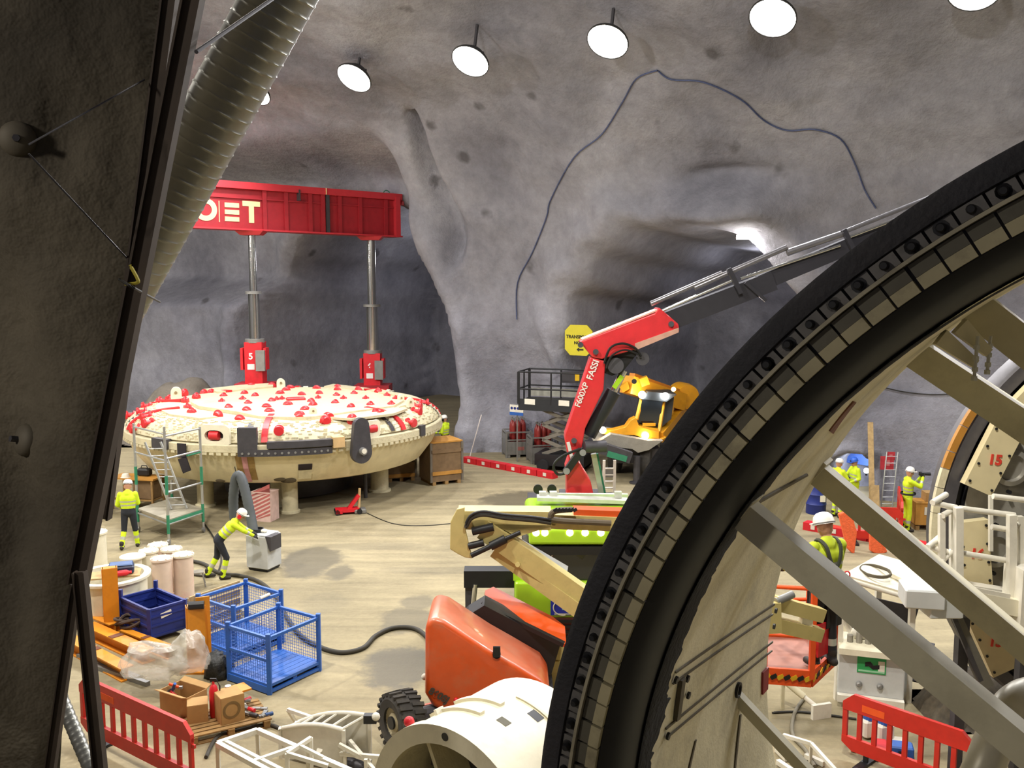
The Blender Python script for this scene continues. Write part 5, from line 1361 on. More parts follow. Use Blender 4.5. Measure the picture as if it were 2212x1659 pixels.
T.part('chassis_rail', MB().box(((x0 + x1) / 2 + .1, YT + 3.6, .9), (1.0, 6.8, .3)), BLACK)
for yy in (YT + .6, YT + 4.4, YT + 5.9):
    for xx in (x0 + .15, x1 - .15): T.part('wheel', MB().lathe([(.2, -.16), (.48, -.15), (.52, -.08), (.52, .08), (.48, .15), (.2, .16)], 24, (xx, yy, .52), (1, 0, 0)), TYRE, smooth=40)
# ---- the folding crane behind the cab
YC = YT + 2.6
C = Thing('loader_crane', 'red folding loader crane with long dark telescopic jib behind the green truck', 'crane', V((P(1250, 1070, YC).x, YC, 1.35)), world=True)
CH2 = CRANERED
bev(C.part('column', pp([(1224, 1084), (1224, 1040), (1222, 1010), (1229, 990), (1252, 1000), (1262, 1018), (1276, 1040), (1286, 1084)], YC - .2, .5), CH2), .03)
C.part('column_base', MB().box(P(1255, 1092, YC) + V((0, 0, -.4)), (.9, 1.0, 1.3)), DGREY)
bev(C.part('main_boom', pp([(1276, 772), (1308, 780), (1304, 842), (1264, 926), (1260, 952), (1250, 1000), (1230, 1000), (1220, 948), (1221, 938)], YC - .22, .44), CH2), .025)
o = bev(C.part('knuckle_boom', pp([(1252, 738), (1414, 676), (1424, 664), (1466, 700), (1468, 716), (1390, 750), (1300, 776), (1280, 772)], YC - .26, .52), CH2), .03)
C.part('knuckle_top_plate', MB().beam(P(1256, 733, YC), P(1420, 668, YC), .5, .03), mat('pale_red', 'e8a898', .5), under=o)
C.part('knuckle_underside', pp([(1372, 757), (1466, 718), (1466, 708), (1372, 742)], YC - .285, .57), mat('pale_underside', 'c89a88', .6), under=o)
for (px, py) in ((1287, 760), (1240, 952), (1254, 745), (1450, 700)): C.part('pin', MB().cyl(P(px, py, YC - .32), P(px, py, YC + .3), .06, 12), DGREY)
C.part('link_plate', pp([(1288, 778), (1330, 745), (1372, 742), (1380, 760), (1348, 800), (1322, 812), (1306, 806)], YC - .12, .3), BLACK)
C.part('link_pulley', MB().cyl(P(1388, 775, YC - .2), P(1388, 775, YC + .2), .14, 18), DGREY, smooth=40)
C.part('link_pulley', MB().cyl(P(1330, 790, YC - .25), P(1330, 790, YC + .1), .17, 18), DGREY, smooth=40)
C.part('hydraulic_hose', MB().tube(smooth_path([P(1305, 785, YC - .3), P(1318, 752, YC - .35), P(1345, 742, YC - .35), P(1372, 752, YC - .3), P(1385, 770, YC - .25)], 6), .025, 6), BLACK)
C.part('hydraulic_hose', MB().tube(smooth_path([P(1310, 795, YC - .3), P(1322, 768, YC - .35), P(1350, 756, YC - .35), P(1378, 765, YC - .3)], 6), .02, 6), BLACK)
C.part('lift_cylinder', MB().cyl(P(1272, 940, YC + .05), P(1326, 845, YC), .155, 18), mat('cylinder_black', '24262c', .45), smooth=40)
C.part('lift_cylinder_rod', MB().cyl(P(1326, 845, YC), P(1348, 800, YC), .08, 14), CHROME, smooth=40)
C.part('green_label', MB().beam(P(1326, 838, YC - .17), P(1344, 812, YC - .17), .012, .1), LIME)
C.part('swing_cylinder', MB().cyl(P(1262, 966, YC - .3), P(1308, 964, YC - .2), .13, 16), DGREY, smooth=40)
C.part('swing_link', MB().beam(P(1256, 972, YC - .34), P(1222, 1020, YC - .34), .16, .14), BLACK)
C.part('swing_pin', MB().cyl(P(1259, 978, YC - .46), P(1259, 978, YC - .3), .07, 14), GREY)
C.part('swing_pin', MB().cyl(P(1224, 1018, YC - .46), P(1224, 1018, YC - .3), .07, 14), GREY)
C.part('side_post', MB().beam(P(1282, 980, YC - .1), P(1300, 1072, YC - .1), .11, .11), ALU)
C.part('side_post', MB().beam(P(1289, 980, YC), P(1307, 1072, YC), .06, .06), GREENC)
C.part('hose_loop', MB().tube(smooth_path([P(1258, 968, YC - .4), P(1215, 985, YC - .45), P(1196, 1005, YC - .45), P(1204, 1024, YC - .4), P(1222, 1022, YC - .36)], 6), .03, 7), BLACK)
# jib stages
JB = mat('jib_grey', '45444a', .35, .5, var=.06)
def jib(a, b, h_, w_, y0=YC): return C.part('jib_stage', MB().beam(P(*a, y0), P(*b, y0), w_, h_), JB)
jib((1440, 694), (1668, 606), .40, .36); jib((1640, 612), (1850, 524), .33, .3); jib((1830, 530), (2060, 432), .26, .24)
for (a, b, r_) in (((1406, 656), (1560, 590), .055), ((1500, 622), (1700, 534), .06), ((1700, 546), (1830, 502), .075), ((1826, 500), (2030, 418), .05)):
    C.part('jib_cylinder', MB().cyl(P(*a, YC - .12), P(*b, YC - .12), r_, 12), mat('jib_tube', '8a888c', .3, .7), smooth=40)
for (a, b) in (((1420, 676), (1590, 602)), ((1600, 602), (1815, 530)), ((1835, 512), (2010, 446))):
    C.part('jib_rod', MB().cyl(P(*a, YC - .2), P(*b, YC - .2), .03, 10), CHROME, smooth=40)
for (px, py) in ((1580, 592), (1828, 508)):
    C.part('stage_collar', MB().beam(P(px - 6, py - 12, YC - .24), P(px + 20, py + 42, YC - .24), .12, .09).beam(P(px - 6, py - 12, YC + .2), P(px + 20, py + 42, YC + .2), .12, .09), JB)
C.part('end_hook', MB().beam(P(1610, 610, YC - .22), P(1655, 650, YC - .22), .06, .07), JB)
a, b = P(1246, 890, YC - .235), P(1290, 775, YC - .235)
C.inst('boom_letters', text_mesh('F600XP', .17, LETW, .004, .003), frame(P(1257, 853, YC - .235), b - a, (b - a).cross(V((0, 1, 0)))))
C.inst('boom_letters', text_mesh('FASSI', .19, LETW, .004, .004), frame(P(1281, 799, YC - .235), b - a, (b - a).cross(V((0, 1, 0)))))
C.part('letter_stripes', MB().beam(P(1227, 955, YC - .232), P(1236, 992, YC - .232), .004, .07), LETW)
# aluminium trestle ladder leaning behind
T = Thing('trestle_ladder', 'short white ladder with a grey plate behind the red crane column', 'ladder', G(1320, 1062), world=True)
yl = YC + 1.2
for px in (1303, 1326): T.part('ladder_rail', MB().beam(P(px + 2, 994, yl), V((P(px, 1060, yl).x, yl, .0)), .06, .05), WHITE)
for k in range(5): T.part('rung', MB().cyl(P(1303, 1012 + k * 14, yl), P(1327, 1012 + k * 14, yl), .02, 8), WHITE)
T.part('grey_plate', MB().beam(P(1304, 1022, yl), P(1326, 1022, yl), .02, .18), GREY)

# ================================================================ orange boom lift in the middle foreground
YJ = 13.6
J = Thing('boom_lift', 'orange boom lift with a tan folding boom and one big wheel in view', 'boom lift', V((P(1050, 1500, YJ).x, YJ + .5, 0)), world=True)
hood = bev(J.part('engine_hood', pp([(918, 1352), (934, 1334), (960, 1342), (1055, 1404), (1112, 1436), (1170, 1470), (1190, 1500), (1186, 1536), (1100, 1550), (1000, 1548), (934, 1530), (917, 1500)], YJ, 1.15), ORANGE), .10, 5)
for p_ in hood.data.polygons: p_.use_smooth = True
def dusty(m, dust):                     # pale rock dust settled on the upward faces
    m = m.copy(); nt = m.node_tree; N = nt.nodes; L = nt.links; b = N['Principled BSDF']
    src = b.inputs['Base Color'].links[0].from_socket
    ge = N.new('ShaderNodeNewGeometry'); sp = N.new('ShaderNodeSeparateXYZ'); L.new(ge.outputs['Normal'], sp.inputs[0])
    nz = N.new('ShaderNodeTexNoise'); nz.inputs['Scale'].default_value = 3; tc = N.new('ShaderNodeTexCoord'); L.new(tc.outputs['Object'], nz.inputs['Vector'])
    ad = N.new('ShaderNodeMath'); ad.operation = 'MULTIPLY_ADD'; L.new(nz.outputs['Fac'], ad.inputs[0]); ad.inputs[1].default_value = .5; L.new(sp.outputs[2], ad.inputs[2])
    mr = N.new('ShaderNodeMapRange'); mr.inputs[1].default_value = .75; mr.inputs[2].default_value = 1.25; mr.inputs[4].default_value = .55; L.new(ad.outputs[0], mr.inputs[0])
    mx = N.new('ShaderNodeMix'); mx.data_type = 'RGBA'; L.new(mr.outputs[0], mx.inputs[0]); L.new(src, mx.inputs[6]); mx.inputs[7].default_value = (*lin(dust), 1)
    L.new(mx.outputs[2], b.inputs['Base Color']); return m
hood.data.materials[0] = dusty(ORANGE, 'c8a08a')
J.part('hood_lid', MB().prism([(0, 0), (1, 0), (1, .45), (.85, .55), (.1, .6), (0, .4)], P(1046, 1312, YJ + 1.5), P(1222, 1396, YJ + 1.1) - P(1046, 1312, YJ + 1.5), V((0, .9, .35)), .07), ORANGE)
J.part('engine_bay', pp([(985, 1352), (1010, 1330), (1046, 1308), (1210, 1394), (1190, 1460), (1060, 1425)], YJ + 1.12, .5), BLACK)
J.part('lid_seal', MB().beam(P(1040, 1304, YJ + 1.35), P(1218, 1392, YJ + 1.0), .1, .07), BLACK)
J.part('exhaust_opening', MB().lathe([(0, .0), (.055, .0), (.06, .02), (.06, -.05)], 16, P(1073, 1414, YJ - .0), (0, -1, 0)).box(P(1073, 1408, YJ + .005), (.11, .05, .16)), BLACK, under=hood)
J.inst('model_letters', text_mesh('860SJ', .15, mat('letter_grey', '4a4038', .6), .004, .006), frame(P(948, 1503, YJ - .012), P(968, 1519, YJ) - P(942, 1504, YJ), V((.1, 0, 1))), under=hood)
J.part('hazard_strip', MB().beam(P(1168, 1496, YJ - .012), P(1186, 1487, YJ - .012), .01, .12), TAPE, under=hood)
J.part('tail_lamp', MB().sphere(P(985, 1512, YJ - .01), .035, 10, 8), RED, under=hood)
J.part('side_lamp', MB().sphere(P(917, 1462, YJ + .2), .05, 10, 8), WHITE, under=hood)
J.part('chassis', MB().box(P(1010, 1545, YJ + .7) + V((.15, .2, -.35)), (1.9, 1.6, .45)), DGREY)
J.part('turntable', MB().box(P(1090, 1430, YJ + 1.3) + V((0, .3, -.7)), (1.6, 1.2, .6)), DGREY)
# wheel with lugs
WK = .86; wc = G(868, 1622); wc = V((wc.x, wc.y + .1, .5 * WK)); wa = V((-.80, -.58, .05)).normalized()
tyre = J.part('tyre', MB().lathe([(r_ * WK, h_) for r_, h_ in ((.26, .19), (.40, .21), (.47, .17), (.485, .08), (.485, -.08), (.47, -.17), (.40, -.21), (.26, -.19), (.26, .19))], 36, wc, wa), TYRE, smooth=40)
xx, yy, dd = basis(wa)
for k in range(22):
    a = 2 * PI * k / 22; rd = xx * math.cos(a) + yy * math.sin(a); tg = -xx * math.sin(a) + yy * math.cos(a)
    for s in (-1, 1):
        J.part('tread_lug', MB().beam(wc + rd * .485 * WK + wa * s * .01 + tg * .03 * s, wc + rd * .475 * WK + wa * s * .20, .055, .05, up=rd), TYRE, under=tyre)
J.part('wheel_rim', MB().lathe([(r_ * WK, h_) for r_, h_ in ((.27, .18), (.25, .12), (.17, .10), (.16, .15), (.1, .17), (0, .17))], 28, wc, wa), mat('rim_cream', 'a89c7c', .6), smooth=40)
J.part('wheel_hub', MB().cyl(wc + wa * .15, wc + wa * .2, .095, 18), BLACK, smooth=40)
J.part('axle', MB().cyl(wc, wc - wa * .9, .12, 12), DGREY)
J.part('axle_link', MB().beam(P(905, 1528, YJ + .2), P(940, 1520, YJ + .3), .05, .05), ORANGE)
# tan booms
YB = 15.4
def tan(a, b, w_, h_, name='boom_section', y0=YB, y1=None, m=BOOM): return J.part(name, MB().beam(P(*a, y0), P(*b, y1 or y0), w_, h_), m)
kn = bev(J.part('knuckle_plate', pp([(973, 1128), (987, 1100), (1004, 1096), (1002, 1130), (1020, 1206), (1004, 1204), (988, 1196), (972, 1186)], YB - .3, .06), BOOM), .01)
J.part('knuckle_plate', pp([(973, 1128), (987, 1100), (1004, 1096), (1002, 1130), (1020, 1206), (1004, 1204), (988, 1196), (972, 1186)], YB + .2, .06), BOOM)
tan((990, 1117), (1190, 1119), .42, .31); tan((1180, 1121), (1345, 1128), .36, .24)
J.part('inner_boom', MB().beam(P(1238, 1110, YB), P(1400, 1116, YB), .28, .22), ORANGE)
J.part('boom_saddle', pp([(1050, 1132), (1200, 1135), (1150, 1150), (1118, 1160), (1092, 1146)], YB - .21, .06), BOOM)
for dy in (-.22, .22):
    J.part('riser_boom', MB().beam(P(1045, 1140, YB + dy + .1), P(1300, 1318, YB + dy - .2), .24, .34), BOOM)
J.part('riser_cover', MB().beam(P(1110, 1165, YB + .1), P(1225, 1232, YB), .34, .04), GREY)
J.part('riser_boom', MB().beam(P(1070, 1186, YB - .1), P(1290, 1345, YB - .5), .2, .24), BOOM)
J.part('riser_cross_bar', MB().cyl(P(1118, 1220, YB - .4), P(1126, 1212, YB + .3), .04, 10), BOOM)
J.part('riser_cross_bar', MB().cyl(P(1222, 1286, YB - .4), P(1230, 1278, YB + .3), .04, 10), BOOM)
J.part('level_cylinder', MB().cyl(P(1018, 1200, YB - .32), P(1064, 1178, YB - .32), .045, 12).cyl(P(1060, 1180, YB - .32), P(1092, 1164, YB - .32), .075, 12).cyl(P(1090, 1165, YB - .32), P(1124, 1150, YB - .32), .04, 12), BLACK, smooth=40)
J.part('knuckle_pins', MB().cyl(P(1020, 1148, YB - .28), P(1066, 1138, YB - .28), .07, 12).cyl(P(1012, 1180, YB - .28), P(1045, 1172, YB - .28), .06, 12), BLACK, smooth=40)
hz = smooth_path([P(1006, 1140, YB - .34), P(1018, 1120, YB - .34), P(1045, 1112, YB - .34), P(1090, 1119, YB - .34), P(1150, 1124, YB - .34), P(1190, 1130, YB - .3)], 6)
J.part('boom_hose', MB().tube(hz, .035, 8), HOSEM, smooth=50); J.part('boom_hose', MB().tube([p + V((0, -.02, .06)) for p in hz], .025, 8), BLACK, smooth=50)
J.part('cable_chain', MB().tube(smooth_path([P(1240, 1100, YB - .24), P(1200, 1104, YB - .26), P(1190, 1115, YB - .26), P(1204, 1124, YB - .26), P(1320, 1130, YB - .24)], 6), .05, 8), mat('chain_brown', '5a4e3c', .7))
for k in range(7): J.part('chain_link', MB().beam(P(1196 + 7 * k, 1104, YB - .3), P(1204 + 7 * k, 1099, YB - .3), .03, .05), BLACK)
tan((1085, 1388), (1216, 1398), .5, .26, 'lower_boom', YJ + 1.9); tan((1090, 1420), (1212, 1432), .4, .2, 'lower_boom', YJ + 1.9)
for px in (1108, 1204): J.part('boom_rib', MB().beam(P(px - 8, 1392, YJ + 1.62), P(px + 8, 1378, YJ + 1.62), .03, .04), BOOM)
for k in range(3): J.part('lower_post', MB().box((P(1100 + 50 * k, 1440, YJ + 1.9).x, YJ + 1.9, .45), (.2, .3, .9)), BOOM)

# ================================================================ cream drum in front
dc = P(975, 1569, 9.3); DR = 1.14; dc = V((dc.x, dc.y, dc.z - DR)); da = V((.61, .79, 0)).normalized()
D = Thing('steel_drum', 'large cream steel drum with a flanged open end at the bottom of the picture', 'drum', V((dc.x, dc.y, .0)), world=True)
D.part('shell', MB().lathe([(DR * .97, 0), (DR * .97, 1.5), (DR * .8, 1.52)], 72, dc, da), CREAM2, smooth=40)
D.part('front_flange', MB().lathe([(DR * .82, -.06), (DR, -.06), (DR, .06), (DR * .97, .07)], 72, dc, da), CREAM2, smooth=40)
D.part('inner_wall', MB().lathe([(DR * .82, -.06), (DR * .82, .9), (DR * .3, .95), (0, .95)], 64, dc, da), CREAM, smooth=40)
dx, dy, _ = basis(da)
dside = da.cross(V((0, 0, 1)))         # horizontal across the drum
def dp(ang, r_, off): return dc + da * off + (dside * math.cos(R(ang)) + V((0, 0, 1)) * math.sin(R(ang))) * r_
def dpatch(a0, a1, o0, o1, th, m, name, n=10):
    mb = MB(); pts = []
    for i in range(n + 1):
        a = a0 + (a1 - a0) * i / n
        for r_ in (DR * .965, DR * .97 + th): pts += [dp(a, r_, o0), dp(a, r_, o1)]
    fs = []
    for i in range(n):
        q = 4 * i; fs += [(q + 2, q + 3, q + 7, q + 6), (q, q + 2, q + 6, q + 4), (q + 1, q + 5, q + 7, q + 3)]
    fs += [(0, 1, 3, 2), (4 * n, 4 * n + 2, 4 * n + 3, 4 * n + 1)]
    return D.part(name, mb.add(pts, fs), m)
dpatch(88, 128, .42, .50, .035, CREAM2, 'weld_rib'); dpatch(86, 122, .72, .80, .035, CREAM2, 'weld_rib'); dpatch(50, 86, 1.0, 1.04, .02, CREAM, 'weld_rib')
dpatch(64, 72, .86, .98, .004, BLACK, 'slot'); dpatch(72, 79, .48, .58, .004, mat('slot_grey', '5a5646', .7), 'slot'); dpatch(117, 119, .34, .46, .06, WHITE, 'stop_block')
D.part('flange_hole', MB().cyl(dp(92, DR * .91, -.065), dp(92, DR * .91, -.05), .045, 14), BLACK)
D.part('red_fitting', MB().sphere(dp(124, DR * 1.03, .05), .06, 12, 8).cyl(dp(124, DR * 1.0, .05), dp(124, DR * .95, .05), .03, 8), RED, smooth=50)
gear_c = dc + da * .75 + dside * -.15 + V((0, 0, .15))
gw_ = D.part('gear_wheel', MB().lathe([(.2, 0), (.52, 0), (.56, -.05), (.56, -.25), (.2, -.25), (.2, 0)], 40, gear_c, da), DGREY, smooth=35)
for k in range(30):
    a = 2 * PI * k / 30; p = gear_c + (dx * math.cos(a) + dy * math.sin(a)) * .58 - da * .15
    D.part('gear_tooth', MB().beam(p - da * .1, p + da * .1, .05, .08, up=dx * math.cos(a) + dy * math.sin(a)), DGREY, under=gw_)
D.part('rib_plate', MB().beam(dp(115, DR * .8, .3), dp(115, DR * .3, .3), .05, .5, up=da), CREAM); D.part('rib_plate', MB().beam(dp(60, DR * .8, .3), dp(60, DR * .4, .3), .05, .5, up=da), CREAM)
D.part('green_bar', MB().beam(dp(135, DR * .55, .2), dp(110, DR * .2, .2), .05, .05), GREENC)
for off in (.2, 1.25): D.part('cradle', MB().beam(dp(-70, DR * .9, off) * V((1, 1, 0)) + V((0, 0, .12)), dp(-110, DR * .9, off) * V((1, 1, 0)) + V((0, 0, .12)), .2, .24), DGREY)

# ================================================================ back of the hall: scissor lift, gas racks, kerb, signs
YS = 33.9
S = Thing('scissor_lift', 'black scissor lift with raised railed platform by the cavern wall', 'scissor lift', V((P(1190, 900, YS).x, YS + .4, 0)), world=True)
A, B = P(1120, 872, YS), P(1262, 898, YS - .8); dv = B - A; dv.z = 0; wv = V((-dv.y, dv.x, 0)).normalized() * 1.3
zf = A.z; zt = P(1120, 803, YS).z
A0 = V((A.x, A.y, zf)); ex = V((dv.x, dv.y, 0))
S.part('deck', MB().prism([(0, 0), (1, 0), (1, 1), (0, 1)], A0 + V((0, 0, .05)), ex, wv, .12), BLACK)
S.part('toe_board', MB().beam(A0 + V((0, 0, -.02)), A0 + ex + V((0, 0, -.02)), .05, .42), mat('lift_black', '202226', .5))
S.part('toe_board', MB().beam(A0 + wv + V((0, 0, .3)), A0 + ex + wv + V((0, 0, .3)), .05, .30), mat('toe_grey', '9a988c', .6))
cs = [A0, A0 + ex, A0 + ex + wv, A0 + wv]; hr = zt - zf
for i in range(4):
    a, b = cs[i], cs[(i + 1) % 4]
    for z in (.55, hr): S.part('rail', MB().cyl(a + V((0, 0, z)), b + V((0, 0, z)), .03, 8), BLACK)
    S.part('rail_post', MB().beam(a, a + V((0, 0, hr)), .1, .1), BLACK)
    m_ = a.lerp(b, .5); S.part('rail_post', MB().beam(m_, m_ + V((0, 0, hr)), .06, .06), BLACK)
for f in (.1, .62): S.part('warning_plate', MB().beam(A0 + ex * f + V((0, 0, .10)) - wv.normalized() * .04, A0 + ex * (f + .16) + V((0, 0, .09)) - wv.normalized() * .04, .01, .2), WHITE)
S.part('control_box', MB().box(A0 + ex * .72 + wv * .9 + V((0, 0, hr - .25)), (.9, .25, .4)), DGREY)
S.part('caution_label', MB().box(A0 + ex * .76 + wv * .9 + V((0, -.14, hr - .25)), (.16, .02, .24), rz=.1), TAPE)
for k in range(3):
    z0 = .6 + k * (zf - .8) / 3; z1 = z0 + (zf - .8) / 3
    for s in (.15, .85):
        S.part('scissor_arm', MB().beam(A0 * V((1, 1, 0)) + ex * .35 + wv * s + V((0, 0, z0)), A0 * V((1, 1, 0)) + ex * .95 + wv * s + V((0, 0, z1)), .08, .12), mat('scissor_grey', '6f6a60', .6))
        S.part('scissor_arm', MB().beam(A0 * V((1, 1, 0)) + ex * .95 + wv * s + V((0, 0, z0)), A0 * V((1, 1, 0)) + ex * .35 + wv * s + V((0, 0, z1)), .08, .12), mat('scissor_grey', '6f6a60'))
S.part('lift_base', MB().prism([(.25, 0), (1, 0), (1, 1), (.25, 1)], A0 * V((1, 1, 0)) + V((0, 0, .42)), ex, wv, .4), BLACK)
for s in (0, 1):
    for f in (.38, .9): c = A0 * V((1, 1, 0)) + ex * f + wv * s + V((0, 0, .22)); S.part('wheel', MB().cyl(c - wv.normalized() * .08, c + wv.normalized() * .08, .22, 16), RUBBER, smooth=40)
def gas_rack(px, py, rz, label):
    g = G(px, py); T = Thing('gas_rack', label, 'gas rack', g, rz, group='gas bottle racks at the wall')
    w_, d_, h_ = 1.0, .85, 1.0
    T.part('front_sheet', MB().box((0, -d_ / 2, .38), (w_, .03, .5)), GREY); T.part('back_sheet', MB().box((0, d_ / 2, .5), (w_, .03, .8)), GREY)
    T.part('side_sheet', MB().box((-w_ / 2, 0, .5), (.03, d_, .8)), GREY); T.part('rack_floor', MB().box((0, 0, .13), (w_, d_, .05)), GREY)
    for sx_ in (-1, 1):
        for sy_ in (-1, 1): T.part('corner_post', MB().box((sx_ * w_ / 2, sy_ * d_ / 2, h_ / 2), (.07, .07, h_)), GREY)
    for z in (.7, h_): 
        for sy_ in (-1, 1): T.part('rail', MB().box((0, sy_ * d_ / 2, z), (w_, .05, .05)), GREY)
        for sx_ in (-1, 1): T.part('rail', MB().box((sx_ * w_ / 2, 0, z), (.05, d_, .05)), GREY)
    for s in (-1, 0, 1): T.part('skid', MB().box((s * .4, 0, .05), (.1, d_, .1)), GREY)
    T.part('red_mark', MB().box((.05, -d_ / 2 - .02, .36), (.3, .01, .14)), mat('faded_red_mark', 'a0605a', .6))
    k = 0
    for i in range(3):
        for j in range(2):
            p = T.M @ V((-.1 + i * .21 - .08, -.22 + j * .36 + .07 * i, .155))
            b = Thing('gas_bottle', None, 'gas bottle', p, group='maroon gas bottles in the racks')
            b.o['label'] = ['front left', 'back left', 'front middle', 'back middle', 'front right', 'back right'][k] + (' maroon gas bottle in the left rack' if px < 1130 else ' maroon gas bottle in the right rack'); k += 1
            b.part('bottle', MB().lathe([(.09, 0), (.1, .02), (.1, 1.05), (.08, 1.16), (.04, 1.22), (.035, 1.28), (0, 1.28)], 16), GASRED, smooth=40)
            b.part('valve', MB().cyl((0, 0, 1.27), (0, 0, 1.38), .03, 8).box((0, 0, 1.33), (.12, .04, .04)), GREY)
gas_rack(1117, 984, R(10), 'grey gas bottle rack standing further left by the wall')
gas_rack(1171, 997, R(10), 'grey gas bottle rack nearer the red crane')
def kerb(p0, p1, n, label):
    a, b = G(*p0), G(*p1)
    for k in range(n):
        q0, q1 = a.lerp(b, k / n + .004), a.lerp(b, (k + 1) / n - .004); d = (q1 - q0).normalized(); s = V((-d.y, d.x, 0))
        T = Thing('kerb_block', label[k], 'kerb', q0.lerp(q1, .5), world=True, group='red and white plastic kerb blocks')
        T.part('kerb_block_body', MB().beam(q0 + V((0, 0, .11)), q1 + V((0, 0, .11)), .3, .22), RED)
        T.part('white_mark', MB().beam(q0.lerp(q1, .4) + V((0, 0, .12)) - s * .16, q0.lerp(q1, .6) + V((0, 0, .12)) - s * .16, .01, .12), WHITE)
ordn = ['first', 'second', 'third', 'fourth', 'fifth', 'sixth']
kerb((1004, 998), (1200, 1034), 6, [o_ + ' red kerb block counted from the tall brown crate' for o_ in ordn])
# octagonal yellow traffic board on the wall
c = P(1250, 735, 34.4); ex = HU; T = Thing('traffic_board', 'yellow octagonal board with black words on the wall above the crane', 'sign', c, world=True)
q = .56; k = .22
pl = [(-q, -q + k), (-q + k, -q), (q - k, -q), (q, -q + k), (q, q - k), (q - k, q), (-q + k, q), (-q, q - k)]
T.part('board', MB().prism(pl, c, ex, V((0, 0, 1)), .04), SIGNY)
fr = lambda x, z: frame(c + ex * x + V((0, 0, z)) + HN * .03, ex, V((0, 0, 1)))
T.inst('board_letters', text_mesh('TRANSPORT', .17, LETK, .004, .004), fr(-.02, .12)); T.inst('board_letters', text_mesh('NORD', .16, LETK, .004, .004), fr(.06, -.10))
T.part('board_arrow', MB().prism([(-.12, 0), (-.02, .08), (-.02, .03), (.16, .03), (.16, -.03), (-.02, -.03), (-.02, -.08)], c + ex * .05 + V((0, 0, -.34)) + HN * .025, ex, V((0, 0, 1)), .008), LETK)
for s_ in (-.3, .3): T.part('wall_bracket', MB().beam(c + ex * s_ - HN * .02, c + ex * s_ - HN * .9, .05, .05), GREY)
c = P(1116, 886, 35.4); T = Thing('mandatory_sign', 'small white and blue site sign on the wall by the scissor lift', 'sign', c, world=True)
T.part('board', MB().prism([(-.3, -.2), (.3, -.2), (.3, .2), (-.3, .2)], c, HU, V((0, 0, 1)), .02), WHITE)
for k in range(4): T.part('pictogram', MB().cyl(c + HU * (-.21 + .14 * k) + V((0, 0, .07)) + HN * .012, c + HU * (-.21 + .14 * k) + V((0, 0, .07)) + HN * .018, .055, 12), DBLUE)
T.part('blue_bar', MB().prism([(-.3, -.2), (.3, -.2), (.3, -.08), (-.3, -.08)], c + HN * .012, HU, V((0, 0, 1)), .006), BLUE)
T.part('sign_post', MB().beam(c - HN * .04 - V((0, 0, c.z)), c - HN * .04 + V((0, 0, .2)), .05, .05), GREY)
single('lance_pole', MB().cyl(G(1014, 990), P(1040, 896, 35.9), .02, 8), LETW, 'thin pale pole leaning on the wall near the tall crate', 'pole')

# ================================================================ yellow rough-terrain handler at the right tunnel
YM = 32.0
M_ = Thing('telehandler', 'yellow telehandler with bright work lights at the mouth of the right tunnel', 'telehandler', V((P(1400, 960, YM).x, YM + 1.2, 0)), world=True)
bev(M_.part('front_frame', pp([(1296, 932), (1330, 928), (1352, 922), (1362, 908), (1374, 902), (1380, 920), (1424, 934), (1424, 948), (1440, 944), (1432, 951), (1400, 950), (1370, 940), (1330, 940), (1300, 938)], YM, .5), TELEY), .02)
M_.part('side_frame', MB().beam(P(1424, 945, YM + .2), P(1478, 880, YM + 3.0), .3, .35), TELEY)
for a, b in (((1375, 906), (1386, 862)), ((1424, 932), (1434, 866))): M_.part('cab_post', MB().beam(P(*a, YM + .05), P(*b, YM + .4), .1, .1), TELEY)
for a, b in (((1452, 892), (1454, 850)), ((1434, 908), (1452, 892))): M_.part('cab_post', MB().beam(P(*a, YM + 1.3), P(*b, YM + 1.3), .08, .08), TELEY)
M_.part('cab_floor', pp([(1378, 928), (1424, 936), (1424, 928), (1378, 920)], YM + .02, 1.3), TELEY)
M_.part('windscreen', pp([(1378, 912), (1424, 918), (1432, 866), (1388, 862)], YM + .22, .03), GLASSD)
M_.part('cab_interior', pp([(1380, 918), (1426, 925), (1450, 905), (1456, 858), (1390, 858)], YM + .6, 1.2), mat('cab_grey', '3a3c3e', .7))
M_.part('cab_roof', pp([(1384, 862), (1440, 868), (1462, 852), (1400, 846)], YM + .2, 1.4), mat('cab_roof_dark', '2c3032', .5))
M_.part('number_plate', MB().box(P(1402, 917, YM), (.45, .04, .1)), TELEY)
M_.part('boom', MB().beam(P(1354, 830, YM + .5), P(1470, 868, YM + 2.5), .5, .62), TELEY)
M_.part('boom_inner', MB().beam(P(1365, 812, YM + .6), P(1462, 846, YM + 2.4), .24, .2), mat('boom_orange', 'c47a22', .5))
M_.part('boom_collar', MB().beam(P(1388, 815, YM + .6), P(1394, 832, YM + .6), .3, .3), TELEY)
M_.part('boom_hole', MB().cyl(P(1370, 824, YM + .2), P(1370, 824, YM + .15), .09, 14), BLACK)
M_.part('boom_head', pp([(1338, 836), (1356, 824), (1360, 840), (1346, 848)], YM + .3, .5), TELEY)
M_.part('rear_cover', MB().lathe([(0, 0), (.45, .05), (.5, .3), (.5, .8)], 20, P(1488, 858, YM + 2.6), (-.3, 1, 0)), TELEY, smooth=40)
M_.part('deck_plate', pp([(1285, 960), (1320, 938), (1400, 952), (1432, 952), (1402, 972), (1378, 978), (1366, 970)], YM - .4, 1.6), CONC)
M_.part('outrigger_box', MB().beam(P(1296, 966, YM - .6), P(1362, 988, YM - .6), .35, .38), DGREY)
M_.part('outrigger_grating', MB().beam(P(1312, 980, YM - .79), P(1354, 992, YM - .79), .02, .2), GREENC)
M_.part('outrigger_leg', MB().cyl(P(1376, 985, YM - .4), V((P(1376, 985, YM - .4).x, YM - .4, .06)), .12, 12), DGREY)
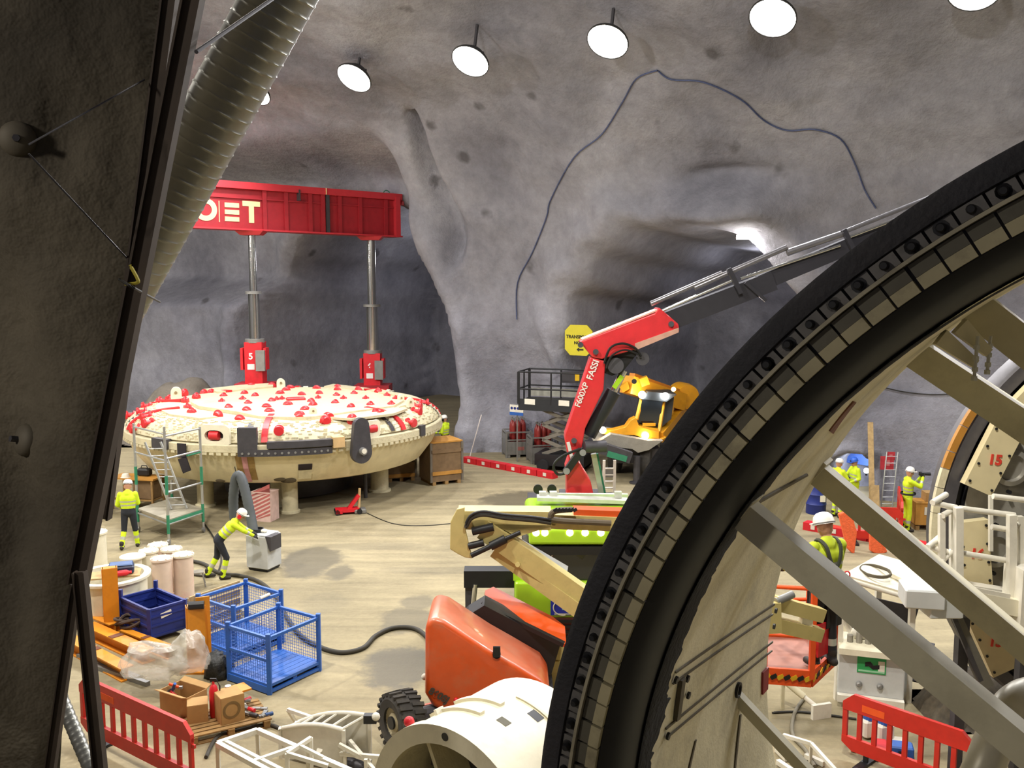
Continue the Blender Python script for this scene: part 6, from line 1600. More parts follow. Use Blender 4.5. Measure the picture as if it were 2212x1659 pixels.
M_.part('outrigger_foot', MB().lathe([(.25, 0), (.25, .05), (.1, .09)], 14, V((P(1376, 985, YM - .4).x, YM - .4, 0))), DGREY)
for (px, dy_) in ((1398, .3), (1330, 1.5), (1440, 2.6)): M_.part('wheel', MB().lathe([(.3, -.2), (.58, -.18), (.62, -.1), (.62, .1), (.58, .18), (.3, .2)], 22, V((P(px, 985, YM + dy_).x, YM + dy_, .62)), (.95, -.3, 0)), TYRE, smooth=40)
M_.part('chassis', MB().box(V((P(1370, 960, YM + 1).x, YM + 1.6, .85)), (1.6, 3.0, .5)), DGREY)
for (px, py, r_, st_, hx) in ((1387, 853, .13, 70, 'ffffff'), (1437, 856, .13, 70, 'ffffff'), (1302, 929, .12, 40, 'ffe8c8'), (1394, 941, .12, 40, 'ffe8c8'), (1455, 841, .08, 25, 'ffb060')):
    c = P(px, py, YM - .08 if py > 900 else YM + .1)
    l_ = M_.part('work_light', MB().lathe([(0, .06), (r_ * .7, .05), (r_, .0), (r_ * .8, -.1), (0, -.12)], 16, c, (-.1, -1, -.05)), emit('work_light_' + hx + str(st_), hx, st_), smooth=40)
ol = bpy.data.lights.new('telehandler_beam', 'SPOT'); ol.energy = 160; ol.spot_size = R(110); ol.shadow_soft_size = .12
oo = bpy.data.objects.new('telehandler_beam', ol); COL.objects.link(oo); oo.location = P(1412, 853, YM - .25); oo.rotation_euler = (V((-.4, -1, -.5))).to_track_quat('-Z', 'Y').to_euler()
single('orange_rag', MB().sphere(P(1338, 956, YM - .2) + V((0, 0, .06)), .2, 14, 8, (1.3, .6, .35)), SAFEOR, 'orange rag lying on the deck of the telehandler', 'rag', smooth=50)
# tube light inside the right tunnel, with its cable
c = P(1610, 512, 31.0); T = Thing('tunnel_lamp', 'white tube lamp hanging in the right tunnel', 'lamp', c, world=True)
T.part('tube', MB().beam(c - V((.28, 0, 0)), c + V((.28, 0, 0)), .12, .14), emit('tube_lamp', 'fff6e6', 22))
T.part('lamp_wire', MB().tube(smooth_path([c + V((.28, 0, .02)), c + V((.9, .1, -.08)), c + V((1.6, .2, -.18)), c + V((1.9, .4, 1.2))], 5), .012, 5), CABLE)
tl = bpy.data.lights.new('tunnel_lamp_source', 'POINT'); tl.energy = 120; tl.shadow_soft_size = .25; tl.color = (1, .95, .88)
to = bpy.data.objects.new('tunnel_lamp_source', tl); COL.objects.link(to); to.location = c - V((0, 0, .3))
# unseen fill lights added deep in both tunnels to brighten them
for (t_, s_, z_, w_) in ((-6.5, -9.0, 8.0, 260), (9.2, -7.0, 7.4, 90)):
    tl = bpy.data.lights.new('deep_tunnel_fill', 'POINT'); tl.energy = w_; tl.shadow_soft_size = .3; tl.color = (.95, .95, 1)
    to = bpy.data.objects.new('deep_tunnel_fill', tl); COL.objects.link(to); to.location = hall(t_, s_, z_)
# blue cables looping over the rock (laid on the surface by casting along the view of each point)
bpy.context.view_layer.update()
def on_wall(px, py, gap=.05):
    d = ray(px, py).normalized(); o = V((0, 0, CAMZ))
    h = wall_back.ray_cast(o, d)
    return (h[1] - d * gap) if h[0] else P(px, py, 33)
def wall_cable(pix, r_, label, m=CABLEB):
    pix = smooth_path([(a, b, 0) for a, b in pix], 5)
    single('wall_cable', MB().tube([on_wall(p.x, p.y) for p in pix], r_, 6), m, label, 'cable', smooth=60)
wall_cable([(1116, 690), (1118, 610), (1150, 545), (1180, 470), (1190, 430), (1240, 340), (1300, 290), (1345, 220), (1375, 170), (1420, 152)], .024, 'blue cable hanging down the wall on the left of the right tunnel')
wall_cable([(1420, 152), (1450, 172), (1520, 178), (1600, 215), (1650, 260), (1700, 282), (1760, 280), (1815, 300), (1845, 350), (1868, 410), (1892, 450)], .024, 'blue cable looping along the vault to the upper right')
wall_cable([(1890, 832), (1950, 846), (2010, 852), (2075, 850)], .02, 'thin dark cable sagging along the right wall', CABLE)
# ================================================================ second shield section with numbered plates, far right
Y2 = 13.4; R2 = 3.25
c2 = P(2507, 1140, Y2)
def r2p(deg, r_, y=0.): return c2 + V((math.cos(R(deg)) * r_, y, math.sin(R(deg)) * r_))
S2 = Thing('shield_section', 'grey round shield section with numbered cream plates at the far right', 'tunnel shield', V((c2.x, Y2 + .5, 0)), world=True)
SG = mat('shield_grey_face', '8f8b80', .6, .1, var=.12, dirt='56524a', dirt_amt=.5)
S2.part('outer_skin', MB().lathe([(R2 * .99, 0), (R2, .05), (R2, .4), (R2 * .9, .4)], 96, c2, (0, 1, 0)), mat('skin_grey', '5f5c5e', .5, .3, var=.12, dirt='3a3838', dirt_amt=.4), smooth=40)
S2.part('rim_face', MB().lathe([(R2 * .99, 0), (R2 * .935, .0), (R2 * .93, .03)], 96, c2, (0, 1, 0)), mat('rim_grey', '57555a', .45, .4, var=.15), smooth=40)
S2.part('seal_gap', MB().lathe([(R2 * .93, .03), (R2 * .92, .18), (R2 * .89, .18), (R2 * .885, .05)], 96, c2, (0, 1, 0)), BLACK, smooth=40)
S2.part('face_plate', MB().lathe([(R2 * .885, .05), (R2 * .87, .03), (R2 * .3, .03), (R2 * .28, .25), (0, .25)], 96, c2, (0, 1, 0)), SG, smooth=40)
S2.part('pedestal', MB().box((c2.x, Y2 + .5, .12), (2.2, .9, .24)), DGREY)
# timber lagging pieces round the edge
for k, (a0, a1) in enumerate(((146.5, 153), (153.2, 160), (160.2, 164.5), (164.7, 169.5), (169.7, 176), (176.2, 184), (184.2, 192))):
    mb = MB(); pts = []
    for i in range(5):
        a = a0 + (a1 - a0) * i / 4
        for r_ in (R2 * 1.003, R2 * 1.035):
            for y in (-.03, .05): pts.append(r2p(a, r_, y))
    fs = []
    for i in range(4):
        q = i * 4; fs += [(q, q + 4, q + 6, q + 2), (q + 1, q + 3, q + 7, q + 5), (q + 2, q + 6, q + 7, q + 3), (q, q + 1, q + 5, q + 4)]
    fs += [(0, 2, 3, 1), (16, 17, 19, 18)]
    S2.part('lagging_strip', mb.add(pts, fs), mat('lagging_orange', 'b07a2c', .65, var=.2, scale=5, dirt='5a3a18', dirt_amt=.5) if k < 3 else CREAM)
# numbered thrust plates
PLM = mat('plate_cream', 'd8caa0', .5, var=.04)
def number_plate_(deg, tilt, num, y=-.12, w_=.44, h_=.98, r_=2.8):
    c = r2p(deg, r_, y); up = V((math.cos(R(tilt)), 0, math.sin(R(tilt)))); side_ = V((0, 1, 0)).cross(up) * -1
    side_ = V((up.z, 0, -up.x))
    pl_ = S2.part('thrust_plate', MB().beam(c - up * h_ / 2, c + up * h_ / 2, w_, .14, up=(0, 1, 0)), PLM)
    for s in (-1, 1):
        for f in (-.42, -.14, .14, .42):
            q = c + side_ * s * w_ * .4 + up * h_ * f - V((0, .075, 0)); S2.part('plate_bolt', MB().cyl(q, q - V((0, .015, 0)), .02, 8), BLACK, under=pl_)
    if num:
        lx = (V((1, 0, 0)) if abs(up.z) > .8 else side_)
        S2.inst('plate_number', text_mesh(num, .2, LETR, .004, .008), frame(c - V((0, .078, 0)) + side_ * .02, V((1, 0, -.1)), V((.1, 0, 1))), under=pl_)
    cc = c + side_ * (w_ * .5 + .12) + V((0, .1, 0))
    S2.part('cylinder_head', MB().lathe([(.27, .05), (.27, -.08), (.2, -.1), (.18, -.04), (0, -.04)], 24, cc, (0, 1, 0)), mat('cylinder_grey', 'a09c92', .4, .4), smooth=40)
    for k in range(8):
        a = k * PI / 4; q = cc + V((math.cos(a) * .36, -.02, math.sin(a) * .36)); S2.part('flange_bolt', MB().cyl(q, q - V((0, .06, 0)), .03, 8), BLACK)
number_plate_(158, 66, '15'); number_plate_(187, 97, '16'); number_plate_(214.5, 116, '13', r_=2.95); number_plate_(134, 48, None); number_plate_(241, 140, None)
S2.part('hose_bundle', MB().tube(smooth_path([r2p(172, 1.9, -.05), r2p(165, 2.1, -.25), r2p(158, 1.95, -.25), r2p(154, 1.7, -.1)], 8), .045, 8), BLACK, smooth=50)
S2.part('hose_bundle', MB().tube(smooth_path([r2p(190, 1.9, -.05), r2p(184, 2.15, -.3), r2p(176, 2.05, -.3), r2p(172, 1.8, -.1)], 8), .04, 8), BLACK, smooth=50)
S2.part('valve_block', MB().box(r2p(180, 1.85, -.1), (.35, .25, .4), bev=.03), DGREY); S2.part('valve_block', MB().box(r2p(196, 1.95, -.1), (.4, .25, .35), bev=.03), BLACK)
S2.part('fitting', MB().cyl(r2p(159, 1.98, -.1), r2p(157, 1.75, -.2), .07, 12), WHITE); S2.part('fitting', MB().cyl(r2p(157, 1.75, -.2), r2p(156, 1.6, -.22), .05, 12), RED)
# ================================================================ white railed platform in front of it
YP = 12.5
PL = Thing('railed_platform', 'white steel platform with tube railings in front of the numbered plates', 'platform', V((P(2110, 1400, YP).x, YP, 0)), world=True)
def tube_(a, b, r_=.04, y0=YP, y1=None): return PL.part('rail_tube', MB().cyl(P(*a, y0), P(*b, y1 or y0), r_, 12), WHITE, smooth=40)
def post_(px, y0, y1, y=YP, w_=.075): return PL.part('rail_post', MB().beam(P(px, y0, y), P(px, y1, y), w_, w_), WHITE)
post_(2034, 1110, 1280, YP - .05); post_(2058, 1098, 1300, YP + .1); post_(2070, 1096, 1310, YP - .1, .1); post_(2185, 1112, 1330, YP - .1, .1); post_(2203, 1115, 1345, YP, .08); post_(2140, 1070, 1190, YP + .6, .05); post_(2240, 1050, 1350, YP)
for a, b in (((2072, 1098), (2192, 1113)), ((2072, 1194), (2178, 1211)), ((2014, 1086), (2062, 1096)), ((2002, 1180), (2046, 1192)), ((2145, 1072), (2212, 1080)), ((2142, 1138), (2190, 1146)), ((2196, 1120), (2260, 1128)), ((2192, 1225), (2260, 1232))): tube_(a, b)
for a, b in (((2014, 1086), (2044, 1068)), ((2036, 1114), (2066, 1096)), ((2004, 1182), (2030, 1160)), ((2030, 1216), (2056, 1190)), ((2186, 1140), (2212, 1122)), ((2184, 1240), (2200, 1225))): tube_(a, b, .04, YP - .1, YP + .1)
PL.part('deck_edge', MB().beam(P(2062, 1285, YP - .2), P(2240, 1320, YP - .2), .15, .22), CREAM2)
PL.part('deck', MB().prism([(0, 0), (1, 0), (1, 1), (0, 1)], P(2062, 1278, YP - .1), P(2260, 1310, YP - .1) - P(2062, 1278, YP - .1), V((0, .6, 0)), .06), WHITE)
PL.part('toe_plate', MB().beam(P(2080, 1276, YP - .26), P(2180, 1296, YP - .26), .02, .16), WHITE)
PL.part('panel_box', MB().box(P(2225, 1290, YP - .1), (.5, .5, .9)), WHITE)
PL.part('arm_block', MB().box(P(1990, 1284, YP - .2), (.5, .5, .26), rz=-.2, bev=.02).box(P(2030, 1302, YP - .2), (.45, .45, .3), bev=.02), LGREY)
PL.part('support_leg', MB().beam(P(2055, 1318, YP), P(2130, 1480, YP), .16, .16), mat('leg_grey', '6d6a60', .6)); PL.part('support_leg', MB().beam(P(2050, 1310, YP - .2), P(2118, 1470, YP - .2), .06, .06), DGREY)
for px in (2080, 2215): q = P(px, 1330, YP); PL.part('support_post', MB().beam(q, V((q.x, q.y, 0)), .14, .14), DGREY)
# loose machine parts in the dark under the platform
mound('scrap_heap', G(2110, 1560) + V((.15, .4, 0)), .9, .8, .7, 'dark heap of machine parts and boards under the railed platform', 'scrap', mat('scrap_brown', '4a4234', .85, var=.4, scale=8), 11, 22)
for k in range(6):
    a = G(1990 + 22 * k, 1520 + 12 * (k % 3)) + V((0, .3, .25 + .08 * (k % 2))); b = a + V((.5 - .25 * k, .55, .45 - .1 * (k % 3)))
    single('board', MB().beam(a, b, .14, .03), WOOD if k % 2 else DGREY, ['first', 'second', 'third', 'fourth', 'fifth', 'sixth'][k] + ' loose board from the left on the dark heap under the platform', 'board')
for k in range(2):
    q = G(2118 + 16 * k, 1520) + V((0, .2, 0)); T = Thing('marker_stick', ['red and white marker stick hanging below plate 13, left one', 'red and white marker stick hanging below plate 13, right one'][k], 'marker', q, world=True)
    top = P(2112 + 18 * k, 1440, q.y)
    for i in range(6): T.part('stick_band', MB().beam(q.lerp(top, i / 6), q.lerp(top, (i + 1) / 6), .05, .05), RED if i % 2 == 0 else WHITE)
# ================================================================ white cabin unit with green emergency sticker
YW = 15.0
CB = Thing('control_cabin', 'cream roofed white control unit with a green emergency sticker', 'control unit', V((P(1890, 1500, YW).x, YW + .2, 0)), world=True)
rf = CB.part('roof', MB().prism([(0, 0), (1, 0), (1, 1), (0, 1)], P(1820, 1244, YW - .2), P(1984, 1292, YW - .4) - P(1820, 1244, YW - .2), P(1898, 1200, YW + 1.0) - P(1820, 1244, YW - .2), .06), CREAM2)
CB.part('roof_edge', MB().cyl(P(1818, 1248, YW - .2), P(1984, 1298, YW - .4), .04, 10), WHITE, smooth=40)
CB.part('roof_hump', MB().prism([(.45, .35), (1.0, .1), (1, .8), (.55, .95)], P(1820, 1238, YW - .2), P(1984, 1286, YW - .4) - P(1820, 1244, YW - .2), P(1898, 1200, YW + 1.0) - P(1820, 1244, YW - .2), .06), CREAM2, under=rf)
for (px, py) in ((1829, 1251), (1962, 1284)):
    q = P(px, py, YW - .32); s_ = CB.part('shackle', MB().tube([q + V((.05 * math.cos(a), 0, .07 + .06 * math.sin(a))) for a in np.linspace(0, 2 * PI, 13)[:-1]], .012, 6, closed=True), RED)
    CB.part('shackle_block', MB().box(q + V((0, 0, -.06)), (.09, .1, .16)), RED, under=s_)
for (px, y0, y1, dy) in ((1818, 1256, 1520, 0), (1971, 1300, 1545, -.1), (1900, 1215, 1400, 1.0)):
    q = P(px, y0, YW + dy); CB.part('cabin_post', MB().beam(q, V((q.x, q.y, 0)), .09, .09), WHITE)
A, B = P(1812, 1408, YW - .2), P(1956, 1440, YW - .5); zc0, zc1 = .14, A.z
dv = V((B.x - A.x, B.y - A.y, 0)); nn_ = V((-dv.y, dv.x, 0)).normalized()
bev(CB.part('cabinet', MB().beam(A.lerp(B, 0) * V((1, 1, 0)) + nn_ * .35 + V((0, 0, (zc0 + zc1) / 2)), V((B.x, B.y, (zc0 + zc1) / 2)) + nn_ * .35, .7, zc1 - zc0), LGREY), .02)
CB.part('cabinet_top', MB().beam(V((A.x, A.y, zc1 + .05)) + nn_ * .3, V((B.x, B.y, zc1 + .05)) + nn_ * .3, .8, .1), CREAM2)
CB.part('base_rail', MB().beam(V((A.x, A.y, .16)) - nn_ * .06, V((B.x, B.y, .16)) - nn_ * .06, .1, .12), WHITE)
mid = A.lerp(B, .5); ez = V((0, 0, 1)); fx = dv.normalized(); fo = V((mid.x, mid.y, (zc0 + zc1) / 2)) - nn_ * .006
st_ = CB.part('green_sticker', MB().prism([(-.22, -.02), (.22, -.02), (.22, .28), (-.22, .28)], fo + ez * .1, fx, ez, .008), GREENSIGN)
CB.part('sticker_figure', MB().prism([(-.1, .16), (-.02, .18), (.03, .12), (.12, .14), (.12, .07), (.02, .05), (-.04, .1), (-.1, .09)], fo + ez * .1 - nn_ * .006, fx, ez, .006), BLACK, under=st_)
CB.part('sticker_panel', MB().prism([(.1, .03), (.2, .03), (.2, .2), (.1, .2)], fo + ez * .1 - nn_ * .005, fx, ez, .004), WHITE, under=st_)
CB.part('sticker_line', MB().prism([(-.2, .0), (.2, .0), (.2, .03), (-.2, .03)], fo + ez * .1 - nn_ * .005, fx, ez, .004), mat('sticker_pale', '9ad0a8', .5), under=st_)
for s in (-.18, .14): q = fo + fx * s - ez * .12; CB.part('knob', MB().lathe([(.05, 0), (.05, .02), (.025, .05), (0, .05)], 16, q, -nn_), GREY, smooth=40)
for k in range(5): CB.part('connector', MB().cyl(V((A.x, A.y, zc1 + .1)) + fx * (.18 + .14 * k) + nn_ * .25, V((A.x, A.y, zc1 + .22 + .05 * (k % 2))) + fx * (.18 + .14 * k) + nn_ * .25, .05, 10), CONC)
single('valve_cluster', MB().sphere(V((A.x, A.y, zc1 + .2)) + fx * .35 + nn_ * .45, .14, 12, 8, (1.2, .8, .8)).cyl(V((A.x, A.y, zc1 + .2)) + fx * .2 + nn_ * .45, V((A.x, A.y, zc1 + .42)) + fx * .05 + nn_ * .45, .05, 10), WHITE, 'pale valve cluster on top of the white cabinet', 'valve', smooth=40)
CB.part('rear_panel', MB().beam(P(1840, 1330, YW + .7), P(1970, 1360, YW + .7), .04, .8), DGREY)
co = P(1890, 1250, YW + .1) + V((0, 0, .09))
pts = [co + V((.23 * math.cos(a) * (1 + .04 * math.sin(7 * a)), .30 * math.sin(a), .012 * (a / (2 * PI)) + .02 + .03 * .3 * math.sin(a))) for a in np.linspace(0, 6 * PI, 60)]
single('rope_coil', MB().tube(pts, .016, 6), mat('rope_grey', '5a5240', .8), 'coil of grey rope lying on the cream cabin roof', 'rope')
# ================================================================ orange work basket with a worker, and its pale arm
YK = 10.5
K_ = Thing('work_basket', 'orange lift basket with yellow and black edge, half hidden by the shield ring', 'lift basket', V((P(1730, 1480, YK).x, YK + .4, 0)), world=True)
zf = P(1720, 1466, YK).z
A, B, C_ = P(1650, 1462, YK + .1), P(1752, 1478, YK), P(1800, 1440, YK + .6)
def zset(p, z): return V((p.x, p.y, z))
fl = [zset(A, zf), zset(B, zf), zset(C_, zf), zset(C_ + V((-.1, .7, 0)), zf), zset(A + V((-.05, 1.2, 0)), zf)]
k = len(fl); K_.part('basket_floor', MB().add(fl + [p - V((0, 0, .04)) for p in fl], [tuple(range(k)), tuple(range(2 * k - 1, k - 1, -1))] + [(i, (i + 1) % k, k + (i + 1) % k, k + i) for i in range(k)]), mat('basket_floor', '9a6a5a', .7, var=.15))
for i in range(k):
    a, b = fl[i], fl[(i + 1) % k]
    K_.part('toe_board', MB().beam(a - V((0, 0, .0)), b - V((0, 0, .0)), .04, .2), SAFEOR)
    if i in (0, 1):
        n = 7; d = (b - a) / n; out_ = V((d.y, -d.x, 0)).normalized() * .025
        for q in range(n): K_.part('hazard_stripe', MB().beam(a + d * q + out_ - V((0, 0, .02)), a + d * (q + .9) + out_ + V((0, 0, .02)) , .008, .05), TAPE if q % 2 == 0 else BLACK)
    for z in (.5, 1.08): K_.part('rail', MB().cyl(a + V((0, 0, z)), b + V((0, 0, z)), .025, 10), SAFEOR, smooth=40)
    K_.part('post', MB().beam(a, a + V((0, 0, 1.08)), .06, .06), SAFEOR)
K_.part('control_console', MB().box(zset(C_.lerp(B, .4), zf + .75) + V((.0, .1, 0)), (.28, .3, .5), rz=.6), BLACK)
K_.part('warning_panel', MB().box(zset(C_.lerp(B, .5), zf + .38) + V((.0, -.02, 0)), (.3, .03, .4), rz=.7), RED)
AR = K_
for a, b in (((1668, 1300), (1774, 1328)), ((1668, 1346), (1770, 1370))): AR.part('arm_beam', MB().beam(P(*a, YK - .55), P(*b, YK - .35), .14, .15), BOOM)
AR.part('arm_link', MB().beam(P(1742, 1328, YK - .4), P(1740, 1352, YK - .4), .12, .12), CREAM2); AR.part('arm_cylinder', MB().cyl(P(1676, 1300, YK - .6), P(1712, 1284, YK - .5), .045, 10), GREY, smooth=40)
q = P(1590, 1330, YK - .5); AR.part('arm_beam', MB().beam(P(1680, 1325, YK - .5), q, .3, .34), BOOM); AR.part('mast', MB().beam(q + V((0, 0, .25)), V((q.x, q.y, .3)), .4, .4), BOOM); AR.part('mast_base', MB().box((q.x, q.y, .18), (1.2, 1.0, .36), bev=.05), DGREY)
wk, wj = person('person', 'worker seen from behind in yellow jacket and white helmet standing in the orange basket', zset(P(1776, 1455, YK + .3), zf + .02), R(20),
       dict(er=(.30, .16, 1.2), wr=(.3, .36, 1.1), el=(-.30, .12, 1.2), wl=(-.28, .36, 1.1), look=(.05, 1, -.25), head=(0, .05, 1.63)), jacket=HIVIS_SHADED, trouser=mat('dark_trouser', '1e1f22', .85), shin=mat('dark_trouser', '1e1f22'), height=1.84)
hn = MB()
for s in (-1, 1): hn.tube(smooth_path([(s * .10, .13, 1.2), (s * .11, .06, 1.49), (s * .10, -.10, 1.47), (s * .06, -.150, 1.3), (-s * .04, -.150, 1.12)], 6), .022, 6)
wk.part('harness', hn, mat('harness_grey', '3a3c30', .8))
# ================================================================ barriers, bottles and frames at the lower right
barrier(G(1818, 1632), G(2098, 1742), 'red plastic safety barrier at the lower right by the shield ring', nb=8)
barrier(G(1822, 1172), G(1948, 1178), 'red plastic safety barrier standing beyond the braces near the wall', nb=8)
barrier(G(1946, 1165), G(1938, 1120), 'red plastic safety barrier seen end-on beside the photographer', nb=6)
ORNET = mat('orange_net', 'f06a3a', .7, var=.12, scale=14, bump=.4)
for k, (pts, lab) in enumerate(((((1812, 1110), (1838, 1102), (1852, 1150), (1846, 1200), (1830, 1185)), 'orange plastic net panel hung left of the braces'), (((1880, 1152), (1895, 1150), (1918, 1192), (1900, 1202), (1880, 1190)), 'crumpled orange net bag beyond the braces'))):
    y = G(1840, 1195).y
    o = single('orange_net', pp(pts, y, .12), ORNET, lab, 'net'); bev(o, .03)
def bottle_jug(px, py, cap_, lab):
    g = G(px, py); T = Thing('jerry_can', lab, 'jerry can', g, R(15))
    T.part('can_body', MB().box((0, 0, .16), (.26, .2, .3), bev=.04), WHITE); T.part('cap', MB().cyl((0, 0, .3), (0, 0, .38), .10, 14), cap_)
    T.part('handle', MB().tube([(-.08, 0, .3), (-.06, 0, .36), (.06, 0, .36), (.08, 0, .3)], .015, 6), WHITE)
bottle_jug(1876, 1592, BLUE, 'white jerry can with a blue cap behind the lower right barrier, left one'); bottle_jug(1908, 1602, BLUE, 'white jerry can with a blue cap behind the lower right barrier, right one')
for (px, py, m_, s_, lab) in ((1945, 1632, BLUE, (.34, .24, .18), 'blue tool case behind the lower right barrier'), (1902, 1628, RED, (.2, .34, .16), 'red tool case behind the lower right barrier'), (1930, 1606, WHITE, (.36, .2, .08), 'white tray behind the lower right barrier')):
    g = G(px, py); T = Thing('tool_case', lab, 'tool case', g, R(-15)); T.part('case_body', MB().box((0, 0, s_[2] / 2), s_, bev=.02), m_); T.part('handle', MB().box((0, -s_[1] / 2 - .015, s_[2] * .6), (.1, .03, .03)), BLACK)
for k in range(7):
    a = G(1838 + 9 * k, 1624 - 5 * (k % 3)); d = V((math.cos(k * 1.1), math.sin(k * 1.1), .05)) * .14
    T = Thing('hand_tool', ['leftmost', 'second', 'third', 'fourth', 'fifth', 'sixth', 'rightmost'][k] + ' red tool from the left behind the lower right barrier', 'tool', a, world=True)
    T.part('grip', MB().cyl(a + V((0, 0, .03)), a + d + V((0, 0, .05)), .025, 8), RED); T.part('tool_head', MB().box(a + d * 1.2 + V((0, 0, .05)), (.06, .05, .04)), GREY)
T = Thing('prop_leg', 'pale adjustable steel prop lying below the orange basket', 'prop', G(1770, 1540), world=True)
a, b = G(1692, 1468, .5), G(1774, 1536, .12)
T.part('outer_tube', MB().cyl(a, a.lerp(b, .55), .055, 12), BRACE, smooth=40); T.part('inner_tube', MB().cyl(a.lerp(b, .5), b, .04, 12), WHITE, smooth=40); T.part('end_plate', MB().box(b, (.34, .06, .24), rz=.3), WHITE); T.part('prop_foot', MB().beam(a, V((a.x, a.y, 0)), .05, .05), BRACE)
T = Thing('bent_bar', 'white bent steel bar on the floor at the bottom right of the shield ring', 'bar', G(1750, 1640), world=True)
a, b, c = G(1692, 1588, .3), G(1752, 1606, .3), G(1812, 1672, .2)
T.part('bar_piece', MB().beam(a, b, .05, .05).beam(b, c, .05, .05), WHITE); T.part('bar_leg', MB().beam(b, V((b.x, b.y, 0)), .04, .04).beam(a, V((a.x, a.y, 0)), .04, .04), WHITE)
T = Thing('bar_pile', 'short white bars heaped on the floor behind the ring foot', 'bar', G(1690, 1640), world=True)
for (a, b) in (((1678, 1618), (1700, 1640)), ((1740, 1632), (1780, 1650)), ((1680, 1645), (1720, 1672))): T.part('bar_piece', MB().beam(G(*a, .05), G(*b, .05), .07, .07), WHITE)
floor_cable([(1668, 1542), (1720, 1540), (1780, 1546), (1850, 1556)], .02, 'black cable on the floor below the orange basket', CABLE, 'floor_cable', 'cable')
floor_cable([(1738, 1510), (1716, 1545), (1712, 1590), (1740, 1625), (1760, 1660)], .03, 'grey hose curling on the floor behind the ring', mat('hose_pale', '7a7464', .7))
# thick pale pipe at the lower right corner
T = Thing('thick_pipe', 'thick pale pipe with an elbow at the lower right corner', 'pipe', P(2150, 1659, 5.0), world=True)
T.part('pipe_run', MB().tube(smooth_path([P(2095, 1720, 5.0), P(2128, 1650, 5.0), P(2160, 1570, 5.1), P(2192, 1520, 5.2), P(2235, 1500, 5.3), P(2300, 1498, 5.4)], 6), .105, 20), mat('pipe_pale', 'b4ae9a', .4, .2, var=.08, dirt='7a7464', dirt_amt=.3), smooth=50)
T.part('pipe_band', MB().lathe([(.108, -.01), (.112, 0), (.108, .01)], 20, P(2160, 1570, 5.1), P(2192, 1520, 5.2) - P(2128, 1650, 5.0)), DGREY)
# ================================================================ along the right wall
T = Thing('wooden_crate', 'tan wooden crate on a pallet with a white label beside the numbered shield', 'crate', G(2000, 1140), R(-6))
T.part('crate_body', MB().box((0, 0, .46), (.78, .6, .62)), PLY); T.part('label', MB().box((.02, -.305, .55), (.36, .01, .22)), WHITE); T.part('upper_box', MB().box((.12, .05, .90), (.42, .4, .26)), CARD)
for s in (-1, 0, 1): T.part('skid', MB().box((s * .32, 0, .06), (.1, .6, .12)), WOOD)
T.part('crate_lid', MB().box((0, 0, .77), (.8, .62, .03)), PLY)
T = Thing('timber_plank', 'tall pale timber plank leaning on the right wall', 'plank', G(1884, 1098), world=True)
a = G(1884, 1100); b = P(1880, 912, 28.8); T.part('plank_board', MB().beam(a, b, .16, .05), PLANK); T.part('plank_foot', MB().beam(a + V((.05, -.1, 0)), a.lerp(b, .28) + V((.05, -.1, 0)), .26, .05), PLANK)
T = Thing('wire_ladder', 'thin aluminium ladder with red signs leaning on the right wall', 'ladder', G(1915, 1096), world=True)
a = G(1915, 1098); b = P(1928, 976, 28.3); s_ = V((.17, 0, 0))
for s in (-1, 1): T.part('ladder_rail', MB().beam(a + s_ * s, b + s_ * s, .03, .03), ALU)
for k in range(8): T.part('rung', MB().cyl(a.lerp(b, .08 + .12 * k) - s_, a.lerp(b, .08 + .12 * k) + s_, .012, 6), ALU)
for (px, py, w_, h_, lab) in ((1916, 1000, .4, .42, 'lower red sign plate behind the thin ladder'), (1924, 985, .26, .26, 'upper red sign plate behind the thin ladder')):
    c = P(px, py, 28.5 + (.1 if h_ < .3 else 0)); T = Thing('red_sign', lab, 'sign', c, world=True); T.part('board', MB().prism([(-w_ / 2, -h_ / 2), (w_ / 2, -h_ / 2), (w_ / 2, h_ / 2), (-w_ / 2, h_ / 2)], c, (1, -.1, 0), (0, 0, 1), .02), mat('sign_red', 'c03a44', .5)); T.part('fixing', MB().cyl(c, c + V((.05, .5, 0)), .02, 6), GREY); T.part('symbol', MB().box(c - V((0, .015, 0)), (w_ * .4, .006, h_ * .4)), mat('sign_red_pale', 'd07a7a', .5))
T = Thing('drum_barrel', 'dark blue barrel with a white label left of the small wall opening', 'barrel', G(1762, 1108)); T.part('barrel_wall', MB().lathe([(0, 0), (.28, 0), (.29, .02), (.29, .28), (.305, .3), (.29, .32), (.29, .58), (.305, .6), (.29, .62), (.29, .86), (0, .86)], 28), DBLUE, smooth=40); T.part('label', MB().box((.1, -.285, .5), (.16, .02, .2)), WHITE)
T.part('bung', MB().cyl((.12, 0, .86), (.12, 0, .88), .04, 10), GREY)
kerb((1738, 1142), (2030, 1196), 6, [o_ + ' red kerb block from the left along the right wall' for o_ in ordn])
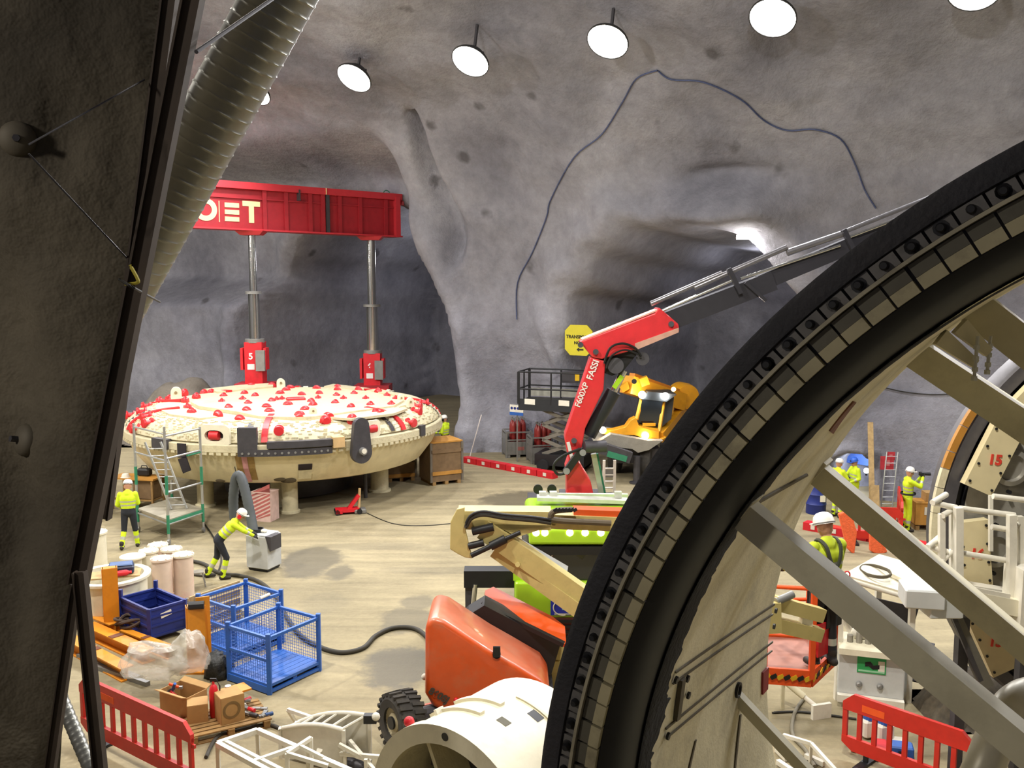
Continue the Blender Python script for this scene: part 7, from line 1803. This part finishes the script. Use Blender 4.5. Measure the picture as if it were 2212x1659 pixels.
# lit back of the small opening: blue tarpaulin and lamp
h0 = hall(14.35, -1.6, .75); T = Thing('blue_tarpaulin', 'blue tarpaulin hanging inside the small lit wall opening', 'tarpaulin', h0, world=True)
T.part('sheet', MB().prism([(-.5, .05), (.3, .0), (.5, .5), (.1, .62), (-.5, .5)], h0, HU, (0, 0, 1), .03), mat('tarp_blue', '3a5fb0', .6, var=.15))
T.part('rope', MB().cyl(h0 + HU * -.5 + V((0, 0, .5)), h0 + HU * .5 + V((0, 0, .5)), .012, 6), WHITE)
nl = bpy.data.lights.new('opening_lamp', 'POINT'); nl.energy = 40; nl.shadow_soft_size = .08; nl.color = (.85, .92, 1)
no = bpy.data.objects.new('opening_lamp', nl); COL.objects.link(no); no.location = hall(14.55, -.9, .95)
c = hall(14.62, -1.0, .7); T = Thing('opening_lamp_head', 'small bright lamp inside the wall opening', 'lamp', c, world=True); T.part('bulb', MB().sphere(c, .09, 12, 8), emit('bulb_cool', 'eaf2ff', 14)); T.part('socket', MB().cyl(c - V((0, 0, .16)), c - V((0, 0, .07)), .035, 8), BLACK)
# suspended jacks and chain between the upper braces
def jack_rod(px, y0, y1, yy, lab):
    a, b = P(px, y0, yy), P(px - 8, y1, yy); T = Thing('threaded_jack', lab, 'jack', b, world=True)
    T.part('rod', MB().cyl(a, b, .010, 8), mat('zinc_pale', 'c8c8c0', .5), smooth=40)
    for f in (.25, .5, .75, .95): q = a.lerp(b, f); T.part('nut', MB().cyl(q - V((0, 0, .012)), q + V((0, 0, .012)), .018, 6), mat('zinc_pale', 'c8c8c0'))
jack_rod(2112, 726, 822, 5.2, 'left threaded rod hanging between the upper braces'); jack_rod(2140, 726, 808, 5.3, 'right threaded rod hanging between the upper braces')
for (a, b, lab) in (((2030, 728), (2106, 786), 'left pale bracket arm between the upper braces'), ((2072, 704), (2134, 762), 'right pale bracket arm between the upper braces')):
    p0, p1 = P(*a, 5.25), P(*b, 5.25); single('bracket_arm', MB().beam(p0, p1, .05, .10, w2=.04, h2=.05), BRACE, lab, 'bracket')
